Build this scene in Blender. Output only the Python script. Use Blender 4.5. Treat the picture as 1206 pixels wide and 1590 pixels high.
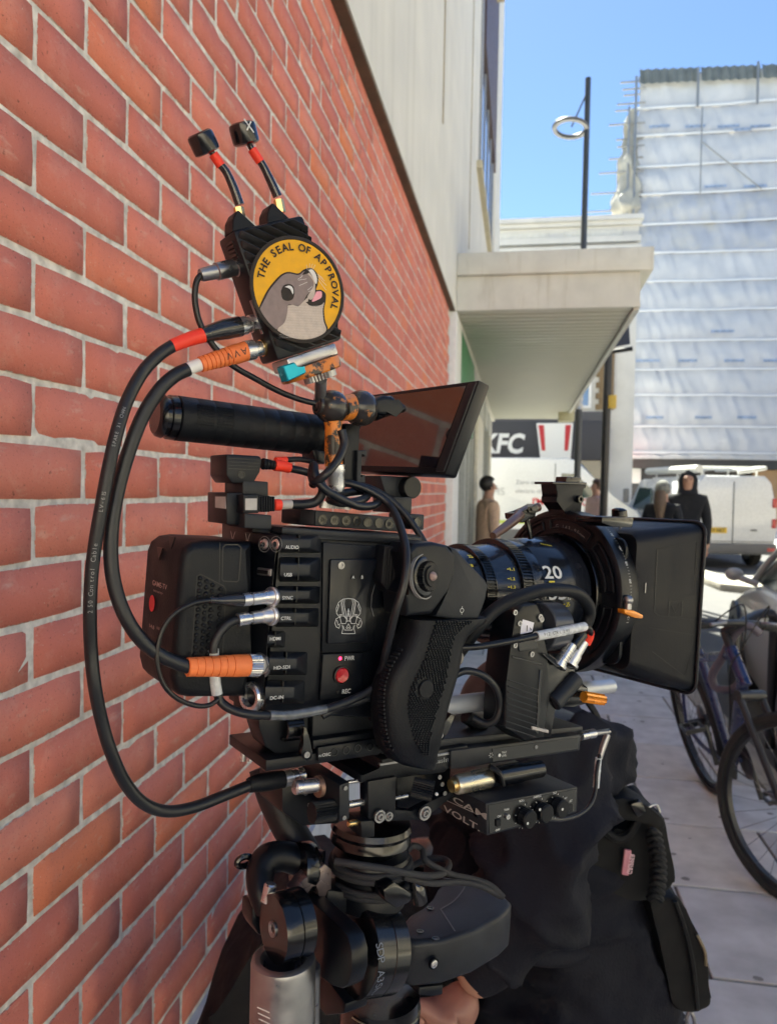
import bpy, bmesh, math, random
from mathutils import Vector, Matrix, noise
V = Vector
rnd = random.Random(7)
for _o in list(bpy.data.objects): bpy.data.objects.remove(_o)
scene = bpy.context.scene
col = scene.collection
# ---------------------------------------------------------------- camera
CH = 1.47                                  # lens height above the pavement
FPX, PW, PH = 1180.0, 1206.0, 1590.0
yaw, pit, rol = math.radians(9.71), math.radians(-1.70), 0.018
_F = V((-math.sin(yaw) * math.cos(pit), math.cos(yaw) * math.cos(pit), math.sin(pit)))
_R0 = V((math.cos(yaw), math.sin(yaw), 0))
_U0 = _R0.cross(_F)
_R = _R0 * math.cos(rol) + _U0 * math.sin(rol)
_U = _U0 * math.cos(rol) - _R0 * math.sin(rol)
CAM = V((0, 0, CH))
cd = bpy.data.cameras.new('camera'); cam = bpy.data.objects.new('camera', cd); col.objects.link(cam)
cam.matrix_world = Matrix(((_R.x, _U.x, -_F.x, CAM.x), (_R.y, _U.y, -_F.y, CAM.y), (_R.z, _U.z, -_F.z, CAM.z), (0, 0, 0, 1)))
cd.sensor_fit = 'HORIZONTAL'; cd.sensor_width = 36; cd.lens = 36 * FPX / PW
cd.clip_start = 0.02; cd.clip_end = 3000
cd.dof.use_dof = True; cd.dof.focus_distance = 0.54; cd.dof.aperture_fstop = 18
scene.camera = cam
# ---------------------------------------------------------------- sky, sun, exposure
SUN_AZ, SUN_EL = 22.0, 56.0                # degrees left of +Y, above the horizon
sd = V((-math.sin(math.radians(SUN_AZ)) * math.cos(math.radians(SUN_EL)),
        math.cos(math.radians(SUN_AZ)) * math.cos(math.radians(SUN_EL)), math.sin(math.radians(SUN_EL))))
world = bpy.data.worlds.new("World"); scene.world = world; world.use_nodes = True
wn = world.node_tree; bg = wn.nodes['Background']
sky = wn.nodes.new('ShaderNodeTexSky'); sky.sky_type = 'NISHITA'; sky.sun_disc = False
sky.sun_elevation = math.radians(SUN_EL); sky.sun_rotation = math.radians(-SUN_AZ)
sky.altitude = 50; sky.air_density = 0.35; sky.dust_density = 0.1; sky.ozone_density = 3.5
wn.links.new(sky.outputs[0], bg.inputs[0]); bg.inputs[1].default_value = 0.08
sl = bpy.data.lights.new('sun', 'SUN'); sl.energy = 4.6; sl.angle = math.radians(0.53); sl.color = (1, .94, .85)
so = bpy.data.objects.new('sun', sl); col.objects.link(so); so.location = (0, 0, 30)
so.rotation_euler = sd.to_track_quat('Z', 'Y').to_euler()
vs = scene.view_settings
vs.view_transform = 'Standard'; vs.look = 'None'; vs.gamma = 1; vs.exposure = 2.6
try: vs.use_white_balance = True; vs.white_balance_temperature = 6700; vs.white_balance_tint = 0
except Exception: pass
try: vs.use_curve_mapping = False
except Exception: pass

# ---------------------------------------------------------------- measuring helpers
def ray(px, py): return _F + _R * ((px - PW / 2) / FPX) - _U * ((py - PH / 2) / FPX)
def P(px, py, z): return CAM + ray(px, py) * z
def hitX(px, py, X):
    r = ray(px, py); return CAM + r * ((X - CAM.x) / r.x)
def hitY(px, py, Y):
    r = ray(px, py); return CAM + r * ((Y - CAM.y) / r.y)
def hitZ(px, py, Z=0.0):
    r = ray(px, py); return CAM + r * ((Z - CAM.z) / r.z)
def project(p):
    d = p - CAM; z = d.dot(_F)
    return (PW / 2 + FPX * d.dot(_R) / z, PH / 2 - FPX * d.dot(_U) / z, z)
# rig frame: a along the lens, w away from us across the rig, u up
RA = ray(2325, 907).normalized()
RU = (V((0, 0, 1)) - RA * RA.z).normalized()
RW = RU.cross(RA).normalized()
RO = P(400, 960, 0.50)
RM = Matrix(((RA.x, RW.x, RU.x), (RA.y, RW.y, RU.y), (RA.z, RW.z, RU.z)))
def rw(a, w, u): return RO + RA * a + RW * w + RU * u
def rp(px, py, w=0.0):                     # world point on the rig plane w seen at a photo position
    r = ray(px, py); t = (RO + RW * w - CAM).dot(RW) / r.dot(RW); return CAM + r * t
def rl(p): d = p - RO; return V((d.dot(RA), d.dot(RW), d.dot(RU)))
def rpa(px, py, a):                        # world point on the plane across the rig at a
    r = ray(px, py); t = (RO + RA * a - CAM).dot(RA) / r.dot(RA); return CAM + r * t

# ---------------------------------------------------------------- mesh builder
def rrect(x0, y0, x1, y1, r, n=4):
    out = []
    for cx, cy, a0 in ((x1 - r, y1 - r, 0), (x0 + r, y1 - r, 90), (x0 + r, y0 + r, 180), (x1 - r, y0 + r, 270)):
        for k in range(n + 1):
            a = math.radians(a0 + 90 * k / n); out.append((cx + r * math.cos(a), cy + r * math.sin(a)))
    return out
def spline(pts, n=8):
    out = []; L = len(pts)
    for i in range(L - 1):
        p0 = pts[max(i - 1, 0)]; p1 = pts[i]; p2 = pts[i + 1]; p3 = pts[min(i + 2, L - 1)]
        for k in range(n):
            t = k / n
            out.append(.5 * ((2 * p1) + (p2 - p0) * t + (2 * p0 - 5 * p1 + 4 * p2 - p3) * t * t + (3 * p1 - p0 - 3 * p2 + p3) * t ** 3))
    out.append(pts[-1].copy()); return out
_tc = {}
def text_mesh(s, bold=0.0):
    k = (s, bold)
    if k not in _tc:
        c = bpy.data.curves.new('t', 'FONT'); c.body = s; c.size = 1; c.resolution_u = 3; c.offset = bold
        o = bpy.data.objects.new('t', c); me = o.to_mesh()
        vs_ = [v.co.copy() for v in me.vertices]; fs = [tuple(p.vertices) for p in me.polygons]
        if vs_:
            xs = [v.x for v in vs_]; ys = [v.y for v in vs_]
            x0 = min(xs); x1 = max(xs); y1 = max(ys)
        else: x0 = x1 = 0; y1 = 1
        _tc[k] = (vs_, fs, x0, x1, y1); o.to_mesh_clear(); bpy.data.objects.remove(o); bpy.data.curves.remove(c)
    return _tc[k]
class MB:
    def __init__(s): s.bm = bmesh.new(); s.mi = 0
    def _f(s, vs_):
        try: f = s.bm.faces.new(vs_)
        except ValueError: return None
        f.material_index = s.mi; return f
    def prism(s, pts, off, bev=0, seg=2, back=None):
        off = V(off); fr = [s.bm.verts.new(p) for p in pts]
        bk = [s.bm.verts.new(p) for p in (back if back else [V(p) + off for p in pts])]
        fs = [s._f(fr), s._f(list(reversed(bk)))]
        n = len(fr)
        for i in range(n): fs.append(s._f((fr[i], bk[i], bk[(i + 1) % n], fr[(i + 1) % n])))
        fs = [f for f in fs if f]
        if bev > 0:
            es = list({e for f in fs for e in f.edges if n < 9 or f in fs[:2]})
            if n >= 9: es = list({e for f in fs[:2] for e in f.edges})
            bmesh.ops.bevel(s.bm, geom=es, offset=bev, segments=seg, affect='EDGES', profile=.5, clamp_overlap=True, material=-1)
        return s
    def box(s, c, sx, sy, sz, X=V((1, 0, 0)), Y=V((0, 1, 0)), Z=V((0, 0, 1)), bev=0, seg=2):
        c = V(c); p = [c - X * sx / 2 - Y * sy / 2 - Z * sz / 2 + X * sx * i + Z * sz * j for i, j in ((0, 0), (1, 0), (1, 1), (0, 1))]
        return s.prism(p, Y * sy, bev, seg)
    def cuboid(s, a, b, bev=0):
        x0, x1 = sorted((a[0], b[0])); y0, y1 = sorted((a[1], b[1])); z0, z1 = sorted((a[2], b[2]))
        return s.box(((x0 + x1) / 2, (y0 + y1) / 2, (z0 + z1) / 2), x1 - x0, y1 - y0, z1 - z0, bev=bev)
    def lathe(s, p0, ax, prof, n=28, e=None, arc=None, cap=True):
        p0 = V(p0); ax = V(ax).normalized(); t = V((0, 0, 1)) if abs(ax.z) < .9 else V((1, 0, 0))
        if e is not None: t = V(e)
        x = (t - ax * t.dot(ax)).normalized(); y = ax.cross(x); rings = []
        for d, r in prof:
            rings.append([s.bm.verts.new(p0 + ax * d + (x * math.cos(2 * math.pi * k / n) + y * math.sin(2 * math.pi * k / n)) * max(r, 1e-5)) for k in range(n)])
        for i in range(len(rings) - 1):
            for k in range(n): s._f((rings[i][k], rings[i][(k + 1) % n], rings[i + 1][(k + 1) % n], rings[i + 1][k]))
        if cap:
            s._f(list(reversed(rings[0]))); s._f(rings[-1])
        return s
    def cyl(s, p0, p1, r0, r1=None, n=24, ch=0):
        p0 = V(p0); p1 = V(p1); r1 = r0 if r1 is None else r1; L = (p1 - p0).length
        if ch: return s.lathe(p0, p1 - p0, [(0, r0 - ch), (ch, r0), (L - ch, r1), (L, r1 - ch)], n)
        return s.lathe(p0, p1 - p0, [(0, r0), (L, r1)], n)
    def tube(s, pts, r, n=10, sub=8, cap=True, flat=1.0, smooth=True):
        pts = [V(p) for p in pts]; q = spline(pts, sub) if (smooth and len(pts) > 2) else pts
        L = len(q); t0 = (q[1] - q[0]).normalized()
        nrm = t0.orthogonal().normalized() if abs(t0.z) > .95 else (V((0, 0, 1)) - t0 * t0.z).normalized()
        rings = []
        for i, p in enumerate(q):
            t = (q[min(i + 1, L - 1)] - q[max(i - 1, 0)]).normalized()
            nrm = (nrm - t * nrm.dot(t)).normalized(); b = t.cross(nrm)
            if callable(r): rr = r(i / (L - 1))
            elif isinstance(r, (list, tuple)):
                f = i / (L - 1) * (len(r) - 1); k = min(int(f), len(r) - 2); rr = r[k] + (r[k + 1] - r[k]) * (f - k)
            else: rr = r
            rings.append([s.bm.verts.new(p + (nrm * math.cos(2 * math.pi * k / n) * flat + b * math.sin(2 * math.pi * k / n)) * rr) for k in range(n)])
        for i in range(L - 1):
            for k in range(n): s._f((rings[i][k], rings[i][(k + 1) % n], rings[i + 1][(k + 1) % n], rings[i + 1][k]))
        if cap: s._f(list(reversed(rings[0]))); s._f(rings[-1])
        return s
    def sphere(s, c, r, sx=1, sy=1, sz=1, X=V((1, 0, 0)), Y=V((0, 1, 0)), Z=V((0, 0, 1)), n=20):
        c = V(c); m = n // 2; rows = []
        for i in range(1, m):
            th = math.pi * i / m
            rows.append([s.bm.verts.new(c + (X * sx * math.sin(th) * math.cos(2 * math.pi * k / n) + Y * sy * math.sin(th) * math.sin(2 * math.pi * k / n) + Z * sz * math.cos(th)) * r) for k in range(n)])
        t = s.bm.verts.new(c + Z * sz * r); b = s.bm.verts.new(c - Z * sz * r)
        for k in range(n):
            s._f((t, rows[0][k], rows[0][(k + 1) % n])); s._f((b, rows[-1][(k + 1) % n], rows[-1][k]))
            for i in range(len(rows) - 1): s._f((rows[i][k], rows[i + 1][k], rows[i + 1][(k + 1) % n], rows[i][(k + 1) % n]))
        return s
    def poly(s, pts): s._f([s.bm.verts.new(p) for p in pts]); return s
    def text(s, st, h, o, x, y, bold=0.0, fit=None, center=False, depth=0.0, nx=None):
        vs_, fs, x0, x1, y1 = text_mesh(st, bold); x = V(x).normalized(); y = V(y).normalized()
        k = h / .729; kx = (fit / (x1 - x0)) if fit else k; dx = -x0 * kx - ((x1 - x0) * kx / 2 if center else 0)
        n = x.cross(y)
        nv = [s.bm.verts.new(V(o) + x * (v.x * kx + dx) + y * (v.y * k) + n * depth) for v in vs_]
        for f in fs: s._f([nv[i] for i in f])
        return s
    def line(s, pts, w, n, closed=False):      # flat ribbon through pts, lying in the plane with normal n
        pts = [V(p) for p in pts]; L = len(pts); n = V(n)
        for i in range(L if closed else L - 1):
            a, b = pts[i], pts[(i + 1) % L]; d = (b - a).normalized(); t = n.cross(d).normalized() * w / 2
            s.poly((a - t - d * w * .3, b - t + d * w * .3, b + t + d * w * .3, a + t - d * w * .3))
        return s

MW = {}
def _finish(mb, name, mats, M, ang=38, recalc=True):
    bm = mb.bm
    if recalc: bmesh.ops.recalc_face_normals(bm, faces=bm.faces)
    bmesh.ops.transform(bm, matrix=M.inverted(), verts=bm.verts)
    ca = math.radians(ang)
    for f in bm.faces: f.smooth = True
    for e in bm.edges:
        if len(e.link_faces) == 2: e.smooth = e.calc_face_angle(0) < ca
        else: e.smooth = False
    me = bpy.data.meshes.new(name); bm.to_mesh(me); bm.free()
    for m in (mats if isinstance(mats, (list, tuple)) else [mats]): me.materials.append(m)
    return me
def _mat4(base, rot):
    M = (rot.to_4x4() if rot is not None else Matrix.Identity(4)); M.translation = V(base); return M
def _tags(o, label=None, cat=None, group=None, kind=None):
    if label: o['label'] = label
    if cat: o['category'] = cat
    if group: o['group'] = group
    if kind: o['kind'] = kind
    return o
def thing(name, label, cat, base, rot=None, group=None):
    o = bpy.data.objects.new(name, None); col.objects.link(o); M = _mat4(base, rot); o.matrix_world = M; MW[o] = M
    o.empty_display_size = .05
    return _tags(o, label, cat, group)
def part(mb, name, mats, parent, label=None, kind=None, ang=38):
    M = MW[parent]; me = _finish(mb, name, mats, M, ang); o = bpy.data.objects.new(name, me); col.objects.link(o)
    o.parent = parent; MW[o] = M
    return _tags(o, label, kind=kind)
def solo(mb, name, mats, label, cat, base=None, rot=None, group=None, kind=None, ang=38):
    if base is None:
        bs = [v.co for v in mb.bm.verts]; base = V((sum(v.x for v in bs) / len(bs), sum(v.y for v in bs) / len(bs), min(v.z for v in bs)))
    M = _mat4(base, rot); me = _finish(mb, name, mats, M, ang); o = bpy.data.objects.new(name, me); col.objects.link(o)
    o.matrix_world = M; MW[o] = M
    return _tags(o, label, cat, group, kind)
def struct(mb, name, mats, ang=38):
    M = Matrix.Identity(4); me = _finish(mb, name, mats, M, ang); o = bpy.data.objects.new(name, me); col.objects.link(o); MW[o] = M
    o['kind'] = 'structure'; return o

# ---------------------------------------------------------------- materials
def mat(name, c, rough=.5, metal=0.0, var=.12, nscale=30, bump=0.0, bscale=200, rvar=.1, coat=0.0, spec=.5, c2=None, mix=(.45, .6), c2scale=None, trans=0, emit=None, stretch=None):
    m = bpy.data.materials.new(name); m.use_nodes = True; nt = m.node_tree; b = nt.nodes['Principled BSDF']; L = nt.links.new
    geo = nt.nodes.new('ShaderNodeNewGeometry')
    b.inputs['Roughness'].default_value = rough; b.inputs['Metallic'].default_value = metal
    b.inputs['Specular IOR Level'].default_value = spec
    if coat: b.inputs['Coat Weight'].default_value = coat; b.inputs['Coat Roughness'].default_value = .08
    n1 = nt.nodes.new('ShaderNodeTexNoise'); n1.inputs['Scale'].default_value = nscale; n1.inputs['Detail'].default_value = 6
    L(geo.outputs['Position'], n1.inputs['Vector'])
    mr = nt.nodes.new('ShaderNodeMapRange'); mr.inputs['From Min'].default_value = .3; mr.inputs['From Max'].default_value = .7
    mr.inputs['To Min'].default_value = 1 - var; mr.inputs['To Max'].default_value = 1 + var
    L(n1.outputs[0], mr.inputs[0])
    mul = nt.nodes.new('ShaderNodeVectorMath'); mul.operation = 'MULTIPLY'
    base = None
    if c2:
        n2 = nt.nodes.new('ShaderNodeTexNoise'); n2.inputs['Scale'].default_value = c2scale or nscale * .5; n2.inputs['Detail'].default_value = 8; n2.inputs['Roughness'].default_value = .65
        if stretch:
            mp_ = nt.nodes.new('ShaderNodeMapping'); mp_.inputs['Scale'].default_value = stretch; L(geo.outputs['Position'], mp_.inputs[0]); L(mp_.outputs[0], n2.inputs['Vector'])
        else: L(geo.outputs['Position'], n2.inputs['Vector'])
        r2 = nt.nodes.new('ShaderNodeMapRange'); r2.inputs['From Min'].default_value = mix[0]; r2.inputs['From Max'].default_value = mix[1]; L(n2.outputs[0], r2.inputs[0])
        mx = nt.nodes.new('ShaderNodeMix'); mx.data_type = 'RGBA'; mx.inputs[6].default_value = (*c, 1); mx.inputs[7].default_value = (*c2, 1); L(r2.outputs[0], mx.inputs[0])
        L(mx.outputs[2], mul.inputs[0])
    else: mul.inputs[0].default_value = c
    L(mr.outputs[0], mul.inputs[1]); L(mul.outputs[0], b.inputs['Base Color'])
    if rvar:
        m2 = nt.nodes.new('ShaderNodeMapRange'); m2.inputs['From Min'].default_value = .3; m2.inputs['From Max'].default_value = .7
        m2.inputs['To Min'].default_value = max(rough - rvar, .02); m2.inputs['To Max'].default_value = min(rough + rvar, 1); L(n1.outputs[0], m2.inputs[0]); L(m2.outputs[0], b.inputs['Roughness'])
    if bump:
        n3 = nt.nodes.new('ShaderNodeTexNoise'); n3.inputs['Scale'].default_value = bscale; n3.inputs['Detail'].default_value = 4; L(geo.outputs['Position'], n3.inputs['Vector'])
        bp = nt.nodes.new('ShaderNodeBump'); bp.inputs['Strength'].default_value = bump; bp.inputs['Distance'].default_value = .3 / bscale
        L(n3.outputs[0], bp.inputs['Height']); L(bp.outputs[0], b.inputs['Normal'])
    if trans: b.inputs['Transmission Weight'].default_value = trans
    if emit: b.inputs['Emission Color'].default_value = (*emit[:3], 1); b.inputs['Emission Strength'].default_value = emit[3]
    return m
# ================================================================ SETTING
WX = -0.578                       # brick face plane
X0, X1 = WX, 1.25                 # pavement edges
M_mortar = mat('mortar_mat', (.64, .60, .53), .95, var=.28, nscale=60, bump=1.0, bscale=420, c2=(.50, .455, .385), mix=(.5, .75), c2scale=35, rvar=0)
M_render = mat('cream_render', (.68, .655, .585), .8, var=.07, nscale=3, bump=.25, bscale=90, c2=(.56, .535, .46), mix=(.50, .85), c2scale=3.0, stretch=(2.2, 2.2, .12))
M_cap = mat('weathered_white_metal', (.62, .61, .56), .55, var=.08, nscale=6, c2=(.42, .39, .32), mix=(.55, .85), c2scale=7, stretch=(2, 2, .22))
M_soffit = mat('soffit_metal', (.50, .49, .41), .5, var=.06, nscale=3)
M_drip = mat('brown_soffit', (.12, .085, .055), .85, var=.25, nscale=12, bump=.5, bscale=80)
M_plinth = mat('painted_plinth', (.50, .52, .53), .8, var=.12, nscale=14, bump=.4, bscale=120)
M_slab = mat('flagstone', (.60, .605, .60), .8, var=.16, nscale=9, bump=.5, bscale=160, c2=(.42, .42, .405), mix=(.45, .8), c2scale=1.4)
M_slabs = [M_slab, mat('flagstone_dark', (.50, .495, .48), .8, var=.18, nscale=7, bump=.5, bscale=160, c2=(.38, .375, .36), mix=(.45, .75), c2scale=2.2), mat('flagstone_warm', (.57, .55, .51), .8, var=.14, nscale=11, bump=.5, bscale=160, c2=(.44, .43, .41), mix=(.5, .8), c2scale=1.8)]
M_joint = mat('slab_joint', (.13, .125, .11), .95)
M_asph = mat('asphalt', (.075, .075, .078), .85, var=.3, nscale=40, bump=.8, bscale=220, c2=(.10, .098, .094), mix=(.45, .7), c2scale=1.3)
M_kerb = mat('kerb_stone', (.32, .30, .26), .8, var=.15, nscale=9, bump=.4, bscale=90)
M_white = mat('white_paint', (.78, .78, .76), .5, var=.05)
M_glass = mat('dark_glass', (.03, .045, .05), .06, var=.1, rvar=.02, spec=.9)
M_dark = mat('dark_frame', (.03, .03, .032), .4)
M_brown = mat('brown_frame', (.09, .055, .045), .5)
M_stone = mat('yellow_stone', (.52, .46, .32), .8, var=.1, nscale=4)

# brick material: colour by brick, mortar smears near the arrises, lime bloom
def brick_mat(name, per_object):
    m = bpy.data.materials.new(name); m.use_nodes = True; nt = m.node_tree; b = nt.nodes['Principled BSDF']; L = nt.links.new; N = nt.nodes.new
    geo = N('ShaderNodeNewGeometry'); b.inputs['Roughness'].default_value = .82; b.inputs['Specular IOR Level'].default_value = .35
    if per_object: tone = N('ShaderNodeObjectInfo').outputs['Random']
    else: at = N('ShaderNodeAttribute'); at.attribute_name = 'tone'; tone = at.outputs['Fac']
    rp_ = N('ShaderNodeValToRGB'); cr = rp_.color_ramp
    cols = [(0, (0.650, 0.198, 0.138)), (.18, (0.560, 0.169, 0.127)), (.36, (0.706, 0.226, 0.158)), (.52, (0.616, 0.190, 0.141)), (.68, (0.720, 0.249, 0.169)), (.82, (0.526, 0.153, 0.115)), (.93, (0.694, 0.209, 0.136)), (1, (0.720, 0.226, 0.099))]
    cr.elements[0].position = 0; cr.elements[0].color = (*cols[0][1], 1); cr.elements[1].position = 1; cr.elements[1].color = (*cols[-1][1], 1)
    for p, c in cols[1:-1]: e = cr.elements.new(p); e.color = (*c, 1)
    L(tone, rp_.inputs[0])
    def nz(scale, det=5, rough=.6, st=None):
        n = N('ShaderNodeTexNoise'); n.inputs['Scale'].default_value = scale; n.inputs['Detail'].default_value = det; n.inputs['Roughness'].default_value = rough
        if st:
            mp = N('ShaderNodeMapping'); mp.inputs['Scale'].default_value = st; L(geo.outputs['Position'], mp.inputs[0]); L(mp.outputs[0], n.inputs['Vector'])
        else: L(geo.outputs['Position'], n.inputs['Vector'])
        return n.outputs[0]
    def rng(src, a, b_, c=0, d=1):
        r = N('ShaderNodeMapRange'); r.inputs[1].default_value = a; r.inputs[2].default_value = b_; r.inputs[3].default_value = c; r.inputs[4].default_value = d; L(src, r.inputs[0]); return r.outputs[0]
    def mix(f, a, c):
        x = N('ShaderNodeMix'); x.data_type = 'RGBA'; L(f, x.inputs[0])
        if hasattr(a, 'links'): L(a, x.inputs[6])
        else: x.inputs[6].default_value = (*a, 1)
        if hasattr(c, 'links'): L(c, x.inputs[7])
        else: x.inputs[7].default_value = (*c, 1)
        return x.outputs[2]
    c = rp_.outputs[0]
    c = mix(rng(nz(9, 6), .45, .75, 0, .35), c, (.52, .165, .125))
    c = mix(rng(nz(22, 7, .7), .52, .80, 0, .45), c, (.70, .38, .29))
    c = mix(rng(nz(60, 4, .6, (1, .35, 1)), .60, .74, 0, .45), c, (.66, .44, .34))
    c = mix(rng(nz(260, 3, .6), .69, .76, 0, .8), c, (.70, .58, .46))
    c = mix(rng(nz(150, 3, .6), .65, .72, 0, .7), c, (.12, .05, .04))
    c = mix(rng(nz(2.2, 5, .6), .50, .75, 0, .22), c, (.30, .11, .085))
    c = mix(rng(nz(430, 2, .5), .62, .72, 0, .5), c, (.32, .10, .07))
    at2 = N('ShaderNodeAttribute'); at2.attribute_name = 'bco'; sp = N('ShaderNodeSeparateXYZ'); L(at2.outputs['Vector'], sp.inputs[0])
    def M_(op, a, b_=None, k=None):
        x = N('ShaderNodeMath'); x.operation = op; L(a, x.inputs[0])
        if b_ is not None: L(b_, x.inputs[1])
        if k is not None: x.inputs[1].default_value = k
        return x.outputs[0]
    ax = M_('ABSOLUTE', sp.outputs[0]); az = M_('ABSOLUTE', sp.outputs[1])
    def inv(a, k): x = N('ShaderNodeMath'); x.operation = 'SUBTRACT'; x.inputs[0].default_value = k; L(a, x.inputs[1]); return x.outputs[0]
    ed = M_('MINIMUM', inv(ax, .1038), inv(az, .0330))
    nn = M_('MULTIPLY', rng(nz(75, 6, .7), .35, .8, -1, 1.3), k=.0020)
    sm = rng(M_('SUBTRACT', ed, nn), -.0001, .0005, 1, 0)
    c = mix(sm, c, (.60, .55, .48))
    L(c, b.inputs['Base Color'])
    bp = N('ShaderNodeBump'); bp.inputs['Strength'].default_value = .75; bp.inputs['Distance'].default_value = .0016
    h = M_('ADD', M_('ADD', nz(300, 5, .65), M_('MULTIPLY', nz(45, 4), k=1.6)), M_('MULTIPLY', sm, k=-.5))
    L(h, bp.inputs['Height']); L(bp.outputs[0], b.inputs['Normal'])
    return m
M_brickA = brick_mat('brick_face', True); M_brickB = brick_mat('brick_face_far', False)

# ---- ground
mb = MB(); mb.poly([V((-400, -300, -.104)), V((400, -300, -.104)), V((400, 700, -.104)), V((-400, 700, -.104))])
struct(mb, 'ground', M_asph)
mb = MB(); mb.cuboid((WX - .3, -6, -.09), (X1, 18.5, -.012)); pave = struct(mb, 'pavement', M_joint)
# flagstones: 0.555 m courses, staggered
slabs = []; r2 = random.Random(3)
k = 0; y = 2.41 - .555 * 8
while y < 18.4:
    off = .61 if k % 2 == 0 else .16
    xs = [x for x in (off - .9 * 2, off - .9, off, off + .9) if WX < x < X1]
    xs = [WX + .002] + xs + [X1 - .002]
    for a, b in zip(xs[:-1], xs[1:]):
        if b - a < .06: continue
        slabs.append((a, y, b, y + .555))
    y += .555; k += 1
for (a, y, b, y1) in slabs:
    mb = MB(); j = .006; h = r2.uniform(-.0012, .0012)
    p = [V((a + j, y + j, h - .012)), V((b - j, y + j, h - .012)), V((b - j, y1 - j, h - .012)), V((a + j, y1 - j, h - .012))]
    mb.prism(p, (0, 0, .012), .0025, 1)
    part(mb, 'slab', r2.choice(M_slabs), pave)
mb = MB()
for i in range(150):
    x, y = r2.uniform(-.3, 1.2), r2.uniform(1.8, 12); c_ = V((x, y, .0012)); r_ = r2.uniform(.006, .018)
    mb.poly([c_ + V((math.cos(a) * r_ * r2.uniform(.8, 1.2), math.sin(a) * r_ * r2.uniform(.7, 1.1), 0)) for a in [k * .785 for k in range(8)]])
o_ = solo(mb, 'gum_spots', mat('old_gum', (.20, .195, .185), .9), 'old dark chewing gum spots scattered over the flagstone pavement', 'gum', kind='stuff')
# kerb stones along the pavement
kerb = thing('kerb', 'pale granite kerb along the edge of the flagstone pavement', 'kerb', (X1 + .07, 6, -.1)); kerb['kind'] = 'structure'; del kerb['category']
for i in range(24):
    mb = MB(); y = .3 + i * .76; mb.cuboid((X1 + .002, y + .004, -.14), (X1 + .14, y + .752, .006), .008); part(mb, 'kerb_stone', M_kerb, kerb)
# far pavement before the shops, and the sunlit kerb build-out
mb = MB(); mb.cuboid((-14, 21.8, -.14), (60, 60, .03)); struct(mb, 'far_pavement', M_slab)
mb = MB(); mb.cuboid((9.5, -22, -.14), (15, 18, .01)); struct(mb, 'opposite_bounce_paving', mat('pale_paving', (.50, .47, .41), .8))  # unseen sheet, added pale so sunlight bounces onto the brick wall
mb = MB(); mb.cuboid((-40, -21.9, -.14), (9.4, -8, -.06)); struct(mb, 'rear_bounce_paving', mat('pale_paving_rear', (.48, .45, .40), .8))  # unseen paving behind the camera, added pale for more bounce light
mb = MB()
q = [hitZ(1040, 880, .02), hitZ(1092, 896, .02), hitZ(1118, 906, .02), hitZ(1300, 924, .02), hitZ(1310, 898, .02), hitZ(1118, 893, .02), hitZ(1060, 874, .02)]
mb.prism(q, (0, 0, -.14), .01, 1); struct(mb, 'traffic_island', M_kerb)

# ---- brick wall
HB, CRS = .216, .0740
wall = thing('brick_wall', 'red brick wall with pale mortar joints filling the left of the picture', 'wall', (WX, 3, 0))
mb = MB(); mb.cuboid((WX - .22, -7, .45), (WX - .0024, 6.10, CH + 1.45)); part(mb, 'mortar', M_mortar, wall)
def brick_bm(seed, L, H, bm=None, org=None, tone=0.0):
    rr = random.Random(seed); own = bm is None
    if own: bm = bmesh.new()
    lt = bm.verts.layers.float.get('tone') or bm.verts.layers.float.new('tone')
    lb = bm.verts.layers.float_vector.get('bco') or bm.verts.layers.float_vector.new('bco')
    nx, nz_ = 5, 2; g = {}
    o = V(org) if org else V((0, 0, 0))
    def nv(x, y, z):
        v = bm.verts.new(o + V((x, y, z))); v[lt] = tone; v[lb] = (y, z, 0); return v
    for i in range(nx + 1):
        for j in range(nz_ + 1):
            yy = (i / nx - .5) * L; zz = (j / nz_ - .5) * H; edge = i in (0, nx) or j in (0, nz_)
            yy += rr.uniform(-.0009, .0009); zz += rr.uniform(-.0008, .0008)
            if i in (0, nx) and j in (0, nz_): yy *= .985; zz *= .95
            g[i, j] = nv(rr.uniform(-.0006, .0006) - (.0012 if edge else 0), yy, zz)
    for i in range(nx):
        for j in range(nz_): bm.faces.new((g[i, j], g[i + 1, j], g[i + 1, j + 1], g[i, j + 1]))
    per = [(i, 0) for i in range(nx)] + [(nx, j) for j in range(nz_)] + [(i, nz_) for i in range(nx, 0, -1)] + [(0, j) for j in range(nz_, 0, -1)]
    bk = []
    for (i, j) in per:
        v = g[i, j]; c = v.co - o; w = nv(-.012, c.y * 1.006, c.z * 1.015); bk.append(w)
    n = len(per)
    for k in range(n): bm.faces.new((g[per[k]], bk[k], bk[(k + 1) % n], g[per[(k + 1) % n]]))
    for f in bm.faces: f.smooth = True
    return bm
protos = []
for s_ in range(10):
    bm = brick_bm(s_, .2078, .0660); me = bpy.data.meshes.new('brick'); bm.to_mesh(me); bm.free(); me.materials.append(M_brickA); protos.append(me)
bricks = []
for kk in range(-13, 20):
    z = CH - .0241 + CRS * kk + CRS / 2
    ph = .834 if kk % 2 else .942
    y = ph - HB * 20
    while y < 6.12:
        c = V((WX, y + HB / 2, z)); y += HB
        if c.y < -3.3 or c.y + HB / 2 > 6.16: continue
        vis = False; ar = 0
        if c.y > .65:
            x_, y_, zd = project(c)
            if zd > .3 and -110 < x_ < PW and -60 < y_ < PH + 60: vis = True; ar = 1 / zd ** 3
        bricks.append((ar if vis else 0, c))
bricks.sort(key=lambda t: -t[0])
rb = random.Random(11); far = MB()
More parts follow.
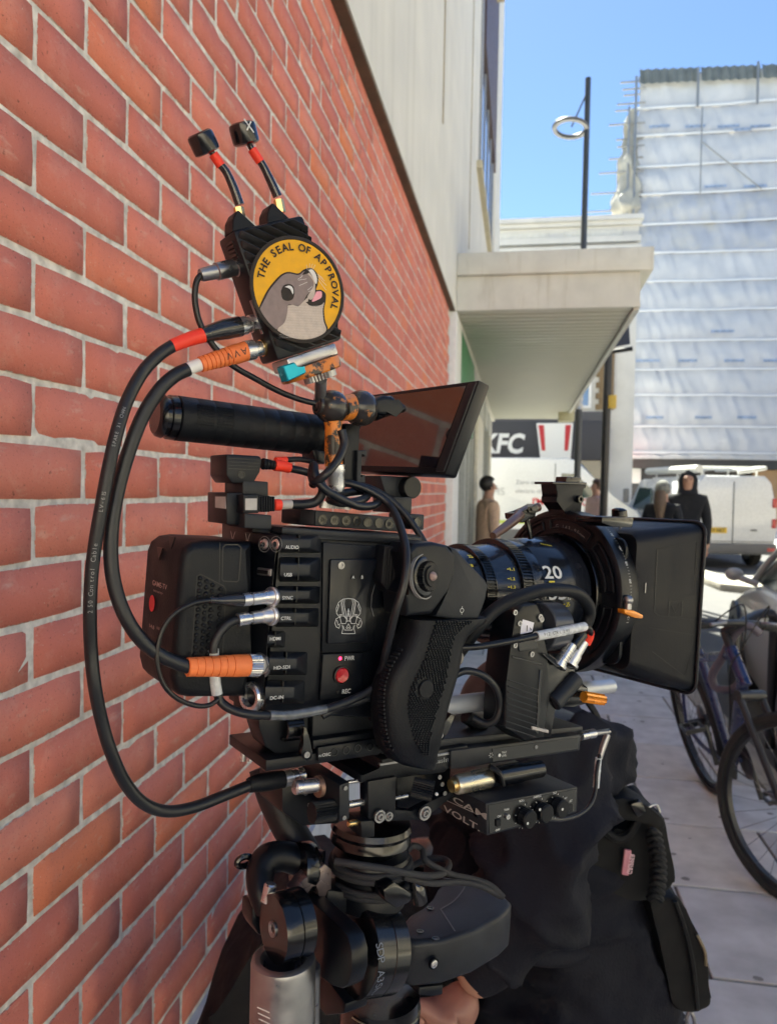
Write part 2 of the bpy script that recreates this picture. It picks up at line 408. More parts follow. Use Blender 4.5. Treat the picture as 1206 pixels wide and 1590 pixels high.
for i, (ar, c) in enumerate(bricks):
    c = c + V((rb.uniform(-.0010, .0010), rb.uniform(-.0016, .0016), rb.uniform(-.0012, .0012)))
    if i < 300:
        o = bpy.data.objects.new('brick', protos[rb.randrange(10)]); col.objects.link(o); o.parent = wall; o.location = c - MW[wall].translation
        o.rotation_euler = (rb.uniform(-.006, .006), 0, 0)
    else: brick_bm(1000 + i, .2078, .0660, far.bm, c, rb.random())
o = part(far, 'brick_rest', M_brickB, wall, kind='stuff', ang=80)

# ---- building above and beyond the brick wall
UX = WX + .042; TB = CH + 1.452
bld = thing('rendered_building', 'pale rendered building rising above the red brick wall with a tall window', 'building', (UX - 3, 5, 0))
mb = MB(); mb.cuboid((UX - .45, -9, TB), (UX, 16.0, 11.9)); mb.cuboid((-9, -9, TB + .01), (UX - .46, 15.98, 11.9)); part(mb, 'wall', M_render, bld)
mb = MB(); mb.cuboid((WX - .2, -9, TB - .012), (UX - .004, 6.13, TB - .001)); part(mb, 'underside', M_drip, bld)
mb = MB()                                        # thin reveal strips between the panels
for Y in (3.42, 4.9, 7.45): mb.cuboid((UX - .01, Y, TB + .9), (UX + .006, Y + .03, 11.8))
part(mb, 'panel_joint', mat('joint_brown', (.33, .27, .17), .8), bld)
mb = MB(); mb.cuboid((UX - .02, 6.9, TB + 3.1), (UX + .012, 7.15, 11.8)); part(mb, 'brick_panel', M_brickB, bld)
mb = MB(); mb.cuboid((WX - .25, -9, 0), (WX + .012, 6.10, .478)); part(mb, 'plinth', M_plinth, bld)
# window
wy0, wy1, wz0, wz1 = 8.7, 12.2, CH + 3.62, 11.6
win = MB(); fr = .09
win.cuboid((UX - .004, wy0, wz0), (UX + .03, wy0 + fr, wz1)); win.cuboid((UX - .004, wy1 - fr, wz0), (UX + .03, wy1, wz1))
for i in range(1, 4): win.cuboid((UX - .002, wy0 + (wy1 - wy0) * i / 4 - .03, wz0 + .08), (UX + .025, wy0 + (wy1 - wy0) * i / 4 + .03, wz1))
win.cuboid((UX - .003, wy0 + fr, wz0 + 2.2), (UX + .027, wy1 - fr, wz0 + 2.3))
w_ = part(win, 'window', mat('window_grey', (.30, .31, .33), .4), bld)
mb = MB(); mb.cuboid((UX + .001, wy0 + fr, wz0 + .05), (UX + .012, wy1 - fr, wz1)); part(mb, 'pane', mat('blue_glass', (.05, .09, .16), .05, rvar=.02, spec=1), w_)
mb = MB(); mb.cuboid((UX - .002, wy0 - .3, wz0 - .10), (UX + .06, wy1 + .1, wz0 - .02)); part(mb, 'sill', M_stone, w_)
mb = MB(); mb.cuboid((UX - .004, wy0 + .2, 6.6), (UX + .05, wy1 + .3, wz1)); part(mb, 'blind_box', M_brown, bld)
mb = MB(); mb.cuboid((UX - .003, 13.2, TB + .43), (UX + .02, 15.96, 11.8)); part(mb, 'pilaster', M_render, bld)
mb = MB()
for i, (d, z0, z1) in enumerate(((.12, 8.75, 8.9), (.2, 8.9, 9.05), (.32, 9.05, 9.3), (.36, 9.3, 9.8))): mb.cuboid((UX - .3, 10.4 - d, z0), (UX + .04 + d, 11.5 + d, z1 + .001 * i))
part(mb, 'cornice', M_stone, bld)
# shopfront under the canopy
mb = MB(); mb.cuboid((-9, 6.16, 0), (-1.7, 15.96, TB - .02)); part(mb, 'shop_core', M_dark, bld)
mb = MB(); mb.cuboid((-1.68, 15.6, 0), (UX - .05, 15.95, TB - .02)); part(mb, 'end_wall', M_render, bld)
mb = MB(); mb.cuboid((WX - .2, 6.14, 0), (UX + .01, 6.72, TB - .015), .004); part(mb, 'pillar', M_white, bld)
sf = MB()
for (a, b, m_) in ((8.0, 8.12, 0), (8.6, 8.7, 0), (9.3, 9.42, 0), (10.9, 11.0, 0), (12.4, 12.5, 0), (14, 14.1, 0)): sf.cuboid((UX - .14, a, 0), (UX - .03, b, TB - .02))
sf.cuboid((UX - .13, 6.72, .0), (UX - .04, 15.6, .35)); sf.cuboid((UX - .125, 6.72, TB - .35), (UX - .045, 15.6, TB - .021))
fr_ = part(sf, 'shopfront_frame', mat('pale_frame', (.42, .44, .43), .4), bld)
mb = MB(); mb.cuboid((UX - .10, 6.72, .35), (UX - .08, 15.6, TB - .35)); part(mb, 'shop_glass', mat('shop_glass_mat', (.10, .13, .125), .08, rvar=.02, spec=.9), fr_)
mb = MB(); mb.cuboid((UX - .02, 9.45, 0), (UX + .03, 10.7, TB - .5), .004); part(mb, 'door_pillar', mat('cream_pillar', (.70, .68, .60), .5), bld)
mb = MB(); mb.cuboid((UX - .06, 6.76, TB - .85), (UX + .0, 8.8, TB - .022), .004); part(mb, 'green_sign', mat('green_sign_mat', (.045, .20, .085), .4), bld)
# canopy
can = thing('canopy', 'flat pale metal canopy projecting over the pavement from the rendered building', 'canopy', (.3, 11, TB))
cx1 = .96; cy0, cy1 = 6.25, 15.7
mb = MB(); mb.cuboid((UX + .002, cy0, TB + .055), (cx1 - .06, cy1, TB + .29)); part(mb, 'fascia', M_cap, can)
mb = MB(); mb.cuboid((UX + .001, cy0 - .05, TB + .292), (cx1 + .03, cy1 + .05, TB + .47), .006); part(mb, 'roof_cap', M_cap, can)
mb = MB(); mb.cuboid((UX + .003, cy0 + .0, TB + .02), (cx1 - .055, cy0 + .05, TB + .056)); mb.cuboid((cx1 - .10, cy0 + .05, TB + .005), (cx1 - .055, cy1, TB + .056)); part(mb, 'edge_trim', M_cap, can)
mb = MB(); y = cy0 + .05
while y < cy1 - .02:
    mb.cuboid((UX + .003, y, TB + .022), (cx1 - .10, y + .105, TB + .053), .006); y += .14
part(mb, 'soffit_slats', M_soffit, can, kind='stuff')
mb = MB(); mb.cuboid((UX + .004, cy0 + .05, TB + .0532), (cx1 - .101, cy1, TB + .0538)); part(mb, 'soffit_backing', mat('soffit_gap_shade', (.16, .15, .12), .7), can)  # backing coloured darker to paint in the shade of the gaps between slats
# ================================================================ FAR SIDE OF THE STREET
M_dgrey = mat('charcoal_fascia', (.045, .045, .052), .6)
M_wall2 = mat('old_white_render', (.60, .59, .56), .8, var=.08, nscale=2, c2=(.42, .41, .38), mix=(.5, .8), c2scale=1)
M_brownb = mat('brown_stone', (.20, .14, .075), .85, var=.2)
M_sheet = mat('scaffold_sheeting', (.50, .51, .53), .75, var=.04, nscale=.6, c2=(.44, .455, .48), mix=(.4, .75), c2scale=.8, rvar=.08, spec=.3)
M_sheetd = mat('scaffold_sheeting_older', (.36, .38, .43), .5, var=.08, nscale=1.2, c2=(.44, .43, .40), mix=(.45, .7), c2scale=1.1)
M_band = mat('sheet_band', (.62, .64, .66), .5, var=.04)
M_print = mat('blue_print', (.24, .33, .50), .6, var=.35, nscale=8)
M_steel = mat('galvanised_tube', (.30, .30, .29), .45, metal=.6, var=.15)
M_wood = mat('scaffold_board', (.30, .23, .13), .85, var=.2)
M_black = mat('black_paint', (.016, .016, .018), .4)
M_red = mat('sign_red', (.50, .02, .03), .5, var=.04)
M_ply = mat('plywood_hoarding', (.40, .25, .12), .7, var=.1, nscale=2)

# takeaway building facing down the street
YK = 24.0
def hk(px, py, dy=0): return hitY(px, py, YK + dy)
xl = -16.0; xr = hk(985, 600).x
shop = thing('takeaway_building', 'white old building with dark takeaway fascia and parapet behind the white vans', 'building', ((xl + xr) / 2, YK, 0))
ztop = hk(860, 347).z
mb = MB(); mb.cuboid((xl, YK, 0), (xr, YK + 9, ztop)); part(mb, 'wall', M_wall2, shop)
mb = MB(); mb.cuboid((xl, YK - .25, ztop - .02), (xr + .1, YK + .3, ztop + .12)); mb.cuboid((xl, YK - .14, ztop - .14), (xr + .05, YK - .001, ztop - .021))
mb.cuboid((xl, YK - .2, hk(860, 381).z), (xr + .05, YK - .002, hk(860, 372).z)); mb.cuboid((xl, YK - .3, hk(860, 397).z), (xr + .05, YK - .001, hk(860, 388).z)); part(mb, 'cornice', M_wall2, shop)
for a in (-3.2, -1.0, 1.2):
    mb = MB(); z0, z1 = hk(860, 371).z, hk(860, 360).z; mb.cuboid((a, YK - .04, z0 + .03), (a + 1.7, YK - .003, z1), .01); part(mb, 'parapet_panel', M_cap, shop)
zb0, zb1 = hk(830, 714).z, hk(830, 655).z; zc = hk(900, 605).z
mb = MB(); mb.cuboid((xl, YK - .35, zb0), (hk(938, 700).x, YK - .002, zb1), .01); part(mb, 'fascia_board', M_dgrey, shop)
mb = MB(); mb.cuboid((xl, YK - .22, zb1 + .002), (hk(938, 640).x, YK - .003, hk(930, 640).z)); part(mb, 'fascia_trim', mat('slate', (.075, .075, .085), .6), shop)
# upstairs windows, quoins
for (pa, pb, ya, yb) in ((899, 913, 596, 630), (790, 830, 560, 630), (700, 740, 560, 630)):
    a = hk(pa, yb).x; b = hk(pb, yb).x; z0 = hk(pa, yb).z; z1 = hk(pa, ya).z
    mb = MB()
    for (c0, c1) in (((a - .08, z0 - .08), (b + .08, z0)), ((a - .08, z1), (b + .08, z1 + .08)), ((a - .08, z0), (a, z1)), ((b, z0), (b + .08, z1))): mb.cuboid((c0[0], YK - .07, c0[1]), (c1[0], YK - .004, c1[1]))
    w = part(mb, 'window', M_white, shop); mb = MB(); mb.cuboid((a, YK - .04, z0), (b, YK - .01, z1)); part(mb, 'pane', mat('pale_blue_glass', (.12, .22, .38), .15, spec=1), w)
xq = hk(930, 600).x
mb = MB()
for i in range(15):
    z = hk(930, 636).z + i * .165; mb.cuboid((xq - (.0 if i % 2 else .1), YK - .10, z), (xq + .42, YK - .004, z + .16))
part(mb, 'quoins', M_brownb, shop, kind='stuff')
mb = MB(); mb.cuboid((xl, YK - .12, .05), (hk(938, 700).x, YK - .003, zb0 - .002)); part(mb, 'shop_window', M_glass, shop)
# shop sign: raised white letters
mb = MB(); c = hk(780, 691); x0 = hk(747, 705).x; x1 = hk(813, 705).x; z0 = hk(780, 703.5).z; z1 = hk(780, 673.5).z
mb.text('KFC', z1 - z0, (x0, YK - .40, z0), (1, 0, 0), (.16, 0, 1), bold=.035, fit=x1 - x0 - .05)
o = solo(mb, 'shop_letters', M_white, 'three white slanted letters on the dark shop fascia', 'sign')
q = [hk(832, 659), hk(888, 659), hk(884, 714), hk(838, 714)]
sg = thing('takeaway_sign', 'tapered red and white striped takeaway sign on the dark fascia', 'sign', hk(860, 714, -.5))
mb = MB(); mb.prism([V((p.x, YK - .50, p.z)) for p in q], (0, .14, 0), .01, 1); part(mb, 'sign_panel', M_white, sg)
for (a, b, c_, d) in ((835, 843.5, 845.5, 840), (876, 884.5, 880, 874.5)):
    mb = MB(); mb.prism([V((hk(p, y).x, YK - .512, hk(p, y).z)) for p, y in ((a, 662), (b, 662), (c_, 701), (d, 701))], (0, .010, 0)); part(mb, 'red_stripe', M_red, sg)

# scaffolded building wrapped in sheeting
YS = 38.0
def hs(px, py, dy=0): return hitY(px, py, YS + dy)
sc = thing('scaffolded_building', 'tall scaffolded building wrapped in bluish white sheeting', 'building', (20, YS, 0))
xL = hs(985, 400).x; xR = 46.0
bands = [118, 171, 213, 261, 304, 350, 395, 439, 483, 530, 574, 614, 662, 702, 712]
def zline(y, x):  # band heights are level in the world; small sag
    return hs(1000, y).z
mb = MB(); zz = [zline(y, 0) for y in bands]
rs = random.Random(5); nx = 240; xs = [xL + (xR - xL) * (i / nx) ** 1.5 for i in range(nx + 1)]
for b in range(len(zz) - 1):
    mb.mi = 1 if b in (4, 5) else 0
    z1, z0 = zz[b], zz[b + 1]; ny = 6; g = {}
    for i, x in enumerate(xs):
        for j in range(ny + 1):
            t = j / ny; bul = math.sin(math.pi * t); nv_ = noise.noise(V((x * .55 + t * (1.6 if b in (4, 5) else .5), b * 3.7, t))) + .55 * noise.noise(V((x * 1.9 - t * 1.5, b * 9.1, t * 1.3)))
            sag = .05 * noise.noise(V((x * .4, b if j < ny else b + 1, 2.0)))
            if j == 0: sag = .05 * noise.noise(V((x * .4, b, 2.0)))
            y = YS - bul * (.09 + .13 * nv_) - .05 * noise.noise(V((x * 2.5, z0, 0))) - .07 * bul * (1 - abs(noise.noise(V((x * 2.2 + t * 2.5, b * 5.3, t * .8))))) ** 3 - .07 * noise.noise(V((x * 4 - t * 2, b, t * .6)))
            edge = .35 * noise.noise(V((z0 * .7 + t, 4, 4))) if i == 0 else 0
            g[i, j] = mb.bm.verts.new((x + edge, y, z1 + (z0 - z1) * t + sag))
    for i in range(nx):
        for j in range(ny): mb._f((g[i, j], g[i + 1, j], g[i + 1, j + 1], g[i, j + 1]))
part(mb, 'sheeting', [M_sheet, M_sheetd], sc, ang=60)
for b, z in enumerate(zz[1:-1]):
    mb = MB(); pts = [V((xL - .1 + (xR - xL) * i / 40, YS - .20 - .03 * rs.random(), z + .05 * noise.noise(V(((xL + (xR - xL) * i / 40) * .4, b + 1, 2.0))))) for i in range(41)]
    mb.tube(pts, .042, n=6, sub=2, flat=1.3); part(mb, 'sheet_band', M_band, sc)
for (y, xs_) in ((206, (1005, 1060, 1110, 1160)), (298, (1090, 1150)), (565, (985, 1050, 1120, 1180)), (652, (1000, 1075, 1140)), (211, (1135,)), (520, (1100,))):
    for x in xs_:
        w = rs.uniform(22, 34); mb = MB(); st = 'PROTECT AND DISPLAY'
        p = hs(x, y); mb.text('MMMMMMM', .17, (p.x, YS - .46, p.z), (1, 0, 0), (0, 0, 1), fit=w / FPX * 38, bold=.02)
        part(mb, 'printed_mark', M_print, sc)
mb = MB(); mb.cuboid((xL + .6, YS + 1.6, 0), (xR, YS + 16, zz[0] - .3)); part(mb, 'building_wall', mat('buff_brick', (.36, .26, .17), .85), sc)
# roof edge sheets
px_ = 990
for (a, b) in ((991, 1082), (1085, 1176), (1179, 1290)):
    mb = MB(); A = hs(a, 113 - (a - 990) * .04); B = hs(b, 113 - (b - 990) * .04); A2 = hs(a, 138 - (a - 990) * .045); B2 = hs(b, 138 - (b - 990) * .045)
    n_ = 14; top = [A.lerp(B, i / n_) + V((0, (.06 if i % 2 else -.06) - .3, 0)) for i in range(n_ + 1)]; bot = [A2.lerp(B2, i / n_) + V((0, (.06 if i % 2 else -.06) - .5, 0)) for i in range(n_ + 1)]
    for i in range(n_): mb.poly((top[i], top[i + 1], bot[i + 1], bot[i]))
    part(mb, 'roof_sheet', mat('grey_roof_sheet', (.17, .18, .16), .6, var=.2, nscale=2), sc, ang=5)
for (x, y0, y1, r) in ((1084, 104, 165, .06), (1177, 95, 160, .06), (988, 118, 720, .06), (977, 165, 715, .05), (1090, 165, 300, .03), (968, 300, 715, .05)):
    mb = MB(); p0, p1 = hs(x, y0, -.55), hs(x - (y1 - y0) * .024, y1, -.55); mb.cyl(p0, p1, r, n=8); part(mb, 'upright_tube', M_steel, sc)
for i, (x, y) in enumerate(((963, 128), (966, 139), (968, 148), (958, 162), (955, 172), (945, 194), (956, 217), (958, 228), (945, 247), (930, 269), (955, 300), (917, 301), (912, 329), (960, 350))):
    mb = MB(); p0 = hs(x, y, -.1 - .3 * (i % 2)); p1 = V((xL + .25, p0.y, p0.z + .02)); mb.cyl(p0, p1, .045, n=8); part(mb, 'ledger_tube', M_steel, sc)
mb = MB(); mb.cyl(hs(1090, 220, -.6), hs(1182, 293, -.6), .035, n=8); part(mb, 'brace_tube', M_steel, sc)
mb = MB()  # gathered sheeting hanging at the corner
zt_, zb_ = hs(980, 172).z, hs(975, 345).z; pf_ = []
for k in range(46):
    f_ = k / 45; pf_.append(((zt_ - zb_) * f_, (.16 + .62 * f_ ** 1.5 if f_ < .9 else .70 - (f_ - .9) * 4.5)))
mb.lathe(V((hs(976, 300).x, YS - .1, zt_)), (-.02, 0, -1), pf_, 44)
for v in mb.bm.verts:
    p = v.co; n1_ = noise.noise(V((p.x * 3.2, p.y * 3.2, p.z * .55))); n2_ = noise.noise(V((p.x * 1.3, 5, p.z * 1.6))); v.co = p + V((n1_ * .45 + n2_ * .22, n1_ * .35, 0)); v.co.x -= .0
part(mb, 'gathered_sheet', mat('cream_sheeting', (.40, .375, .31), .5, var=.12, nscale=3), sc, ang=60)
mb = MB(); mb.cyl(hs(976, 340, -.7), hs(973, 398, -.7), .16, n=10); part(mb, 'rubbish_chute', M_white, sc)
for y in (540, 565, 606, 640, 668, 695):
    mb = MB(); mb.cyl(hs(942, y, .4), hs(984, y, .4), .05, n=8); part(mb, 'ledger_tube', M_steel, sc)
for x in (948, 957, 968, 976):
    mb = MB(); mb.cyl(hs(x, 500, .6), hs(x - 5, 712, .6), .07, n=8); part(mb, 'upright_tube', M_steel, sc)
mb = MB(); mb.cuboid((hs(940, 600, 1).x, YS + .9, 2), (xL + .7, YS + 1.5, hs(940, 500, 1).z)); part(mb, 'return_wall', M_wall2, sc)
mb = MB(); a = hs(985, 718); mb.cuboid((xL - .3, YS + .05, zz[-1] - .45), (xR, YS + 1.5, zz[-1] - .02)); part(mb, 'scaffold_deck', mat('deck_dark', (.05, .048, .045), .8), sc)
mb = MB(); mb.cuboid((hs(1180, 750).x, YS + .4, 0), (xR, YS + 1.2, zz[-1] - .46)); part(mb, 'hoarding', M_ply, sc)
mb = MB(); mb.cuboid((xL, YS + 1.3, 0), (hs(1180, 750).x, YS + 1.55, zz[-1] - .46)); part(mb, 'shop_front', M_dark, sc)
mb = MB(); mb.sphere(hs(972, 716, -1.2), .26, n=12); solo(mb, 'warning_lamp', mat('red_lamp', (.8, .05, .02), .4, emit=(1, .06, .02, 2.5)), 'small red warning lamp at the foot of the scaffolding', 'lamp')

# street lamp with ring head
zl = 14.0; pb = P(895, 760, zl); pb.z = 0; ptop = P(912, 131, zl); px0 = V((pb.x, pb.y, -.1)); pt = V((pb.x + .02, pb.y, ptop.z))
lamp = thing('street_lamp', 'slim dark street lamp with a ring shaped head rising beyond the canopy', 'street lamp', px0)
mb = MB(); mb.lathe(px0, pt - px0, [(0, .10), (1.2, .10), (1.21, .062), ((pt - px0).length, .05)], 14); part(mb, 'pole', mat('lamp_grey', (.05, .055, .06), .45), lamp)
rc = P(885, 200, zl - .1); rc.y = pt.y; mb = MB(); pr = []
for k in range(13): a = 2 * math.pi * k / 12; pr.append((.035 * math.sin(a), .285 + .045 * math.cos(a)))
mb.lathe(rc, V((0.10, .12, 1)), pr, 32, cap=False); part(mb, 'ring_head', mat('lamp_ring_grey', (.09, .09, .095), .4), lamp)
mb = MB(); mb.lathe(rc - V((0, 0, .037)), V((0.10, .12, 1)), [(0, .25), (.002, .32)], 32, cap=False); part(mb, 'lens_ring', mat('lamp_lens', (.6, .6, .6), .3), lamp)
mb = MB(); mb.cyl(V((pt.x, pt.y, P(907, 150, zl).z)), rc + V((.02, 0, .02)), .014, n=8); mb.cyl(rc + V((.27, 0, 0)), V((pt.x, pt.y, rc.z)), .02, n=8); part(mb, 'bracket', M_black, lamp)
mb = MB(); mb.cuboid((pb.x - .36, pb.y - .12, P(890, 655, zl).z), (pb.x - .08, pb.y + .12, P(890, 633, zl).z), .02); part(mb, 'box', mat('cream_box', (.5, .47, .3), .5), lamp)
mb = MB(); mb.lathe((pb.x, pb.y, 3.0), (0, 0, 1), [(0, .075), (.5, .075)], 14, cap=False); part(mb, 'sticker_band', mat('sticker', (.6, .55, .45), .5, c2=(.2, .3, .5), c2scale=5, nscale=5), lamp)
# black post with banner
zp = 12.0; pb = P(936, 790, zp); px0 = V((pb.x, pb.y, -.1)); pt = V((pb.x + .02, pb.y, P(940, 548, zp).z))
post = thing('black_post', 'thick black street post with a yellow box and a dark banner near its top', 'post', px0)
mb = MB(); mb.cyl(px0, pt, .062, n=16); part(mb, 'pole', M_black, post)
mb = MB(); mb.cuboid((pt.x + .01, pt.y - .10, P(940, 635, zp).z), (pt.x + .13, pt.y + .06, P(940, 615, zp).z), .01); part(mb, 'yellow_box', mat('yellow_box_mat', (.60, .40, .06), .5), post)
mb = MB(); mb.cyl(pt, P(982, 541, zp - .2), .035, n=10); part(mb, 'arm', M_black, post)
mb = MB(); mb.prism([P(945, 540, zp), P(978, 534, zp), P(976, 500, zp), P(970, 500, zp)], (0, .03, 0)); part(mb, 'banner', mat('navy_banner', (.02, .025, .045), .6), post)

# opposite side of the street (outside the frame on the right): pale terraces
for i, (y0, y1, h, c) in enumerate(((-14, -2, 6.5, (.62, .55, .42)), (-1.98, 9, 7, (.66, .60, .50)), (9.02, 20, 6.8, (.60, .48, .36)))):
    t = thing('terrace_house', ('buff', 'cream', 'brown')[i] + ' terrace across the street, outside the right edge of the picture', 'building', (15.5, y0, 0))
    mb = MB(); mb.cuboid((15, y0, 0), (24, y1, h)); part(mb, 'wall', mat('terrace_render', c, .85), t)
    for k in range(3):
        for s in (1.2, 4.6, 7.4):
            if s + 1.6 > h: continue
            mb = MB(); yy = y0 + 1.4 + k * 3.6; mb.cuboid((14.93, yy, s), (15.01, yy + 1.3, s + 1.6)); part(mb, 'window', M_glass, t)
t = thing('rear_terrace', 'pale terrace closing the street behind the viewpoint', 'building', (4, -22, 0))
mb = MB(); mb.cuboid((-9, -30, 0), (24, -22, 9)); part(mb, 'wall', mat('rear_render', (.66, .58, .48), .85), t)
# ================================================================ VEHICLES, BIKE, BYSTANDERS
M_van = mat('van_white', (.64, .65, .66), .28, var=.03, coat=.5)
M_tyre = mat('tyre_rubber', (.02, .02, .02), .85, var=.2)
M_rim = mat('wheel_rim', (.25, .25, .26), .4, metal=.6)
M_bump = mat('grey_bumper', (.13, .13, .135), .6)
M_yel = mat('plate_yellow', (.65, .42, .03), .45)
M_ink = mat('black_print', (.02, .02, .02), .6)
M_tail = mat('tail_red', (.45, .02, .02), .25, spec=.8)
M_vglass = mat('vehicle_glass', (.035, .06, .055), .06, rvar=.02, spec=.9)
def wheel(t, c, ax, r=.33, w=.22):
    mb = MB(); ax = V(ax); mb.lathe(V(c) - ax * w / 2, ax, [(0, r * .62), (.01, r * .9), (.04, r), (w - .04, r), (w - .01, r * .9), (w, r * .62)], 28); o = part(mb, 'wheel', M_tyre, t)
    mb = MB(); mb.lathe(V(c) - ax * (w / 2 + .008), ax, [(0, r * .3), (.004, r * .58), (w + .012, r * .58), (w + .016, r * .3)], 18); part(mb, 'rim', M_rim, o)
# --- long van, side on (world X axis = length, nose to +X)
xn = P(987, 760, 20).x; y0 = 19.6
L0 = xn - 6.0
van = thing('white_van', 'long white panel van parked side on before the takeaway, with red lettering', 'van', (xn - 3, y0 + 1, -.1))
prof = [(0, .35), (0, 2.3), (.10, 2.42), (4.15, 2.45), (4.45, 2.36), (5.25, 1.45), (5.85, 1.20), (6.0, .95), (6.02, .35)]
def pv(x, z, y): return V((L0 + x, y, z - .1))
def offset(pr, k): 
    cx, cz = 3.0, 1.2
    return [(cx + (x - cx) * k, cz + (z - cz) * k if z > .5 else z) for x, z in pr]
mb = MB()
mb.prism([pv(x, z, y0) for x, z in prof], (0, 1.95, 0), .06, 3); part(mb, 'body', M_van, van)
mb = MB(); mb.prism([pv(x, z, y0 - .006) for x, z in ((3.95, 1.45), (4.02, 2.05), (4.35, 2.05), (5.0, 1.45))], (0, .02, 0)); part(mb, 'side_window', M_vglass, van)
mb = MB(); mb.prism([pv(4.52, 2.30, y0 + .1), pv(5.22, 1.50, y0 + .1), pv(5.22, 1.50, y0 + 1.85), pv(4.52, 2.30, y0 + 1.85)], (.02, 0, .015)); part(mb, 'windscreen', M_vglass, van)
mb = MB(); mb.cuboid((L0 - .02, y0 - .015, .22), (xn + .03, y0 + .02, .52)); part(mb, 'side_skirt', M_bump, van)
mb = MB(); mb.cuboid((L0 + .02, y0 - .009, .66), (L0 + 3.8, y0 + .01, .74)); part(mb, 'lime_stripe', mat('lime', (.45, .55, .08), .5), van)
for x in (1.15, 4.95): wheel(van, (L0 + x, y0 + .12, .24), (0, 1, 0), .34)
for x in (2.2, 3.85):
    mb = MB(); mb.cuboid((L0 + x, y0 - .008, .5), (L0 + x + .02, y0 + .002, 2.2)); part(mb, 'door_seam', M_bump, van)
mb = MB(); c = P(826, 783, 19.6); mb.text("I'M ELECTRIC", .17, (c.x, y0 - .012, c.z), (1, 0, 0), (0, 0, 1), bold=.03)
c = P(690, 762, 19.6); mb.sphere((P(697, 775, 19.6).x, y0 - .012, P(697, 775, 19.6).z), .1, sy=.05, n=10); part(mb, 'red_lettering', M_red, van, kind='stuff')
mb = MB(); gm = mat('grey_print', (.42, .43, .45), .6)
for (x, y, s, h) in ((752, 768, 'NHS', .2), (800, 752, 'Zero emissions', .12), (800, 765, 'electric delivery', .12), (692, 756, 'Zero', .12)):
    c = P(x, y, 19.6); mb.text(s, h, (c.x, y0 - .012, c.z), (1, 0, 0), (0, 0, 1), bold=.01)
part(mb, 'grey_lettering', gm, van, kind='stuff')
mb = MB(); mb.cuboid((P(962, 790, 19.4).x, y0 - .22, 1.25), (P(962, 790, 19.4).x + .12, y0 - .01, 1.6), .03); part(mb, 'mirror', M_bump, van)
# --- second van seen from behind (length along the view heading)
hd = V((-math.sin(yaw), math.cos(yaw), 0)); sdv = V((math.cos(yaw), math.sin(yaw), 0)); ZU = V((0, 0, 1))
c0 = P(1137, 870, 16.4); c0.z = -.1; vr = Matrix((sdv, hd, ZU)).transposed()
v2 = thing('roof_rack_van', 'white van seen from behind with a roof rack and yellow number plate', 'van', c0, vr)
def q2(x, y, z): return c0 + sdv * x + hd * y + ZU * z
ov = [(-.90, .30), (-.93, .9), (-.90, 1.35), (-.80, 1.85), (-.66, 2.0), (.66, 2.0), (.80, 1.85), (.90, 1.35), (.93, .9), (.90, .30)]
mb = MB(); mb.prism([q2(x, 0, z) for x, z in ov], hd * 3.25, .05, 3, back=[q2(x * .98, 3.25, z) for x, z in ov]); part(mb, 'body', M_van, v2)
nv2 = [(3.26, .3), (3.26, 1.97), (3.55, 1.93), (4.1, 1.35), (4.7, 1.12), (4.85, .8), (4.85, .3)]
mb = MB(); mb.prism([q2(-.88, y, z) for y, z in nv2], sdv * 1.76, .06, 3); part(mb, 'cab', M_van, v2)
mb = MB(); mb.prism([q2(-.89, y, z) for y, z in ((2.55, 1.15), (2.55, 1.72), (3.45, 1.75), (3.98, 1.2))], -sdv * .035, .01, 1); part(mb, 'side_window', M_vglass, v2)
mb = MB(); mb.cuboid((0, 0, 0), (0, 0, 0)) if False else None
mb.box(q2(0, -.02, .43), 1.84, .12, .22, sdv, hd, ZU, .03); part(mb, 'rear_bumper', M_bump, v2)
mb = MB(); mb.box(q2(-.02, -.008, 1.15), .014, .02, 1.45, sdv, hd, ZU); mb.box(q2(.0, -.007, .58), 1.7, .016, .014, sdv, hd, ZU); part(mb, 'door_seam', M_bump, v2)
mb = MB(); mb.box(q2(-.40, -.012, .82), .50, .016, .12, sdv, hd, ZU); o = part(mb, 'number_plate', M_yel, v2)
mb = MB(); mb.text('LB19 XKT', .075, q2(-.61, -.0215, .785), sdv, ZU, bold=.03, fit=.42); part(mb, 'plate_characters', M_ink, o)
mb = MB(); mb.box(q2(.43, -.012, .83), .13, .02, .04, sdv, hd, ZU, .005); part(mb, 'badge', M_bump, v2)
for z in (1.42, .98):
    mb = MB(); mb.box(q2(.865, -.01, z), .09, .05, .2, sdv, hd, ZU, .015); part(mb, 'tail_light', M_tail, v2)
mb = MB(); mb.box(q2(.78, -.085, .42), .16, .02, .07, sdv, hd, ZU); part(mb, 'reflector', M_tail, v2)
for x, y in ((-.78, .8), (.78, .8), (-.78, 3.9), (.78, 3.9)): wheel(v2, q2(x, y, .33), sdv, .33)
rk = MB()
for s in (-.6, .6): rk.tube([q2(s, .25, 2.16), q2(s, 2.2, 2.22), q2(s, 3.2, 2.20)], .025, n=8); [rk.cyl(q2(s, y, 2.0), q2(s, y, 2.2), .02, n=6) for y in (.3, 1.7, 3.1)]
for y in (.3, 1.7, 3.1): rk.cyl(q2(-.62, y, 2.19), q2(.62, y, 2.19), .02, n=6)
rk.cyl(q2(-.72, .15, 2.14), q2(-.72, 3.4, 2.16), .085, n=12); rk.tube([q2(.1, .1, 2.08), q2(.6, .1, 2.16), q2(.72, .4, 2.18), q2(.70, 2.6, 2.2)], .045, n=8)
part(rk, 'roof_rack', mat('rack_white', (.62, .62, .58), .4), v2)
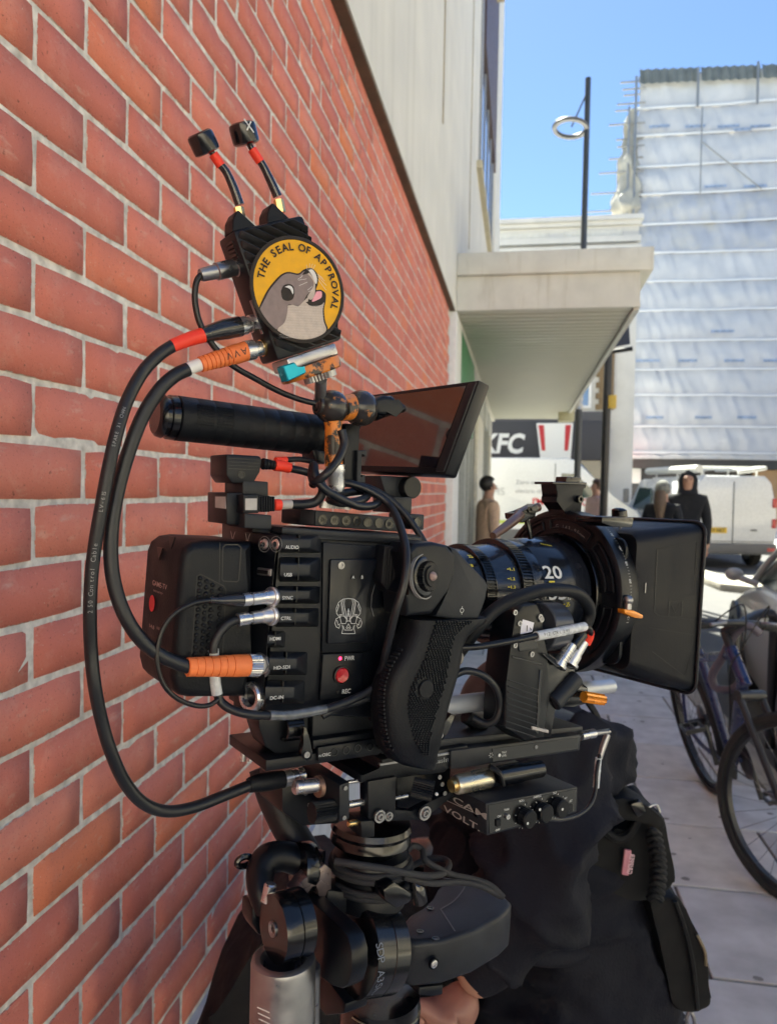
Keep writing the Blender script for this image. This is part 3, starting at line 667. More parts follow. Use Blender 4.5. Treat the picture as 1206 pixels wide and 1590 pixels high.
# --- small silver car at the right edge, its far end at the left
cc = P(1124, 940, 7.0); Xc = cc.x; Yf = cc.y; ca_, sa_ = math.cos(math.radians(8)), math.sin(math.radians(8)); CX = V((ca_, -sa_, 0)); CD = V((-sa_, -ca_, 0))
car = thing('silver_car', 'silver car parked beyond the bicycle at the right edge', 'car', (Xc + .9, Yf - 2, -.1))
M_silver = mat('silver_paint', (.40, .385, .345), .32, metal=0, var=.0, rvar=0, coat=.5)
def cp(u, y, z): return V((Xc, Yf, z - .1)) + CX * (u + .90) + CD * y
secs = [(0, .30, .50, .58), (.05, .24, .55, .66), (.18, .20, .60, .74), (.5, .20, .66, .82), (.85, .20, .74, .88), (1.3, .20, .80, .92), (2.0, .20, .82, .94), (2.7, .20, .80, .92), (3.3, .22, .76, .88), (3.6, .26, .6, .70)]
bm = MB(); rows = []
for (y, zb, zw, zt) in secs:
    k = 1 - .16 * (max(0, 1 - y / .55) ** 2); row = []
    for (u, z) in ((-.84, zb), (-.89, (zb + zw) / 2), (-.88, zw), (-.80, zw + (zt - zw) * .6), (-.60, zt), (0, zt + .02), (.60, zt), (.80, zw + (zt - zw) * .6), (.88, zw), (.89, (zb + zw) / 2), (.84, zb)):
        row.append(bm.bm.verts.new(cp(u * k, y, z)))
    rows.append(row)
for i in range(len(rows) - 1):
    for k in range(10): bm._f((rows[i][k], rows[i][k + 1], rows[i + 1][k + 1], rows[i + 1][k]))
bm._f(rows[0]); bm._f(rows[-1])
bmesh.ops.subdivide_edges(bm.bm, edges=bm.bm.edges[:], cuts=1, smooth=.12, use_grid_fill=True)
part(bm, 'body', M_silver, car, ang=75)
g0 = [(.82, .88, .76), (1.35, 1.19, .62), (2.9, 1.17, .58), (3.5, .90, .72)]
mb = MB()
rg = [[cp(u * m, y, z) for y, z, u in g0] for m in (-1, 0, 1)]
for a_, b_ in ((0, 1), (1, 2)):
    for k in (0, 2): mb.poly((rg[a_][k], rg[a_][k + 1], rg[b_][k + 1], rg[b_][k]))
for r_ in (0, 2): mb.poly(rg[r_])
part(mb, 'glasshouse', M_vglass, car, ang=20)
mb = MB(); mb.prism([cp(-.60, 1.32, 1.19), cp(.60, 1.32, 1.19), cp(.60, 2.95, 1.175), cp(-.60, 2.95, 1.175)], (0, 0, .03), .012, 2)
for s_ in (-1, 1): mb.tube([cp(.77 * s_, .80, .87), cp(.63 * s_, 1.36, 1.20), cp(.60 * s_, 2.9, 1.18), cp(.73 * s_, 3.52, .90)], .030, n=8)
part(mb, 'roof', M_silver, car)
mb = MB(); mb.sphere(cp(-.95, 1.05, .95), .07, sx=1.0, sy=.55, sz=.75, n=16); mb.cyl(cp(-.92, 1.05, .93), cp(-.78, 1.08, .88), .025); part(mb, 'mirror', M_silver, car)
for x in (-.79, .79):
    for y in (.72, 2.95):
        mb = MB(); mb.lathe(cp(x, y, .33) - CX * .118, CX, [(0, .37), (.236, .37)], 28); part(mb, 'wheel_arch', M_black, car); wheel(car, cp(x, y, .315), CX, .315, .25)
for x in (-.66, .66):
    mb = MB(); mb.sphere(cp(x, .14, .60), .12, sx=1.2, sy=.8, sz=.5, n=14); part(mb, 'headlight', M_glass, car)

# --- bicycle
M_bike = mat('navy_bike_paint', (.006, .014, .075), .3, coat=.6)
M_bikek = mat('black_anodised', (.02, .02, .022), .4)
rwc = hitZ(1106, 1228, 0); fwc = hitZ(1268, 1404, 0)
Rr = .345
ax_ = (fwc - rwc); ax_.z = 0; wb = ax_.length; ax_.normalize(); sdb = V((ax_.y, -ax_.x, 0))
lean = (ZU * .985 - sdb * .0 + sdb.cross(ax_) * 0).normalized(); lean = (ZU + V((-.24, .02, 0))).normalized()   # leaning towards the wall side
bk = thing('bicycle', 'navy blue bicycle leaning at a stand on the pavement at the right', 'bicycle', (rwc + fwc) / 2)
def bp_(x, y, s=0): return rwc + ax_ * x + lean * y + lean.cross(ax_) * s
def bwheel(c, axle, R_):
    mb = MB(); pr = [(-.024 + .0, R_ - .035), (-.022, R_ - .012), (-.010, R_), (.010, R_), (.022, R_ - .012), (.024, R_ - .035)]
    t_ = axle.normalized(); mb.lathe(c, t_, pr + [(0, R_ - .04), pr[0]], 64, cap=False); w = part(mb, 'wheel', M_tyre, bk)
    mb = MB(); mb.lathe(c, t_, [(-.012, R_ - .036), (-.012, R_ - .055), (.012, R_ - .055), (.012, R_ - .036)], 64, cap=False); part(mb, 'rim', M_bikek, w)
    mb = MB(); e = t_.orthogonal().normalized(); f = t_.cross(e)
    for k in range(28):
        a = 2 * math.pi * k / 28; a2 = a + (.35 if k % 2 else -.35); d = e * math.cos(a) + f * math.sin(a); d2 = e * math.cos(a2) + f * math.sin(a2)
        mb.cyl(c + d2 * .022 + t_ * (.028 if k % 4 < 2 else -.028), c + d * (R_ - .05), .0011, n=4)
    part(mb, 'spokes', M_rim, w, kind='stuff')
    mb = MB(); mb.cyl(c - t_ * .05, c + t_ * .05, .02, n=14); mb.cyl(c + t_ * .028, c + t_ * .031, .08, n=28); part(mb, 'hub', M_bikek, w)
sb = lean.cross(ax_).normalized()
bwheel(bp_(0, Rr), sb, Rr)
hd_b = bp_(wb - .30, .88); fr_ax = bp_(wb, Rr)
steer = (hd_b - fr_ax).normalized(); fa = V((.80, .60, 0)); fa = (fa - steer * fa.dot(steer)).normalized(); sbb = fa; fwd = steer.cross(fa); fwd = fwd if fwd.dot(ax_) > 0 else -fwd
bwheel(fr_ax, fa, Rr)
bb = bp_(.43, .30); st = bp_(.30, .78); hb = hd_b - steer * .13
mb = MB(); mb.cyl(bb, hb, .024, n=14); mb.cyl(hb - steer * .03, hd_b, .025, n=14); mb.cyl(bb, st, .020, n=14)
mb.cyl(st - (st - bb).normalized() * .04, hd_b - steer * .03, .020, n=14)
for s in (-.055, .055):
    mb.tube([bb + sb * s * .6, bp_(.2, .31, 0) + sb * s, bp_(0, Rr) + sb * s], .010, n=8); mb.tube([st + sb * s * .3 - lean * .05, bp_(.12, .58) + sb * s, bp_(0, Rr) + sb * s], .008, n=8)
part(mb, 'frame', M_bike, bk)
mb = MB()
for s in (-.06, .06): mb.tube([hb - steer * .07 + fa * s, fr_ax + steer * .3 + fa * s, fr_ax + fa * s], .014, n=10)
mb.cyl(hb - steer * .07 - fa * .07, hb - steer * .07 + fa * .07, .022, n=12); part(mb, 'fork', M_bikek, bk)
mb = MB(); h0 = hd_b + steer * .07; mb.cyl(hd_b, h0, .018, n=12); mb.cyl(h0, h0 + fwd * .08, .018, n=12); hc = h0 + fwd * .08
mb.tube([hc - sbb * .23 - fwd * .03, hc - sbb * .10, hc + sbb * .10, hc + sbb * .30 - fwd * .05], .014, n=10); part(mb, 'handlebar', M_bikek, bk)
for s in (-1, 1):
    mb = MB(); mb.cyl(hc + sbb * s * .14 - fwd * .012, hc + sbb * s * .24 - fwd * .032, .018, n=12); part(mb, 'grip', M_tyre, bk)
    mb = MB(); mb.tube([hc + sbb * s * .12 + fwd * .01, hc + sbb * s * .13 + fwd * .05 - lean * .02, hc + sbb * s * .21 + fwd * .05 - lean * .03], .007, n=8); part(mb, 'brake_lever', M_rim, bk)
mb = MB(); sp_ = st + (st - bb).normalized() * .17; mb.cyl(st - (st - bb).normalized() * .02, sp_, .0145, n=12); part(mb, 'seatpost', M_bikek, bk)
mb = MB(); mb.sphere(sp_ + lean * .02 - ax_ * .03, .13, sx=1, sy=.5, sz=.22, X=ax_, Y=sb, Z=lean); mb.sphere(sp_ + lean * .02 + ax_ * .09, .07, sx=1.2, sy=.35, sz=.3, X=ax_, Y=sb, Z=lean); part(mb, 'saddle', M_tyre, bk)
mb = MB(); mb.lathe(bb + sb * .05, sb, [(0, .085), (.004, .088), (.005, .06)], 32); mb.cyl(bp_(0, Rr) + sb * .035, bp_(0, Rr) + sb * .055, .05, .03, n=24); mb.tube([bb + sb * .052 + lean * .085, bp_(0, Rr) + sb * .052 + lean * .045], .004, n=6); mb.tube([bb + sb * .052 - lean * .085, bp_(.04, Rr - .16) + sb * .052, bp_(.0, Rr - .06) + sb * .052], .004, n=6); part(mb, 'drivetrain', M_bikek, bk)
for s, d in ((1, lean * -.17 + ax_ * .03), (-1, lean * .17 - ax_ * .03)):
    mb = MB(); e_ = bb + sb * s * .075 + d; mb.tube([bb + sb * s * .07, e_], .011, n=8); cr = part(mb, 'crank', M_bikek, bk)
    mb = MB(); pc = e_ + sb * s * .055
    for u in (-.045, .045): mb.box(pc + ax_ * u, .012, .09, .018, ax_, sb, lean)
    for u in (-.04, 0, .04): mb.box(pc + sb * u, .09, .010, .016, ax_, sb, lean)
    part(mb, 'pedal', M_bikek, cr)
mb = MB()
for s_ in (-1, 1): mb.tube([hc + sbb * s_ * .14, hc + sbb * s_ * .07 + fwd * .10 + lean * .03, hd_b + fwd * .06 - steer * .02, hd_b - steer * .08 + sb * .03 * s_, (bb + hb) / 2 + sb * .03 * s_], .0028, n=6)
part(mb, 'brake_cable', M_tyre, bk)
# cable lock and bike stand
mb = MB(); q = [P(1178, 983, 3.05), P(1160, 972, 3.05), P(1140, 985, 3.1), P(1122, 1020, 3.15), P(1106, 1048, 3.2), P(1112, 1068, 3.2), P(1138, 1070, 3.15), P(1150, 1055, 3.1), P(1146, 1042, 3.1)]
mb.tube(q, .017, n=12); solo(mb, 'cable_lock', mat('lilac_cable', (.11, .095, .12), .45), 'thick lilac grey cable lock looped round the bicycle frame', 'lock')
mb = MB(); a = hitZ(1136, 1208, 0); b = a + V((.35, .55, 0)); zt_ = .80
mb.tube([a, a + ZU * .5, a + ZU * (zt_ - .12), a.lerp(b, .12) + ZU * zt_, a.lerp(b, .88) + ZU * zt_, b + ZU * (zt_ - .12), b + ZU * .5, b], .026, n=12); solo(mb, 'bike_stand', M_bikek, 'black tubular bicycle stand behind the navy bicycle', 'bike stand')

# --- people, grown from a skeleton
M_skin = mat('skin', (.40, .22, .155), .55, var=.06)
def skinned(name, verts, edges, radii, root=0, sub=2):
    me = bpy.data.meshes.new(name); me.from_pydata([tuple(v) for v in verts], edges, []); ob = bpy.data.objects.new(name, me); col.objects.link(ob)
    m = ob.modifiers.new('s', 'SKIN'); m.use_smooth_shade = True
    for i, d in enumerate(me.skin_vertices[0].data):
        r = radii[i]; d.radius = r if isinstance(r, tuple) else (r, r); d.use_root = (i == root)
    s = ob.modifiers.new('d', 'SUBSURF'); s.levels = sub; s.render_levels = sub
    dg = bpy.context.evaluated_depsgraph_get(); ne = bpy.data.meshes.new_from_object(ob.evaluated_get(dg)); bpy.data.objects.remove(ob); ne.name = name
    for p in ne.polygons: p.use_smooth = True
    return ne
def person(label, foot, h, face, top, legs, hair, hood=False, coat=False, group=None, arms='down'):
    s = h / 1.75; fx, fy = V((face.x, face.y, 0)).normalized(), ZU; sd_ = fx.cross(ZU)
    rot = Matrix((sd_, fx, ZU)).transposed(); t = thing('person', label, 'person', foot, rot, group)
    vs_ = [(0, 0, .95), (0, 0, 1.12), (0, .01, 1.32), (0, 0, 1.47), (0, .01, 1.56), (0, .02, 1.64), (0, .015, 1.71)]
    rr = [(.175, .13), (.165, .125), (.195, .14), (.085, .085), (.052, .055), (.078, .092), (.06, .075)]
    ed = [(i, i + 1) for i in range(6)]
    for sgn in (-1, 1):
        n = len(vs_); vs_ += [(.10 * sgn, 0, .88), (.10 * sgn, .01, .50), (.11 * sgn, -.02, .09), (.12 * sgn, .10, .04)]; rr += [.09, .06, .042, .04]; ed += [(0, n), (n, n + 1), (n + 1, n + 2), (n + 2, n + 3)]
        n = len(vs_)
        if arms == 'front': ar = [(.19 * sgn, 0, 1.41), (.24 * sgn, 0, 1.14), (.12 * sgn, .18, 1.05), (.05 * sgn, .2, 1.06)]
        else: ar = [(.19 * sgn, 0, 1.41), (.24 * sgn, -.01, 1.12), (.23 * sgn, .06, .87), (.22 * sgn, .08, .79)]
        vs_ += ar; rr += [.078, .064, .048, .03]; ed += [(2, n), (n, n + 1), (n + 1, n + 2), (n + 2, n + 3)]
    me = skinned('body', [V(v) * s for v in vs_], ed, [((a[0] * s, a[1] * s) if isinstance(a, tuple) else a * s) for a in rr])
    for m in (M_skin, top, legs): me.materials.append(m)
    for p in me.polygons:
        z = p.center.z / s; x = abs(p.center.x) / s
        p.material_index = 0 if (z > 1.5 or (x > .17 and z < .86)) else (2 if z < .92 and x < .2 else 1)
    ob = bpy.data.objects.new('body', me); col.objects.link(ob); ob.parent = t; MW[ob] = MW[t]
    def W(x, y, z): return MW[t] @ (V((x, y, z)) * s)
    mb = MB()
    if hood:
        mb.lathe(W(0, -.01, 1.47), ZU, [(0, .13 * s), (.08 * s, .115 * s), (.18 * s, .122 * s), (.26 * s, .09 * s), (.30 * s, .01)], 18)
        for v in mb.bm.verts:
            l = MW[t].inverted() @ v.co
            if l.y > .05 * s and l.z > 1.53 * s: v.co = MW[t] @ V((l.x, .03 * s + (l.y - .05 * s) * .2, l.z))
        part(mb, 'hood', top, t)
    else:
        mb.sphere(W(0, -.012, 1.685), .105 * s, sx=.92, sy=1.05, sz=1.0, X=sd_, Y=fx, Z=ZU, n=18)
        for v in mb.bm.verts:
            l = MW[t].inverted() @ v.co
            if l.y > .055 * s and l.z < 1.71 * s: v.co = MW[t] @ V((l.x * .8, .03 * s, l.z))
        part(mb, 'hair', hair, t)
    mb = MB(); mb.sphere(W(0, .11, 1.625), .016 * s, n=8)
    for sg in (-1, 1): mb.sphere(W(.085 * sg, .01, 1.63), .02 * s, sx=.5, n=8)
    part(mb, 'face', M_skin, t)
    mb = MB()
    for sg in (-1, 1): mb.sphere(W(.033 * sg, .098, 1.655), .010 * s, n=8)
    part(mb, 'eyes', M_ink, t)
    mb = MB()
    for sg in (-1, 1):
        for k in range(4): mb.tube([W(.22 * sg + (k - 1.5) * .012, .08, .79), W(.22 * sg + (k - 1.5) * .013, .095, .735), W(.215 * sg + (k - 1.5) * .012, .10, .70 + .005 * abs(k - 1.5))], .009 * s, n=6) if arms == 'down' else None
    if len(mb.bm.verts): part(mb, 'fingers', M_skin, t)
    if coat:
        mb = MB(); mb.lathe(W(0, 0, .45), ZU, [(0, .23 * s), (.45 * s, .20 * s), (.7 * s, .185 * s), (.93 * s, .19 * s), (1.02 * s, .10 * s)], 22)
        for v in mb.bm.verts:
            l = MW[t].inverted() @ v.co; k = 1 + .08 * noise.noise(l * 6); v.co = MW[t] @ V((l.x * k, l.y * .72 * k, l.z))
        part(mb, 'coat', top, t)
    return t
M_navy = mat('navy_fleece', (.010, .011, .015), .9, bump=.4, bscale=60)
M_camel = mat('camel_coat', (.55, .38, .27), .85)
M_pink = mat('pink_coat', (.62, .42, .39), .85)
M_jean = mat('blue_jeans', (.06, .10, .22), .85)
M_hairb = mat('brown_hair', (.07, .04, .025), .6, var=.3, nscale=60)
M_hairk = mat('black_hair', (.012, .011, .01), .5)
M_greyk = mat('grey_knit', (.18, .185, .17), .95, bump=.6, bscale=80)
def foot(px, z, zz=0): p = P(px, 800, z); p.z = zz; return p
person('person in a long beige coat and blue jeans beside the shopfront', foot(757, 8.9), 1.62, V((.9, .4, 0)), M_camel, M_jean, M_hairk, coat=True)
person('person in a pale pink coat behind the black street post', foot(925, 13, -.1), 1.78, V((-.9, -.5, 0)), M_pink, M_jean, M_hairb, coat=True, arms='front')
person('bearded man in a black hooded jacket facing this way before the van', foot(1066, 10.2, -.1), 1.88, V((-.15, -1, 0)), M_navy, M_navy, M_hairk, hood=True)
w_ = person('woman in a grey knit hat with long hair seen from behind', foot(1028, 9.9, -.1), 1.72, V((.5, .8, 0)), M_navy, M_navy, M_greyk)
MWt = MW[w_]; mb = MB(); mb.tube([MWt @ V((0, -.09, 1.60)), MWt @ V((.02, -.14, 1.45)), MWt @ V((.03, -.15, 1.22))], [.07, .08, .03], n=12); part(mb, 'long_hair', mat('light_brown_hair', (.11, .07, .045), .6, var=.3, nscale=80), w_)
# ================================================================ THE CAMERA RIG
RZ = V((0, 0, 1))
K_body = mat('black_anodised_body', (.0042, .0056, .0088), .38, var=.25, nscale=25, bump=.25, bscale=900, rvar=.1, spec=.34)
K_soft = mat('black_rubber', (.0044, .0058, .0088), .52, var=.25, nscale=30, bump=.45, bscale=600, spec=.28)
K_gloss = mat('black_gloss', (.004, .0044, .0055), .24, var=.2, nscale=20, rvar=.05, coat=.3)
K_grey = mat('worn_dark_grey', (.016, .019, .025), .45, var=.25, nscale=18, bump=.2, bscale=500, c2=(.007, .0085, .012), mix=(.4, .7), c2scale=25, spec=.36)
K_cable = mat('cable_jacket', (.008, .0095, .013), .42, var=.15, nscale=20)
K_thin = mat('thin_cable', (.006, .006, .007), .38)
K_silver = mat('brushed_silver', (.62, .62, .63), .28, metal=.9, var=.08, nscale=60, rvar=.1)
K_steel = mat('dull_steel', (.34, .34, .35), .35, metal=.9, var=.15, nscale=60)
K_brass = mat('brass', (.70, .50, .22), .28, metal=.95, var=.1)
K_orange = mat('orange_boot', (.80, .20, .055), .55, var=.08, nscale=60)
K_red = mat('red_tape', (.85, .045, .02), .5, var=.05)
K_rust = mat('worn_orange_paint', (.62, .20, .03), .35, var=.15, nscale=80, c2=(.03, .025, .02), mix=(.50, .56), c2scale=95, bump=.3, bscale=300)
K_ball = mat('chipped_black_ball', (.030, .028, .028), .2, var=.2, nscale=70, c2=(.38, .15, .04), mix=(.60, .64), c2scale=75, rvar=.08)
K_teal = mat('teal_anodised', (.02, .42, .58), .3, metal=.5)
K_ink = mat('white_print', (.62, .63, .62), .5, var=.05)
K_dim = mat('grey_engraving', (.25, .25, .25), .5)
K_yell = mat('yellow_print', (.75, .62, .03), .5)
K_redb = mat('red_button', (.45, .01, .02), .15, coat=.5, var=.05)
K_amber = mat('amber_knob', (.75, .26, .02), .25, metal=.3, coat=.4)
K_gold = mat('champagne_metal', (.60, .55, .42), .28, metal=.9, var=.06)
K_alu = mat('satin_rod', (.50, .53, .58), .42, metal=.45, var=.06, nscale=40)
K_clear = mat('clear_sleeve', (.55, .58, .60), .25, var=.12, nscale=200, coat=.4)
K_lens = mat('lens_barrel', (.010, .012, .018), .24, var=.15, rvar=.05, coat=.25)
K_tape = mat('glossy_black_tape', (.02, .02, .022), .12, var=.2, coat=.5)
K_pale = mat('label_grey', (.42, .40, .38), .6, var=.12, nscale=120)
K_glass = mat('screen_glass', (.012, .008, .009), .03, rvar=.0, var=.05, spec=1.0, coat=1.0)

def zd(p): return (p - CAM).dot(_F)
def pr(r, p): return r * zd(p) / FPX                      # radius in metres of something r photo pixels big at p
def sp(mb, pts, w, d, bev=.0015, seg=2): return mb.prism([rp(x, y, w) for x, y in pts], RW * d, bev, seg)
def sq(mb, x0, y0, x1, y1, w, d, bev=.0012, sl=0.0):      # upright block: level edges follow the rig
    A, B = rl(rp(x0, y0, w)), rl(rp(x1, y1, w))
    return mb.prism([rw(A.x, w, A.z), rw(B.x, w, A.z), rw(B.x, w, B.z), rw(A.x, w, B.z)], RW * d, bev)
def scy(mb, x0, y0, x1, y1, w, rpx, n=28, ch=0, r1=None):
    a, b = rp(x0, y0, w), rp(x1, y1, w); return mb.cyl(a, b, pr(rpx, a), pr(r1 or rpx, b), n, ch)
def scr(mb, x, y, w, rpx, out=.0012): # hex socket screw facing the viewer side
    c = rp(x, y, w); r = pr(rpx, c); mb.lathe(c, -RW, [(0, r), (out, r), (out, r * .5), (out * .2, r * .45), (out * .2, 0)], 12)
def rigthing(name, label, cat, base, group=None): return thing(name, label, cat, base, RM, group)
def knurl(mb, c, ax, r, L, n=36, dep=.0006):
    ax = V(ax).normalized(); e = ax.orthogonal().normalized(); f = ax.cross(e); r0 = []; r1 = []
    for k in range(n * 2):
        a = math.pi * k / n; rr = r if k % 2 else r - dep; d = e * math.cos(a) + f * math.sin(a); r0.append(c + d * rr); r1.append(c + d * rr + ax * L)
    mb.prism(r0, ax * L, back=r1)
def rtext(mb, s, x, y, w, hpx, fit=None, bold=.01, ctr=False):
    o = rp(x, y, w); k = zd(o) / FPX
    mb.text(s, hpx * k, o, RA, RU, bold=bold, fit=(fit * k * 1.18 if fit else None), center=ctr)
def cable(name, label, pts, r, m, cat='cable', n=12, group=None, cap=True):
    mb = MB(); q = [rp(x, y, w) for x, y, w in pts]; mb.tube(q, r, n=n, sub=10, cap=cap)
    return solo(mb, name, m, label, cat, base=q[0], rot=RM, group=group)

# ---------------------------------------------------------------- camera body
cam_t = rigthing('cinema_camera', 'black cinema camera body with white skull emblem and red record button', 'cinema camera', rp(500, 1110, .04))
mb = MB(); sp(mb, [(434, 828), (656, 842), (650, 1118), (410, 1110)], .002, .076, .003); sp(mb, [(392, 813), (450, 820), (440, 1100), (383, 1092)], .0175, .055, .002); part(mb, 'body', K_body, cam_t)
mb = MB(); sp(mb, [(436, 818), (655, 831), (655, 843), (436, 829)], .004, .066, .001); part(mb, 'top_deck', K_body, cam_t)
mb = MB(); sp(mb, [(486, 1102), (612, 1085), (610, 1150), (484, 1166)], .012, .06, .002); part(mb, 'lower_body', K_grey, cam_t)
mb = MB(); sp(mb, [(438, 818), (655, 834), (655, 846), (500, 837), (438, 829)], -.001, .05, .001); part(mb, 'top_plate', K_grey, cam_t)
ridges = [('AUDIO', 435, 826, 500, 860, 443, 852), ('USB', 434, 862, 499, 905, 441, 895), ('SYNC', 430, 907, 498, 939, 438, 931), ('CTRL', 428, 941, 496, 975, 436, 963),
          ('HDMI', 414, 977, 444, 1007, 419, 995), ('HD-SDI', 417, 1009, 478, 1050, 425, 1040), ('DC-IN', 411, 1054, 474, 1095, 419, 1087)]
for nm, x0, y0, x1, y1, tx, ty in ridges:
    mb = MB(); h = (y1 - y0); A = [(x0, y0 + 2), (x1, y0 + 3), (x1 - 1, y1 - 1), (x0 - 1, y1 - 1)]
    fr = [rp(x0 + 1, y0 + h * .30, -.0092), rp(x1 - 17, y0 + h * .32, -.0092), rp(x1 - 18, y1 - h * .26, -.0092), rp(x0, y1 - h * .24, -.0092)]
    mb.prism(fr, (0, 0, 0), .0009, 2, back=[rp(x, y, .0025) for x, y in A]); r_ = part(mb, 'port_ridge', K_grey, cam_t)
    mb = MB(); rtext(mb, nm, tx, ty, -.0095, 5.6, fit=len(nm) * 3.9); part(mb, 'port_label', K_ink, r_)
    xm = x0 + (x1 - x0) * .45; mb = MB(); sp(mb, [(xm, y0 + 4), (xm + 1, y0 + 4), (xm, y1 - 4), (xm - 1, y1 - 4)], -.0094, .004, 0); part(mb, 'seam', K_thin, r_)
# chamfered connector face
mb = MB(); t0, t1 = rp(432, 829, -.006), rp(408, 1096, -.006); b0, b1 = rp(392, 826, .016), rp(372, 1108, .016)
mb.prism([b0, t0, t1, b1], RW * .012, .001, 1); part(mb, 'connector_face', K_body, cam_t)
cn = (t0 - b0).cross(b1 - b0).normalized(); cn = cn if cn.dot(CAM - b0) > 0 else -cn
cx_ax = (t0 - b0).normalized()
def cf(px, py, out=0):
    r = ray(px, py); t = (b0 - CAM).dot(cn) / r.dot(cn); return CAM + r * t + cn * out
for x in (411, 429):
    mb = MB(); c = cf(x, 845); mb.lathe(c, cn, [(0, .0036), (.0012, .0036), (.0016, .0030), (.0016, .0017), (-.002, .0016), (-.002, 0)], 20); part(mb, 'audio_jack', K_silver, cam_t)
    mb = MB(); mb.lathe(c, cn, [(.0003, .0050), (.0004, .0050), (.0004, .0053), (.0003, .0053)], 24, cap=False); part(mb, 'jack_outline', K_dim, cam_t)
mb = MB(); c = cf(412, 888); mb.box(c, .0125, .0035, .0050, cx_ax, cn, cx_ax.cross(cn), .0006); mb.box(c + cn * .0018, .0105, .001, .0034, cx_ax, cn, cx_ax.cross(cn)); part(mb, 'usb_port', K_steel, cam_t)
mb = MB(); c = cf(412, 888, .0025); mb.box(c, .0095, .0008, .0024, cx_ax, cn, cx_ax.cross(cn)); part(mb, 'usb_slot', K_thin, cam_t)
mb = MB(); c = cf(400, 978, .0004); q = [(-.004, -.0075), (.003, -.0075), (.005, -.005), (.005, .005), (.003, .0075), (-.004, .0075)]
zz_ = RU; mb.line([c + cx_ax * x * .8 + zz_ * y for x, y in q], .0005, cn, closed=True); part(mb, 'hdmi_outline', K_ink, cam_t)
for (x, y, r) in ((424, 927, .0072), (423, 956, .0070)):
    mb = MB(); c = cf(x, y, .000); mb.lathe(c, cn, [(0, r * .9), (.002, r * .95), (.003, r * .8), (.003, r * .5)], 24); part(mb, 'round_socket', K_silver, cam_t)
mb = MB(); c = cf(406, 1033); mb.lathe(c, cn, [(0, .0085), (.0015, .0085), (.0018, .006)], 24); part(mb, 'sdi_socket', K_steel, cam_t)
mb = MB(); c = cf(394, 1081); mb.lathe(c, cn, [(0, .0098), (.004, .0098), (.0052, .0086), (.0052, .0066), (.0035, .0060), (-.001, .0058), (-.001, 0)], 32); part(mb, 'dc_socket', K_silver, cam_t)
# skull panel and buttons
mb = MB(); sp(mb, [(502, 842), (604, 850), (600, 912), (583, 950), (580, 1012), (500, 1014)], -.0005, .004, .0008); part(mb, 'side_recess', K_body, cam_t)
mb = MB(); sp(mb, [(514, 869), (586, 868), (584, 880), (574, 902), (568, 930), (567, 962), (571, 998), (509, 1000)], -.0038, .003, .0008); pn = part(mb, 'emblem_panel', mat('panel_blue_black', (.006, .008, .013), .32, var=.15, nscale=20), cam_t)
mb = MB(); scr(mb, 529, 878, -.004, 6, .001); part(mb, 'screw', K_steel, pn)
for x, s in ((548, 'A'), (562.5, 'B')):
    mb = MB(); c = rp(x, 896, -.0038); mb.lathe(c, -RW, [(0, .0019), (.0008, .0018), (.001, .0012)], 16); part(mb, 'button', K_thin, pn)
    mb = MB(); rtext(mb, s, x - 1.6, 898.6, -.0050, 5); part(mb, 'button_letter', K_ink, pn)
# skull emblem line work (crop coordinates of the photograph, 390/820, scale 4.64)
def ek(pts): return [rp(390 + x / 4.64, 820 + y / 4.64, -.0042) for x, y in pts]
mb = MB()
half = [[(700, 508), (660, 512), (630, 535), (612, 580), (615, 615), (640, 650), (635, 625), (660, 622)], [(660, 512), (655, 540), (672, 640), (688, 660)], [(672, 512), (668, 545), (685, 640)],
        [(625, 545), (632, 560), (618, 600)], [(650, 520), (648, 550), (660, 622)], [(640, 650), (650, 690), (680, 688), (692, 655), (672, 635), (645, 632), (640, 650)],
        [(636, 640), (612, 655), (603, 685), (612, 712), (632, 722), (640, 700)], [(618, 665), (626, 700), (640, 690)], [(655, 700), (660, 725), (652, 760), (700, 762)], [(662, 705), (672, 735), (700, 735)],
        [(700, 580), (690, 640), (684, 675), (700, 668)], [(700, 690), (684, 720), (692, 724), (700, 714)], [(700, 580), (694, 600), (700, 640)]]
for pl in half:
    for s in (1, -1):
        q = ek([(700 + (x - 700) * s, y) for x, y in pl]); mb.line(q, .00042, -RW)
part(mb, 'skull_emblem', K_ink, pn)
mb = MB(); sp(mb, [(502, 1016), (564, 1014), (562, 1078), (497, 1088)], -.0022, .004, .0008); bp2 = part(mb, 'record_panel', K_body, cam_t)
mb = MB(); c = rp(529, 1048, -.0022); r = pr(14.5, c); mb.lathe(c, -RW, [(0, r), (.0022, r * .98), (.0024, r * .86), (.0012, r * .82)], 32, cap=False); part(mb, 'button_ring', K_thin, bp2)
mb = MB(); mb.lathe(c, -RW, [(0, r * .8), (.0022, r * .8), (.0030, r * .70), (.0026, r * .3), (.0024, 0)], 32); part(mb, 'record_button', K_redb, bp2)
mb = MB(); mb.lathe(rp(528, 1022.5, -.0022), -RW, [(0, .0013), (.0008, .0009)], 12); part(mb, 'power_light', mat('power_led', (.6, .02, .05), .3, emit=(1, .02, .08, 1.2)), bp2)
mb = MB(); mb.lathe(rp(524, 1074.5, -.0022), -RW, [(0, .0013), (.0005, .0010)], 12); part(mb, 'record_light', K_thin, bp2)
mb = MB(); rtext(mb, 'PWR', 535, 1026, -.0026, 7.2, fit=15); rtext(mb, 'REC', 531, 1077.5, -.0026, 7.2, fit=13); part(mb, 'lettering', K_ink, bp2, kind='stuff')
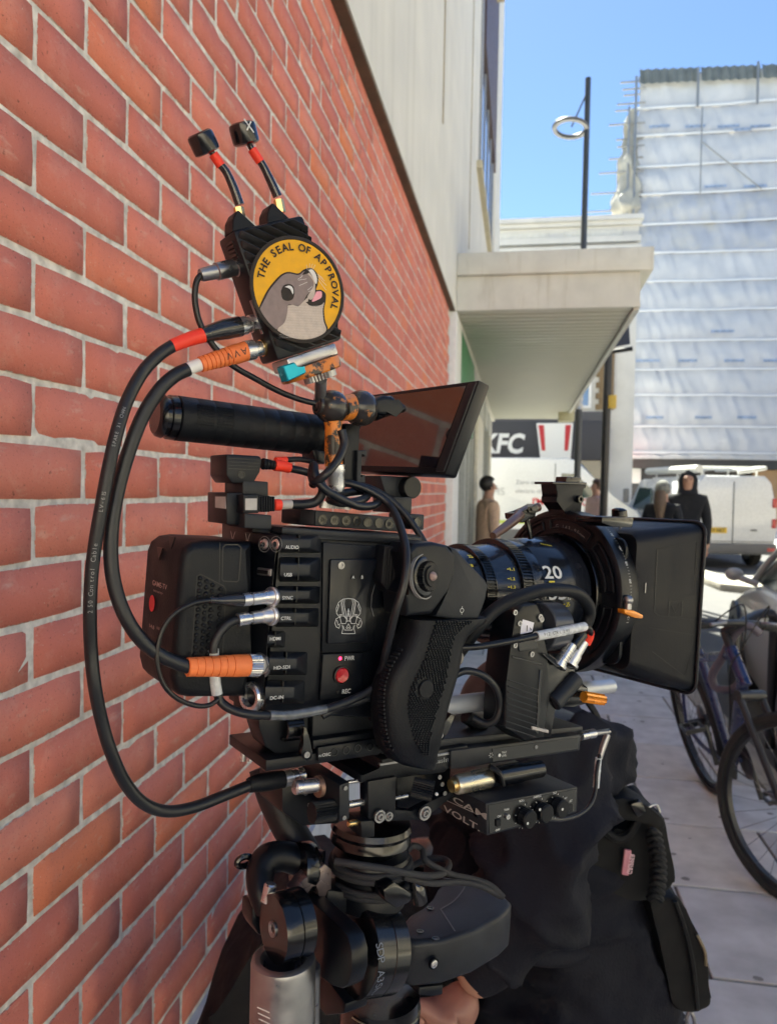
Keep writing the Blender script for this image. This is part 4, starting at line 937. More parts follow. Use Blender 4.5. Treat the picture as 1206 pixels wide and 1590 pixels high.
# fan block with ridges, icon strip
mb = MB(); sp(mb, [(597, 847), (640, 850), (636, 908), (604, 922), (592, 905)], -.012, .013, .0015); fb = part(mb, 'fan_block', K_soft, cam_t)
mb = MB()
for i in range(9): scy(mb, 601 + i * 4.1, 850 + i * .3, 599 + i * 4.1 - (2 if i < 3 else 0), 908 - i * 1.0, -.0123, 1.5, n=6)
part(mb, 'ridges', K_soft, fb, kind='stuff')
mb = MB(); q = [(583, 904), (577, 925), (576, 942), (580, 957)]; mb.line([rp(x, y, -.0012) for x, y in q], .0004, -RW); rtext(mb, 'F', 587, 889, -.0012, 4); rtext(mb, '2', 588, 872, -.0012, 4); part(mb, 'icon_strip', K_dim, cam_t, kind='stuff')
# three claw marks on the rear face
ar = rl(rp(391, 832, .0175)).x - .0010
for x, y in ((341, 832), (361, 835), (384, 838)):
    mb = MB(); c = rpa(x, y, ar); s = .0042
    for pts in (((-1, 1.1), (-.45, .3), (-.3, -1)), ((1, 1.1), (.45, .3), (.3, -1)), ((-.45, .3), (0, -.2), (.45, .3)), ((-.75, .9), (-.2, 0), (-.1, -.9)), ((.75, .9), (.2, 0), (.1, -.9))):
        mb.line([c - RW * px * s + RU * py * s for px, py in pts], .00035, -RA)
    part(mb, 'claw_mark', K_ink, cam_t)
# top rail with holes
rail = rigthing('top_rail', 'dark cheese rail with seven round holes on top of the camera', 'mounting rail', rp(550, 822, .03))
mb = MB(); sp(mb, [(490, 792), (622, 804), (622, 826), (489, 817)], .012, .042, .001); sp(mb, [(637, 798), (659, 799), (658, 823), (637, 822)], .014, .03, .001); part(mb, 'rail_bar', K_grey, rail)
mb = MB(); mb.prism([rp(466, 790, .02), rp(490, 792, .012), rp(489, 817, .012), rp(465, 815, .02)], RW * .03, .001, 1); part(mb, 'rail_end', K_grey, rail)
for x, y in ((500.5, 807), (519, 808), (537, 808.5), (554, 809.5), (570.5, 811), (588, 812), (604, 813.5), (648, 811)):
    mb = MB(); c = rp(x, y, .0118); r = pr(7.6, c); mb.lathe(c, -RW, [(-.0002, r), (.0005, r), (.0005, r * .86), (.0001, r * .80), (.0001, r * .52), (-.001, r * .48), (-.001, 0)], 20); part(mb, 'hole', K_gloss, rail)

# ---------------------------------------------------------------- battery
bat = rigthing('battery', 'black camera battery with a red dot label hanging on the rear of the camera', 'battery', rp(325, 1085, .04))
W0 = .003
near = [(272, 1072), (267, 1052), (281, 868), (287, 852), (300, 842), (318, 839), (394, 842), (391, 1030), (384, 1084), (296, 1085), (281, 1082)]
mb = MB(); sp(mb, near, W0, .074, .006, 3); part(mb, 'case', K_soft, bat)
def bk_(x, y): return (200 + x / 5.3, 810 + y / 5.3)
mb = MB(); q = [bk_(*p) for p in ((775, 210), (800, 190), (900, 190), (925, 215), (905, 480), (890, 495), (780, 490), (768, 475))]
mb.line([rp(x, y, W0 - .0003) for x, y in q], .0007, -RW, closed=True)
q = [bk_(*p) for p in ((560, 450), (590, 432), (780, 530), (800, 560), (770, 1130), (515, 1130))]; mb.line([rp(x, y, W0 - .0003) for x, y in q], .0006, -RW, closed=True)
q = [bk_(*p) for p in ((750, 170), (745, 500))]; mb.line([rp(x, y, W0 - .0003) for x, y in q], .0005, -RW); part(mb, 'groove', K_thin, bat, kind='stuff')
mb = MB()
for ci, (x0, y0, n_, k_) in enumerate(((587, 465, 13, -3.6), (640, 490, 12, -3.6), (688, 520, 12, -3.6), (757, 555, 7, -3.0))):
    for i in range(n_):
        x, y = bk_(x0 + k_ * i, y0 + i * 52); c = rp(x, y, W0); mb.lathe(c, -RW, [(-.0002, .0016), (.0011, .0013), (.0016, .0006)], 8)
part(mb, 'grip_dots', K_soft, bat, kind='stuff')
ab = rl(rp(275, 960, W0 + .02)).x - .0008
abx = rl(rp(284, 855, W0)).x; lab = mat('brown_label_ink', (.45, .33, .30), .5)
_b1, _b2 = rp(281, 868, W0), rp(267, 1052, W0); _bn = (_b2 - _b1).cross(RW).normalized(); _bn = _bn if _bn.dot(CAM - _b1) > 0 else -_bn
def bl(x, y, o=.0008):
    r = ray(x, y); return CAM + r * ((_b1 + _bn * o - CAM).dot(_bn) / r.dot(_bn))
mb = MB()
mb.text('GAME-TV', pr(8, bl(245, 905)), bl(236.5, 908), -RW, RU, bold=.01, fit=.030); mb.text('SMART BATTERY', pr(3, bl(245, 916)), bl(238, 918), -RW, RU, fit=.020)
mb.text('14.8', pr(6, bl(236, 972)), bl(232, 974), -RW, RU, fit=.010); mb.text('WATTS', pr(5, bl(248, 975)), bl(243, 977), -RW, RU, fit=.012); mb.text('V', pr(6, bl(240, 1004)), bl(238, 1006), -RW, RU); mb.text('CE', pr(6, bl(250, 1006)), bl(247, 1009), -RW, RU)
part(mb, 'label_print', lab, bat, kind='stuff')
mb = MB(); c = bl(236, 937); mb.lathe(c, -RA, [(0, pr(13, c)), (.0003, pr(12.6, c))], 28); part(mb, 'red_dot', mat('label_red', (.55, .02, .03), .4), bat)
for x, y in ((249, 855), (268, 838)):
    mb = MB(); c = rpa(x, y, rl(rp(281, 860, W0)).x - .0005); mb.prism([c + RW * .006 + RU * .002, c - RW * .006 + RU * .002, c - RU * .006], -RA * .0008); part(mb, 'arrow_recess', K_thin, bat)

# ---------------------------------------------------------------- power plugs on top
plug = rigthing('power_tap', 'stack of black power connector blocks behind the top rail', 'power connector', rp(370, 812, .03))
mb = MB(); sp(mb, [(377, 765), (377, 816), (352, 814), (352, 765)][::-1], .013, .035, .001); part(mb, 'tap_block', K_body, plug)
mb = MB(); sp(mb, [(377, 745), (417, 748), (417, 772), (377, 772)], .012, .032, .001); part(mb, 'upper_block', K_grey, plug)
mb = MB(); sp(mb, [(378, 768), (402, 768), (402, 797), (378, 797)], .002, .02, .0008); part(mb, 'front_block', K_body, plug)
mb = MB(); sp(mb, [(380, 797), (422, 800), (422, 822), (380, 820)], .003, .03, .0008); part(mb, 'lower_block', K_grey, plug)
mb = MB(); sp(mb, [(381, 774), (399, 774), (399, 792), (381, 792)], .0014, .001, 0); part(mb, 'front_label', K_pale, plug)
al = rl(rp(352, 790, .013)).x - .0006; mb = MB(); mb.prism([rpa(334, 771, al), rpa(350, 771, al), rpa(350, 790, al), rpa(334, 788, al)], RA * .0005); part(mb, 'rear_label', K_pale, plug)
mb = MB()
for i in range(7): sp(mb, [(402 + i * 3.7, 770 + (i > 4)), (404.4 + i * 3.7, 770 + (i > 4)), (404.4 + i * 3.7, 795 - (i > 4)), (402 + i * 3.7, 795 - (i > 4))], .0025, .014, .0003, 1)
sp(mb, [(402, 773), (426, 774), (426, 792), (402, 792)], .004, .011, .0005); part(mb, 'ribbed_plug', K_soft, plug)
dt = rigthing('power_plug', 'black power plug with a red taped lead standing on the connector blocks', 'plug', rp(380, 748, .03))
mb = MB(); sp(mb, [(352, 705), (404, 708), (407, 714), (404, 733), (394, 750), (360, 750), (352, 738)], .012, .030, .0012); part(mb, 'shell', K_body, dt)
mb = MB()
for i in range(4): sp(mb, [(356, 711 + i * 5.2), (403, 713.5 + i * 5.2), (403, 714.6 + i * 5.2), (356, 712.1 + i * 5.2)], .0115, .002, 0)
part(mb, 'ribs', K_thin, dt, kind='stuff')
mb = MB(); c = rp(375, 737, .0118); mb.lathe(c, -RW, [(0, .0026), (.0004, .0026), (.0004, .0018), (-.0006, .0016)], 16); part(mb, 'screw_hole', K_thin, dt)
mb = MB()
for i in range(4): scy(mb, 407 + i * 5, 720 + i * .6, 411 + i * 5, 720.4 + i * .6, .022, 9 - i * .6, ch=.0004)
part(mb, 'strain_relief', K_soft, dt)
mb = MB(); mb.tube([rp(426, 722, .022), rp(440, 724, .022), rp(450, 727, .022)], [.0042, .0040, .0036], n=12); mb.tube([rp(428, 715, .024), rp(444, 714, .026)], .0024, n=10); part(mb, 'red_tape', K_red, dt)
mb = MB(); mb.tube([rp(448, 727, .022), rp(468, 731, .022), rp(486, 737, .024), rp(500, 745, .028)], .0027, n=12, sub=6); mb.tube([rp(443, 714, .026), rp(465, 713, .028), rp(486, 717, .03)], .0020, n=10); part(mb, 'lead', K_cable, dt)
pl = rigthing('camera_lead', 'black camera lead with red collar and grey tape plugged beside the rail', 'cable', rp(430, 784, .01))
mb = MB(); scy(mb, 424, 784, 436, 784, .010, 9, ch=.0006); part(mb, 'red_collar', K_red, pl)
mb = MB(); scy(mb, 436, 784, 455, 783, .010, 7); part(mb, 'grey_tape', K_pale, pl)
mb = MB(); mb.tube([rp(452, 783, .010), rp(472, 783, .010), rp(490, 779, .008), rp(500, 766, .006), rp(499, 752, .008), rp(490, 746, .014), rp(486, 752, .02)], .0033, n=12); part(mb, 'lead', K_cable, pl)

# ---------------------------------------------------------------- top handle and monitor
hd_ = rigthing('carry_grip', 'fat black rubber top handle running above the camera', 'handle', rp(400, 690, .045))
wh = .045; h0, h1 = rp(240, 645, wh), rp(512, 678, wh); rA = pr(35, rp(278, 647, wh)); L = (h1 - h0).length
mb = MB(); prof = [(0, rA * .78), (.0015, rA * .9), (.005, rA * .96), (.0055, rA * .88), (.008, rA * .88), (.0085, rA * .98), (.013, rA * 1.0), (.014, rA * .93)]
mb.lathe(h0, h1 - h0, prof, 40); part(mb, 'end_cap', K_gloss, hd_)
mb = MB(); pf = [(.0135, rA * .9), (.0145, rA)] ; x_ = .0145
while x_ < L - .004: pf += [(x_ + .0005, rA), (x_ + .011, rA * (1 - .002)), (x_ + .0113, rA * .988), (x_ + .0118, rA * .988)]; x_ += .0118
pf += [(L, rA * .99), (L + .001, rA * .8)]; mb.lathe(h0, h1 - h0, pf, 48); part(mb, 'grip', K_soft, hd_)
ax_h = (h1 - h0).normalized(); ux_h = ax_h.cross(RW).normalized()
mb = MB()
for (a, b) in ((.024, .036), (.038, .050)):
    for k in range(12):
        for j in range(8):
            th = -.25 + j * .13; aa = a + (b - a) * (k + .5) / 12; d = (-RW * math.cos(th) + RU * math.sin(th)); mb.box(h0 + ax_h * aa + d * (rA + .0001), .0006, .0006, .0011, ax_h, d, ax_h.cross(d))
part(mb, 'knurl_patch', K_soft, hd_, kind='stuff')
mb = MB(); sp(mb, [(484, 696), (506, 700), (506, 722), (490, 716)], .035, .02, .002); sp(mb, [(536, 657), (559, 659), (556, 752), (534, 752)], .034, .022, .001); part(mb, 'handle_mount', K_body, hd_)
mb = MB(); sp(mb, [(555, 699), (569, 699), (569, 709), (565, 709), (565, 704), (561, 704), (559, 741), (563, 742), (563, 737), (567, 737), (567, 750), (554, 749)], .03, .010, .0005, 1); part(mb, 'clip', K_grey, hd_)
mon = rigthing('monitor', 'tilted flat monitor with dark screen reflecting the brick wall', 'monitor', P(640, 775, .62))
TL, TR, BR_, BL_ = P(577, 612, .655), P(745, 589, .585), P(693, 738, .592), P(525, 730, .665)
nm_ = (TR - TL).cross(BL_ - TL).normalized(); nm_ = nm_ if nm_.dot(CAM - TL) > 0 else -nm_
BL_ = BL_ - nm_ * (BL_ - TL).dot(nm_); BR_ = BR_ - nm_ * (BR_ - TL).dot(nm_)
mb = MB(); mb.prism([TL, TR, BR_, BL_], -nm_ * .016, .002, 2); part(mb, 'housing', K_body, mon)
def bil(u, v): return TL.lerp(TR, u).lerp(BL_.lerp(BR_, u), v)
mb = MB(); mb.prism([bil(.04, .05) + nm_ * .0004, bil(.90, .05) + nm_ * .0004, bil(.90, .93) + nm_ * .0004, bil(.04, .93) + nm_ * .0004], -nm_ * .001); part(mb, 'screen', K_glass, mon)
mb = MB(); mb.prism([bil(.915, .03) + nm_ * .0015, bil(.985, .03) + nm_ * .0015, bil(.985, .97) + nm_ * .0015, bil(.915, .97) + nm_ * .0015], -nm_ * .003, .0008); part(mb, 'bezel', K_grey, mon)
c = rp(641, 757, .05); mb = MB(); mb.lathe(c, RW, [(0, pr(16, c)), (.001, pr(17.5, c)), (.045, pr(17.5, c))], 28); part(mb, 'hinge', K_body, mon)
mb = MB(); sp(mb, [(590, 738), (645, 741), (640, 775), (600, 772)], .058, .03, .002); sp(mb, [(610, 771), (640, 772), (639, 798), (609, 796)], .046, .03, .001); part(mb, 'hinge_base', K_grey, mon)

# ---------------------------------------------------------------- articulated arm
arm = rigthing('friction_arm', 'articulated arm with chipped black balls and worn orange column', 'arm', rp(519, 788, .018))
wa = .016
mb = MB(); c = rp(515, 632, wa); r = pr(26.5, c); mb.sphere(c, r, n=32, X=RA, Y=RW, Z=RU); part(mb, 'ball', K_ball, arm)
mb = MB(); mb.lathe(c - RA * r * .62 , -RA, [(-.002, r * .60), (r * .36, r * .58), (r * .40, r * .52), (r * .40, r * .42), (0, r * .40), (0, 0)], 28); part(mb, 'socket', K_ball, arm)
c2 = rp(560, 634, wa + .004); r2_ = pr(28, c2); mb = MB(); mb.sphere(c2, r2_, n=32, X=RA, Y=RW, Z=RU); part(mb, 'ball', K_ball, arm)
mb = MB(); mb.cyl(c + RA * r * .6, c2 - RA * r2_ * .55, r * .74, r2_ * .74, 28); part(mb, 'orange_collar', K_rust, arm)
mb = MB(); k0 = c2 + RA * r2_ * .72; k1 = rp(606, 629, wa + .006)
mb.lathe(k0, k1 - k0, [(0, r2_ * .62), (.002, r2_ * .66), (.006, r2_ * .62), ((k1 - k0).length, r2_ * .56)], 28); part(mb, 'knob_hub', K_gloss, arm)
mb = MB(); sp(mb, [(584, 619), (596, 613), (610, 615), (617, 626), (630, 628), (634, 634), (630, 640), (614, 641), (600, 645), (586, 643)], wa - .006, .016, .003, 3); part(mb, 'wing_knob', K_body, arm)
mb = MB(); col0, col1 = rp(517, 654, wa), rp(518, 724, wa); mb.lathe(col0, col1 - col0, [(0, pr(15, col0)), (.004, pr(13, col0)), (.02, pr(14, col0)), ((col1 - col0).length, pr(14, col0))], 28); part(mb, 'column', K_rust, arm)
mb = MB(); a_, b_ = rp(520, 721, wa), rp(521, 764, wa); mb.lathe(a_, b_ - a_, [(0, pr(14.2, a_)), (.0005, pr(15.2, a_)), (.007, pr(15.2, a_)), (.0074, pr(14.6, a_)), ((b_ - a_).length - .004, pr(15, a_)), ((b_ - a_).length, pr(12.5, a_))], 32); part(mb, 'silver_collar', K_silver, arm)
mb = MB(); c = rp(520, 790, wa); knurl(mb, c, RU, pr(25, c), .0048, 40, .0009); part(mb, 'knurled_base', K_steel, arm); mb = MB(); mb.cyl(rp(520, 780, wa), rp(520, 762, wa), pr(11, c)); part(mb, 'stud', K_body, arm)

# ---------------------------------------------------------------- wireless transmitter
wt = -.010
tq = [rp(x, y, wt) for x, y in ((367, 356), (474, 332), (530, 527), (427, 561))]
ex = ((tq[1] - tq[0]) + (tq[2] - tq[3])).normalized(); ey = ((tq[3] - tq[0]) + (tq[2] - tq[1])).normalized(); ey = (ey - ex * ey.dot(ex)).normalized(); tn = ex.cross(ey).normalized(); tn = tn if tn.dot(CAM - tq[0]) > 0 else -tn
cen = (tq[0] + tq[1] + tq[2] + tq[3]) / 4; TWd = ((tq[1] - tq[0]).length + (tq[2] - tq[3]).length) / 2; THt = ((tq[3] - tq[0]).length + (tq[2] - tq[1]).length) / 2
TRm = Matrix((ex, -tn, -ey)).transposed()
def tp(u, v, o=0): return cen + ex * (u * TWd / 2) + ey * (v * THt / 2) + tn * o
tx = thing('video_transmitter', 'finned black wireless video transmitter carrying the round seal patch', 'transmitter', tp(0, 1), TRm)
mb = MB(); mb.prism([tp(-1, -1), tp(1, -1), tp(1, 1), tp(-1, 1)], -tn * .026, .0025, 2); part(mb, 'housing', K_body, tx)
mb = MB(); th = math.radians(36); d = ex * math.cos(th) + ey * math.sin(th); nn_ = -ex * math.sin(th) + ey * math.cos(th)
hw, hh = TWd / 2 * .94, THt / 2 * .96; s = -.075
def clipfin(s):
    out = []
    # line p = nn*s + d*t ; clip to |u|<hw,|v|<hh
    ux, uy = -math.sin(th) * s, math.cos(th) * s; t0, t1 = -9, 9
    for o_, dd, lim in ((ux, math.cos(th), hw), (uy, math.sin(th), hh)):
        a, b = (-lim - o_) / dd, (lim - o_) / dd; t0 = max(t0, min(a, b)); t1 = min(t1, max(a, b))
    return t0, t1
while s < .075:
    a, b = clipfin(s); a2, b2 = clipfin(s + .0036)
    if b > a + .003 and b2 > a2 + .002:
        p = [cen + nn_ * s + d * a, cen + nn_ * s + d * b, cen + nn_ * (s + .0036) + d * b2, cen + nn_ * (s + .0036) + d * a2]
        p = [q + tn * o_ for q, o_ in zip(p, (.0042, .0042, .0008, .0008))]; mb.prism(p, -tn * .004, .0004, 1, back=[q - tn * (.0042 if i < 2 else .0008) for i, q in enumerate(p)])
    s += .0056
fins = part(mb, 'heat_sink', mat('fin_black', (.035, .035, .036), .34, metal=.3), tx)
mb = MB()
for (u0, u1, hgt) in ((-.95, -.28, .0115), (.02, .70, .0115)):
    mb.prism([tp(u0, -.99, -.004), tp(u0 + .12, -1, -.004) - ey * hgt * .6, tp(u0 + .3, -1, -.004) - ey * hgt, tp(u1 - .32, -1, -.004) - ey * hgt, tp(u1, -.99, -.004)], -tn * .014, .001, 1)
part(mb, 'antenna_shoulder', K_soft, tx)
mb = MB()
for k in range(6): mb.box(tp(-1, -.86 + k * .06, -.010) - ex * .0003, .001, .010, .0016, ex, tn, ey)
part(mb, 'vent_slots', K_thin, tx, kind='stuff')
mb = MB(); mb.box(tp(-1, .28, -.008) - ex * .0003, .0008, .003, .022, ex, tn, ey); part(mb, 'side_slot', K_steel, tx)
for (s0, mids, cap, band) in (((371, 326), ((372, 318), (362, 290), (352, 268), (343, 256)), (316, 222), ((343, 257), (331, 239))), ((433, 314), ((431, 305), (422, 285), (411, 262), (404, 250)), (379, 208), ((404, 251), (391, 231)))):
    g = 'stub antennas on the transmitter'
    lab_ = 'drum headed stub antenna with a red band, ' + ('nearer the left edge' if s0[0] < 400 else 'bearing a white X mark')
    an = thing('antenna', lab_, 'antenna', rp(s0[0], s0[1] + 12, wt + .012), RM, g); w1 = wt + .012
    mb = MB(); a_ = rp(s0[0] + 3, s0[1] + 16, w1); b_ = rp(s0[0] - 1, s0[1] - 4, w1); knurl(mb, a_, b_ - a_, .0034, (b_ - a_).length, 6, .0003); part(mb, 'brass_fitting', K_brass, an)
    mb = MB(); mb.tube([rp(x, y, w1) for x, y in mids], [.0031, .0029, .0026, .0025], n=12); part(mb, 'stem', K_tape, an)
    mb = MB(); mb.tube([rp(x, y, w1) for x, y in band], .0030, n=14, smooth=False); part(mb, 'red_band', K_red, an)
    mb = MB(); bx, by = band[1]; c = rp(cap[0], cap[1], w1); b_ = rp(bx, by, w1); axc = (c - b_).normalized(); axc = (axc * .8 - RW * .18 + RU * .35).normalized(); r = pr(21, c)
    mb.tube([b_, b_.lerp(c, .5)], .0019, n=10, smooth=False)
    mb.lathe(c - axc * r * .72, axc, [(0, r * .80), (r * .10, r * .97), (r * .3, r), (r * 1.2, r), (r * 1.38, r * .95), (r * 1.5, r * .78)], 32); part(mb, 'drum', K_gloss, an)
    if s0[0] > 400:
        mb = MB(); u_ = (RA - axc * RA.dot(axc)).normalized(); v_ = axc.cross(u_); o_ = c - RW * (r * 1.0) + axc * r * .22; nrm = -RW; xx = RA; yy = axc
        for sg in (-1, 1): mb.line([o_ + xx * .0022 * t + yy * (.0030 * t * sg) - RW * .0002 for t in (-1, -.35, .35, 1)], .0009, -RW)
        part(mb, 'x_mark', K_ink, an)
# patch
W_P = wt - .0062
def pp(x, y, o=0): return rp(380 + x / 7.094, 360 + y / 7.094, W_P - o)
pc = rp(463, 450, W_P); pR = pr(81, pc)
pt_ = thing('seal_patch', 'round yellow embroidered patch reading THE SEAL OF APPROVAL with a seal', 'patch', pc, RM)
E_dark = mat('thread_black', (.03, .024, .02), .85, bump=.8, bscale=1600); E_yel = mat('thread_yellow', (.78, .40, .02), .8, var=.06, nscale=200, bump=.8, bscale=1500)
E_gr = mat('thread_grey', (.25, .195, .185), .85, var=.12, nscale=250, bump=.9, bscale=1500); E_lt = mat('thread_stone', (.52, .44, .38), .85, var=.12, nscale=250, bump=.9, bscale=1500)
E_wh = mat('thread_white', (.70, .68, .66), .85); E_pk = mat('thread_pink', (.80, .36, .42), .8)
mb = MB(); mb.lathe(pc, -RW, [(-.0006, pR * .985), (-.0006, pR), (.0006, pR * 1.01), (.0012, pR * .985), (.0012, pR * .945), (.0004, pR * .935)], 72, cap=False); mb.lathe(pc + RW * .0008, -RW, [(0, pR * .98), (.0002, pR * .98)], 72); part(mb, 'border', E_dark, pt_)
mb = MB(); mb.lathe(pc, -RW, [(0, pR * .945), (.0005, pR * .945)], 72); part(mb, 'ground', E_yel, pt_)
def blob(pts, o, m, nm, n=5, clip=True):
    q = [pp(x, y, o) for x, y in pts]; q = spline(q + [q[0]], n)[:-1]; out = []
    for p in q:
        d_ = p - (pc - RW * (o)); l = d_.length
        if clip and l > pR * .94: p = (pc - RW * o) + d_ * (pR * .94 / l)
        out.append(p)
    mb = MB(); mb.prism(out, RW * .0003); return part(mb, nm, m, pt_)
blob([(150, 850), (200, 735), (250, 640), (320, 548), (400, 468), (480, 438), (590, 455), (650, 412), (730, 396), (785, 440), (810, 500), (803, 580), (785, 636), (840, 636), (890, 680), (890, 760), (874, 860), (886, 980), (915, 1090), (800, 1180), (650, 1220), (500, 1190), (350, 1100), (220, 980)], .0008, E_dark, 'outline')
blob([(165, 850), (218, 745), (268, 650), (336, 562), (410, 484), (482, 456), (592, 472), (655, 432), (700, 470), (755, 520), (765, 570), (735, 640), (680, 700), (640, 780), (590, 815), (530, 800), (475, 805), (468, 900), (435, 1000), (365, 1075), (240, 985)], .0011, E_gr, 'fur')
blob([(475, 808), (530, 802), (590, 817), (650, 762), (700, 720), (700, 800), (800, 818), (872, 775), (857, 860), (868, 980), (895, 1085), (800, 1170), (650, 1205), (500, 1180), (362, 1085), (435, 1000), (466, 900)], .0012, E_lt, 'chest')
blob([(655, 440), (700, 470), (745, 520), (762, 575), (735, 640), (690, 715), (735, 745), (770, 690), (775, 600), (770, 540), (740, 480), (700, 440)], .0013, E_lt, 'muzzle')
blob([(700, 418), (742, 412), (775, 450), (795, 510), (790, 570), (768, 540), (745, 480)], .0014, E_wh, 'snout')
blob([(640, 470), (655, 440), (690, 430), (705, 450), (680, 460)], .0015, E_dark, 'nose')
blob([(672, 775), (700, 765), (735, 775), (800, 760), (850, 715), (858, 670), (880, 690), (880, 750), (845, 800), (760, 818), (715, 800)], .0014, E_dark, 'jaw')
blob([(790, 655), (843, 655), (846, 715), (800, 748), (742, 765), (770, 700)], .0015, E_pk, 'tongue')
blob([(400, 650), (430, 590), (480, 572), (530, 592), (548, 660), (530, 735), (475, 758), (420, 735)], .0014, E_dark, 'eye')
blob([(440, 605), (480, 590), (515, 600), (535, 640), (530, 685), (505, 635), (470, 612)], .0016, E_wh, 'eye_glint')
mb = MB()
for x0, y0, x1, y1 in ((690, 420, 680, 360), (710, 410, 715, 345), (730, 405, 745, 350), (750, 410, 775, 360), (800, 470, 880, 540), (805, 490, 900, 590), (806, 520, 895, 640), (800, 460, 860, 510), (590, 530, 680, 515), (600, 590, 690, 550), (585, 520, 640, 480), (620, 510, 625, 470), (690, 640, 740, 600), (700, 660, 745, 640)): mb.line([pp(x0, y0, .0018), pp(x1, y1, .0018)], .00022, -RW)
for y in range(770, 1180, 18):
    x0_ = 480 if y < 900 else 480 - (y - 900) * .42; mb.line([pp(x0_, y, .00155), pp(min(868, 1020 - max(0, y - 1060) * 2.4 if y > 1060 else 868), y - 12, .00155)], .00009, -RW) if y > 810 else None
part(mb, 'stitches', E_wh, pt_, kind='stuff')
mb = MB(); txt = 'THE SEAL OF APPROVAL'; wid = {'I': .5, ' ': .62, 'E': .86, 'F': .84, 'L': .80, 'T': .90, 'S': .9}
tot = sum(wid.get(ch, 1) for ch in txt); a0, a1 = 178, -17; acc = 0
for ch in txt:
    w_c = wid.get(ch, 1); am = math.radians(a0 + (a1 - a0) * (acc + w_c / 2) / tot); acc += w_c
    if ch == ' ': continue
    rad = RA * math.cos(am) + RU * math.sin(am); tan = RA * math.sin(am) - RU * math.cos(am)
    mb.text(ch, pR * .145, pc + rad * (pR * .735) - RW * .0013, tan, rad, bold=.028, center=True)
part(mb, 'lettering', E_dark, pt_, kind='stuff')
# plates under the transmitter
cl = thing('quick_release_clamp', 'worn silver and orange quick release clamp with a teal lock under the transmitter', 'clamp', tp(0, 1.25), TRm)
mb = MB(); mb.prism([tp(-.72, 1.0, -.002) + ey * .0006, tp(.78, 1.0, -.002) + ey * .0006, tp(.78, 1.0, -.002) + ey * .0085, tp(-.72, 1.0, -.002) + ey * .0085], -tn * .024, .0012, 2); part(mb, 'silver_plate', mat('worn_silver', (.50, .50, .50), .35, metal=.7, var=.2, nscale=60), cl)
mb = MB(); mb.lathe(tp(0.08, 1.0, -.014) + ey * .0087, ey, [(0, .021), (.001, .0215), (.007, .0215), (.008, .0205)], 48); part(mb, 'orange_disc', K_rust, cl)
mb = MB(); mb.prism([tp(-.98, 1.0, .003) + ey * .004, tp(-.62, 1.0, .003) + ey * .004, tp(-.62, 1.0, .003) + ey * .0085, tp(-.15, 1.0, .003) + ey * .0095, tp(-.15, 1.0, .003) + ey * .0125, tp(-.98, 1.0, .003) + ey * .0145], -tn * .010, .0008, 1); part(mb, 'teal_lock', K_teal, cl)
mb = MB(); knurl(mb, tp(.25, 1.0, -.012) + ey * .0168, ey, .0115, .0045, 30, .0009); part(mb, 'knurled_wheel', K_steel, cl)
mb = MB(); p0 = tp(.25, 1.0, -.012) + ey * .021; mb.cyl(p0, rp(497, 618, wa), .0042); part(mb, 'stud', K_steel, cl)

# ---------------------------------------------------------------- transmitter leads
def boot(mb, pts, w, rs): mb.tube([rp(x, y, w) for x, y in pts], rs, n=18, smooth=False)
w1 = .004
ld = rigthing('control_cable', 'long black cable with a red sleeve looping from the transmitter down to the camera base', 'cable', rp(406, 499, w1))
mb = MB(); c0, c1 = rp(407, 499, w1), rp(396, 502, w1); mb.lathe(c0, c1 - c0, [(0, .0072), (.002, .0072), (.0025, .0055), (.006, .0055)], 24); part(mb, 'brass_socket', K_brass, ld)
mb = MB(); c0, c1 = rp(397, 501, w1), rp(371, 507, w1); L = (c1 - c0).length; mb.lathe(c0, c1 - c0, [(0, .0058), (L * .35, .0058), (L * .38, .0050), (L * .6, .0050), (L * .62, .0060), (L, .0060)], 24); part(mb, 'plug', K_silver, ld)
mb = MB(); mb.tube([rp(x, y, w1) for x, y in ((372, 506.5), (350, 511), (330, 516), (315, 520.5))], [.0066, .0066, .0056, .0048], n=20); part(mb, 'boot', K_tape, ld)
mb = MB(); mb.tube([rp(x, y, w1) for x, y in ((318, 519.5), (295, 526), (267, 537))], [.0048, .0044, .0040], n=18); part(mb, 'red_sleeve', K_red, ld)
P1 = ((271, 535, w1), (248, 550, w1), (222, 577, w1), (199, 618, w1 - .002), (183, 665, w1 - .006), (169, 725, w1 - .008), (156, 795, w1 - .008), (145, 865, w1 - .006), (140, 935, w1 - .004), (141, 1005, w1), (147, 1065, w1), (158, 1120, w1 + .004), (173, 1170, w1 + .006), (194, 1215, w1 + .010), (222, 1247, w1 + .014), (258, 1260, w1 + .018), (300, 1254, w1 + .022), (345, 1237, w1 + .026), (392, 1218, w1 + .028))
mb = MB(); q1 = [rp(*p) for p in P1]; mb.tube(q1, .0039, n=18, sub=8); ck = part(mb, 'jacket', K_cable, ld)
def cable_text(mb, q, i, f, s, h, r, adv, flip=1):
    sp_ = spline(q, 8); pos = int((i + f) * 8)
    for ch in s:
        p = sp_[pos]; t_ = (sp_[pos + 1] - p); L_ = t_.length; t_.normalize()
        view = (CAM - p).normalized(); n_ = (view - t_ * view.dot(t_)).normalized(); up = n_.cross(t_ * flip)
        if ch != ' ': mb.text(ch, h, p + n_ * (r + .0002) - up * h * .5, t_ * flip, up, bold=.01)
        # advance
        dist = adv
        while dist > 0:
            stp = (sp_[pos + 1] - sp_[pos]).length
            if cable_text.res + stp > dist: break
            dist -= stp; pos += 1
        pos = pos if dist == adv else pos
    return
cable_text.res = 0
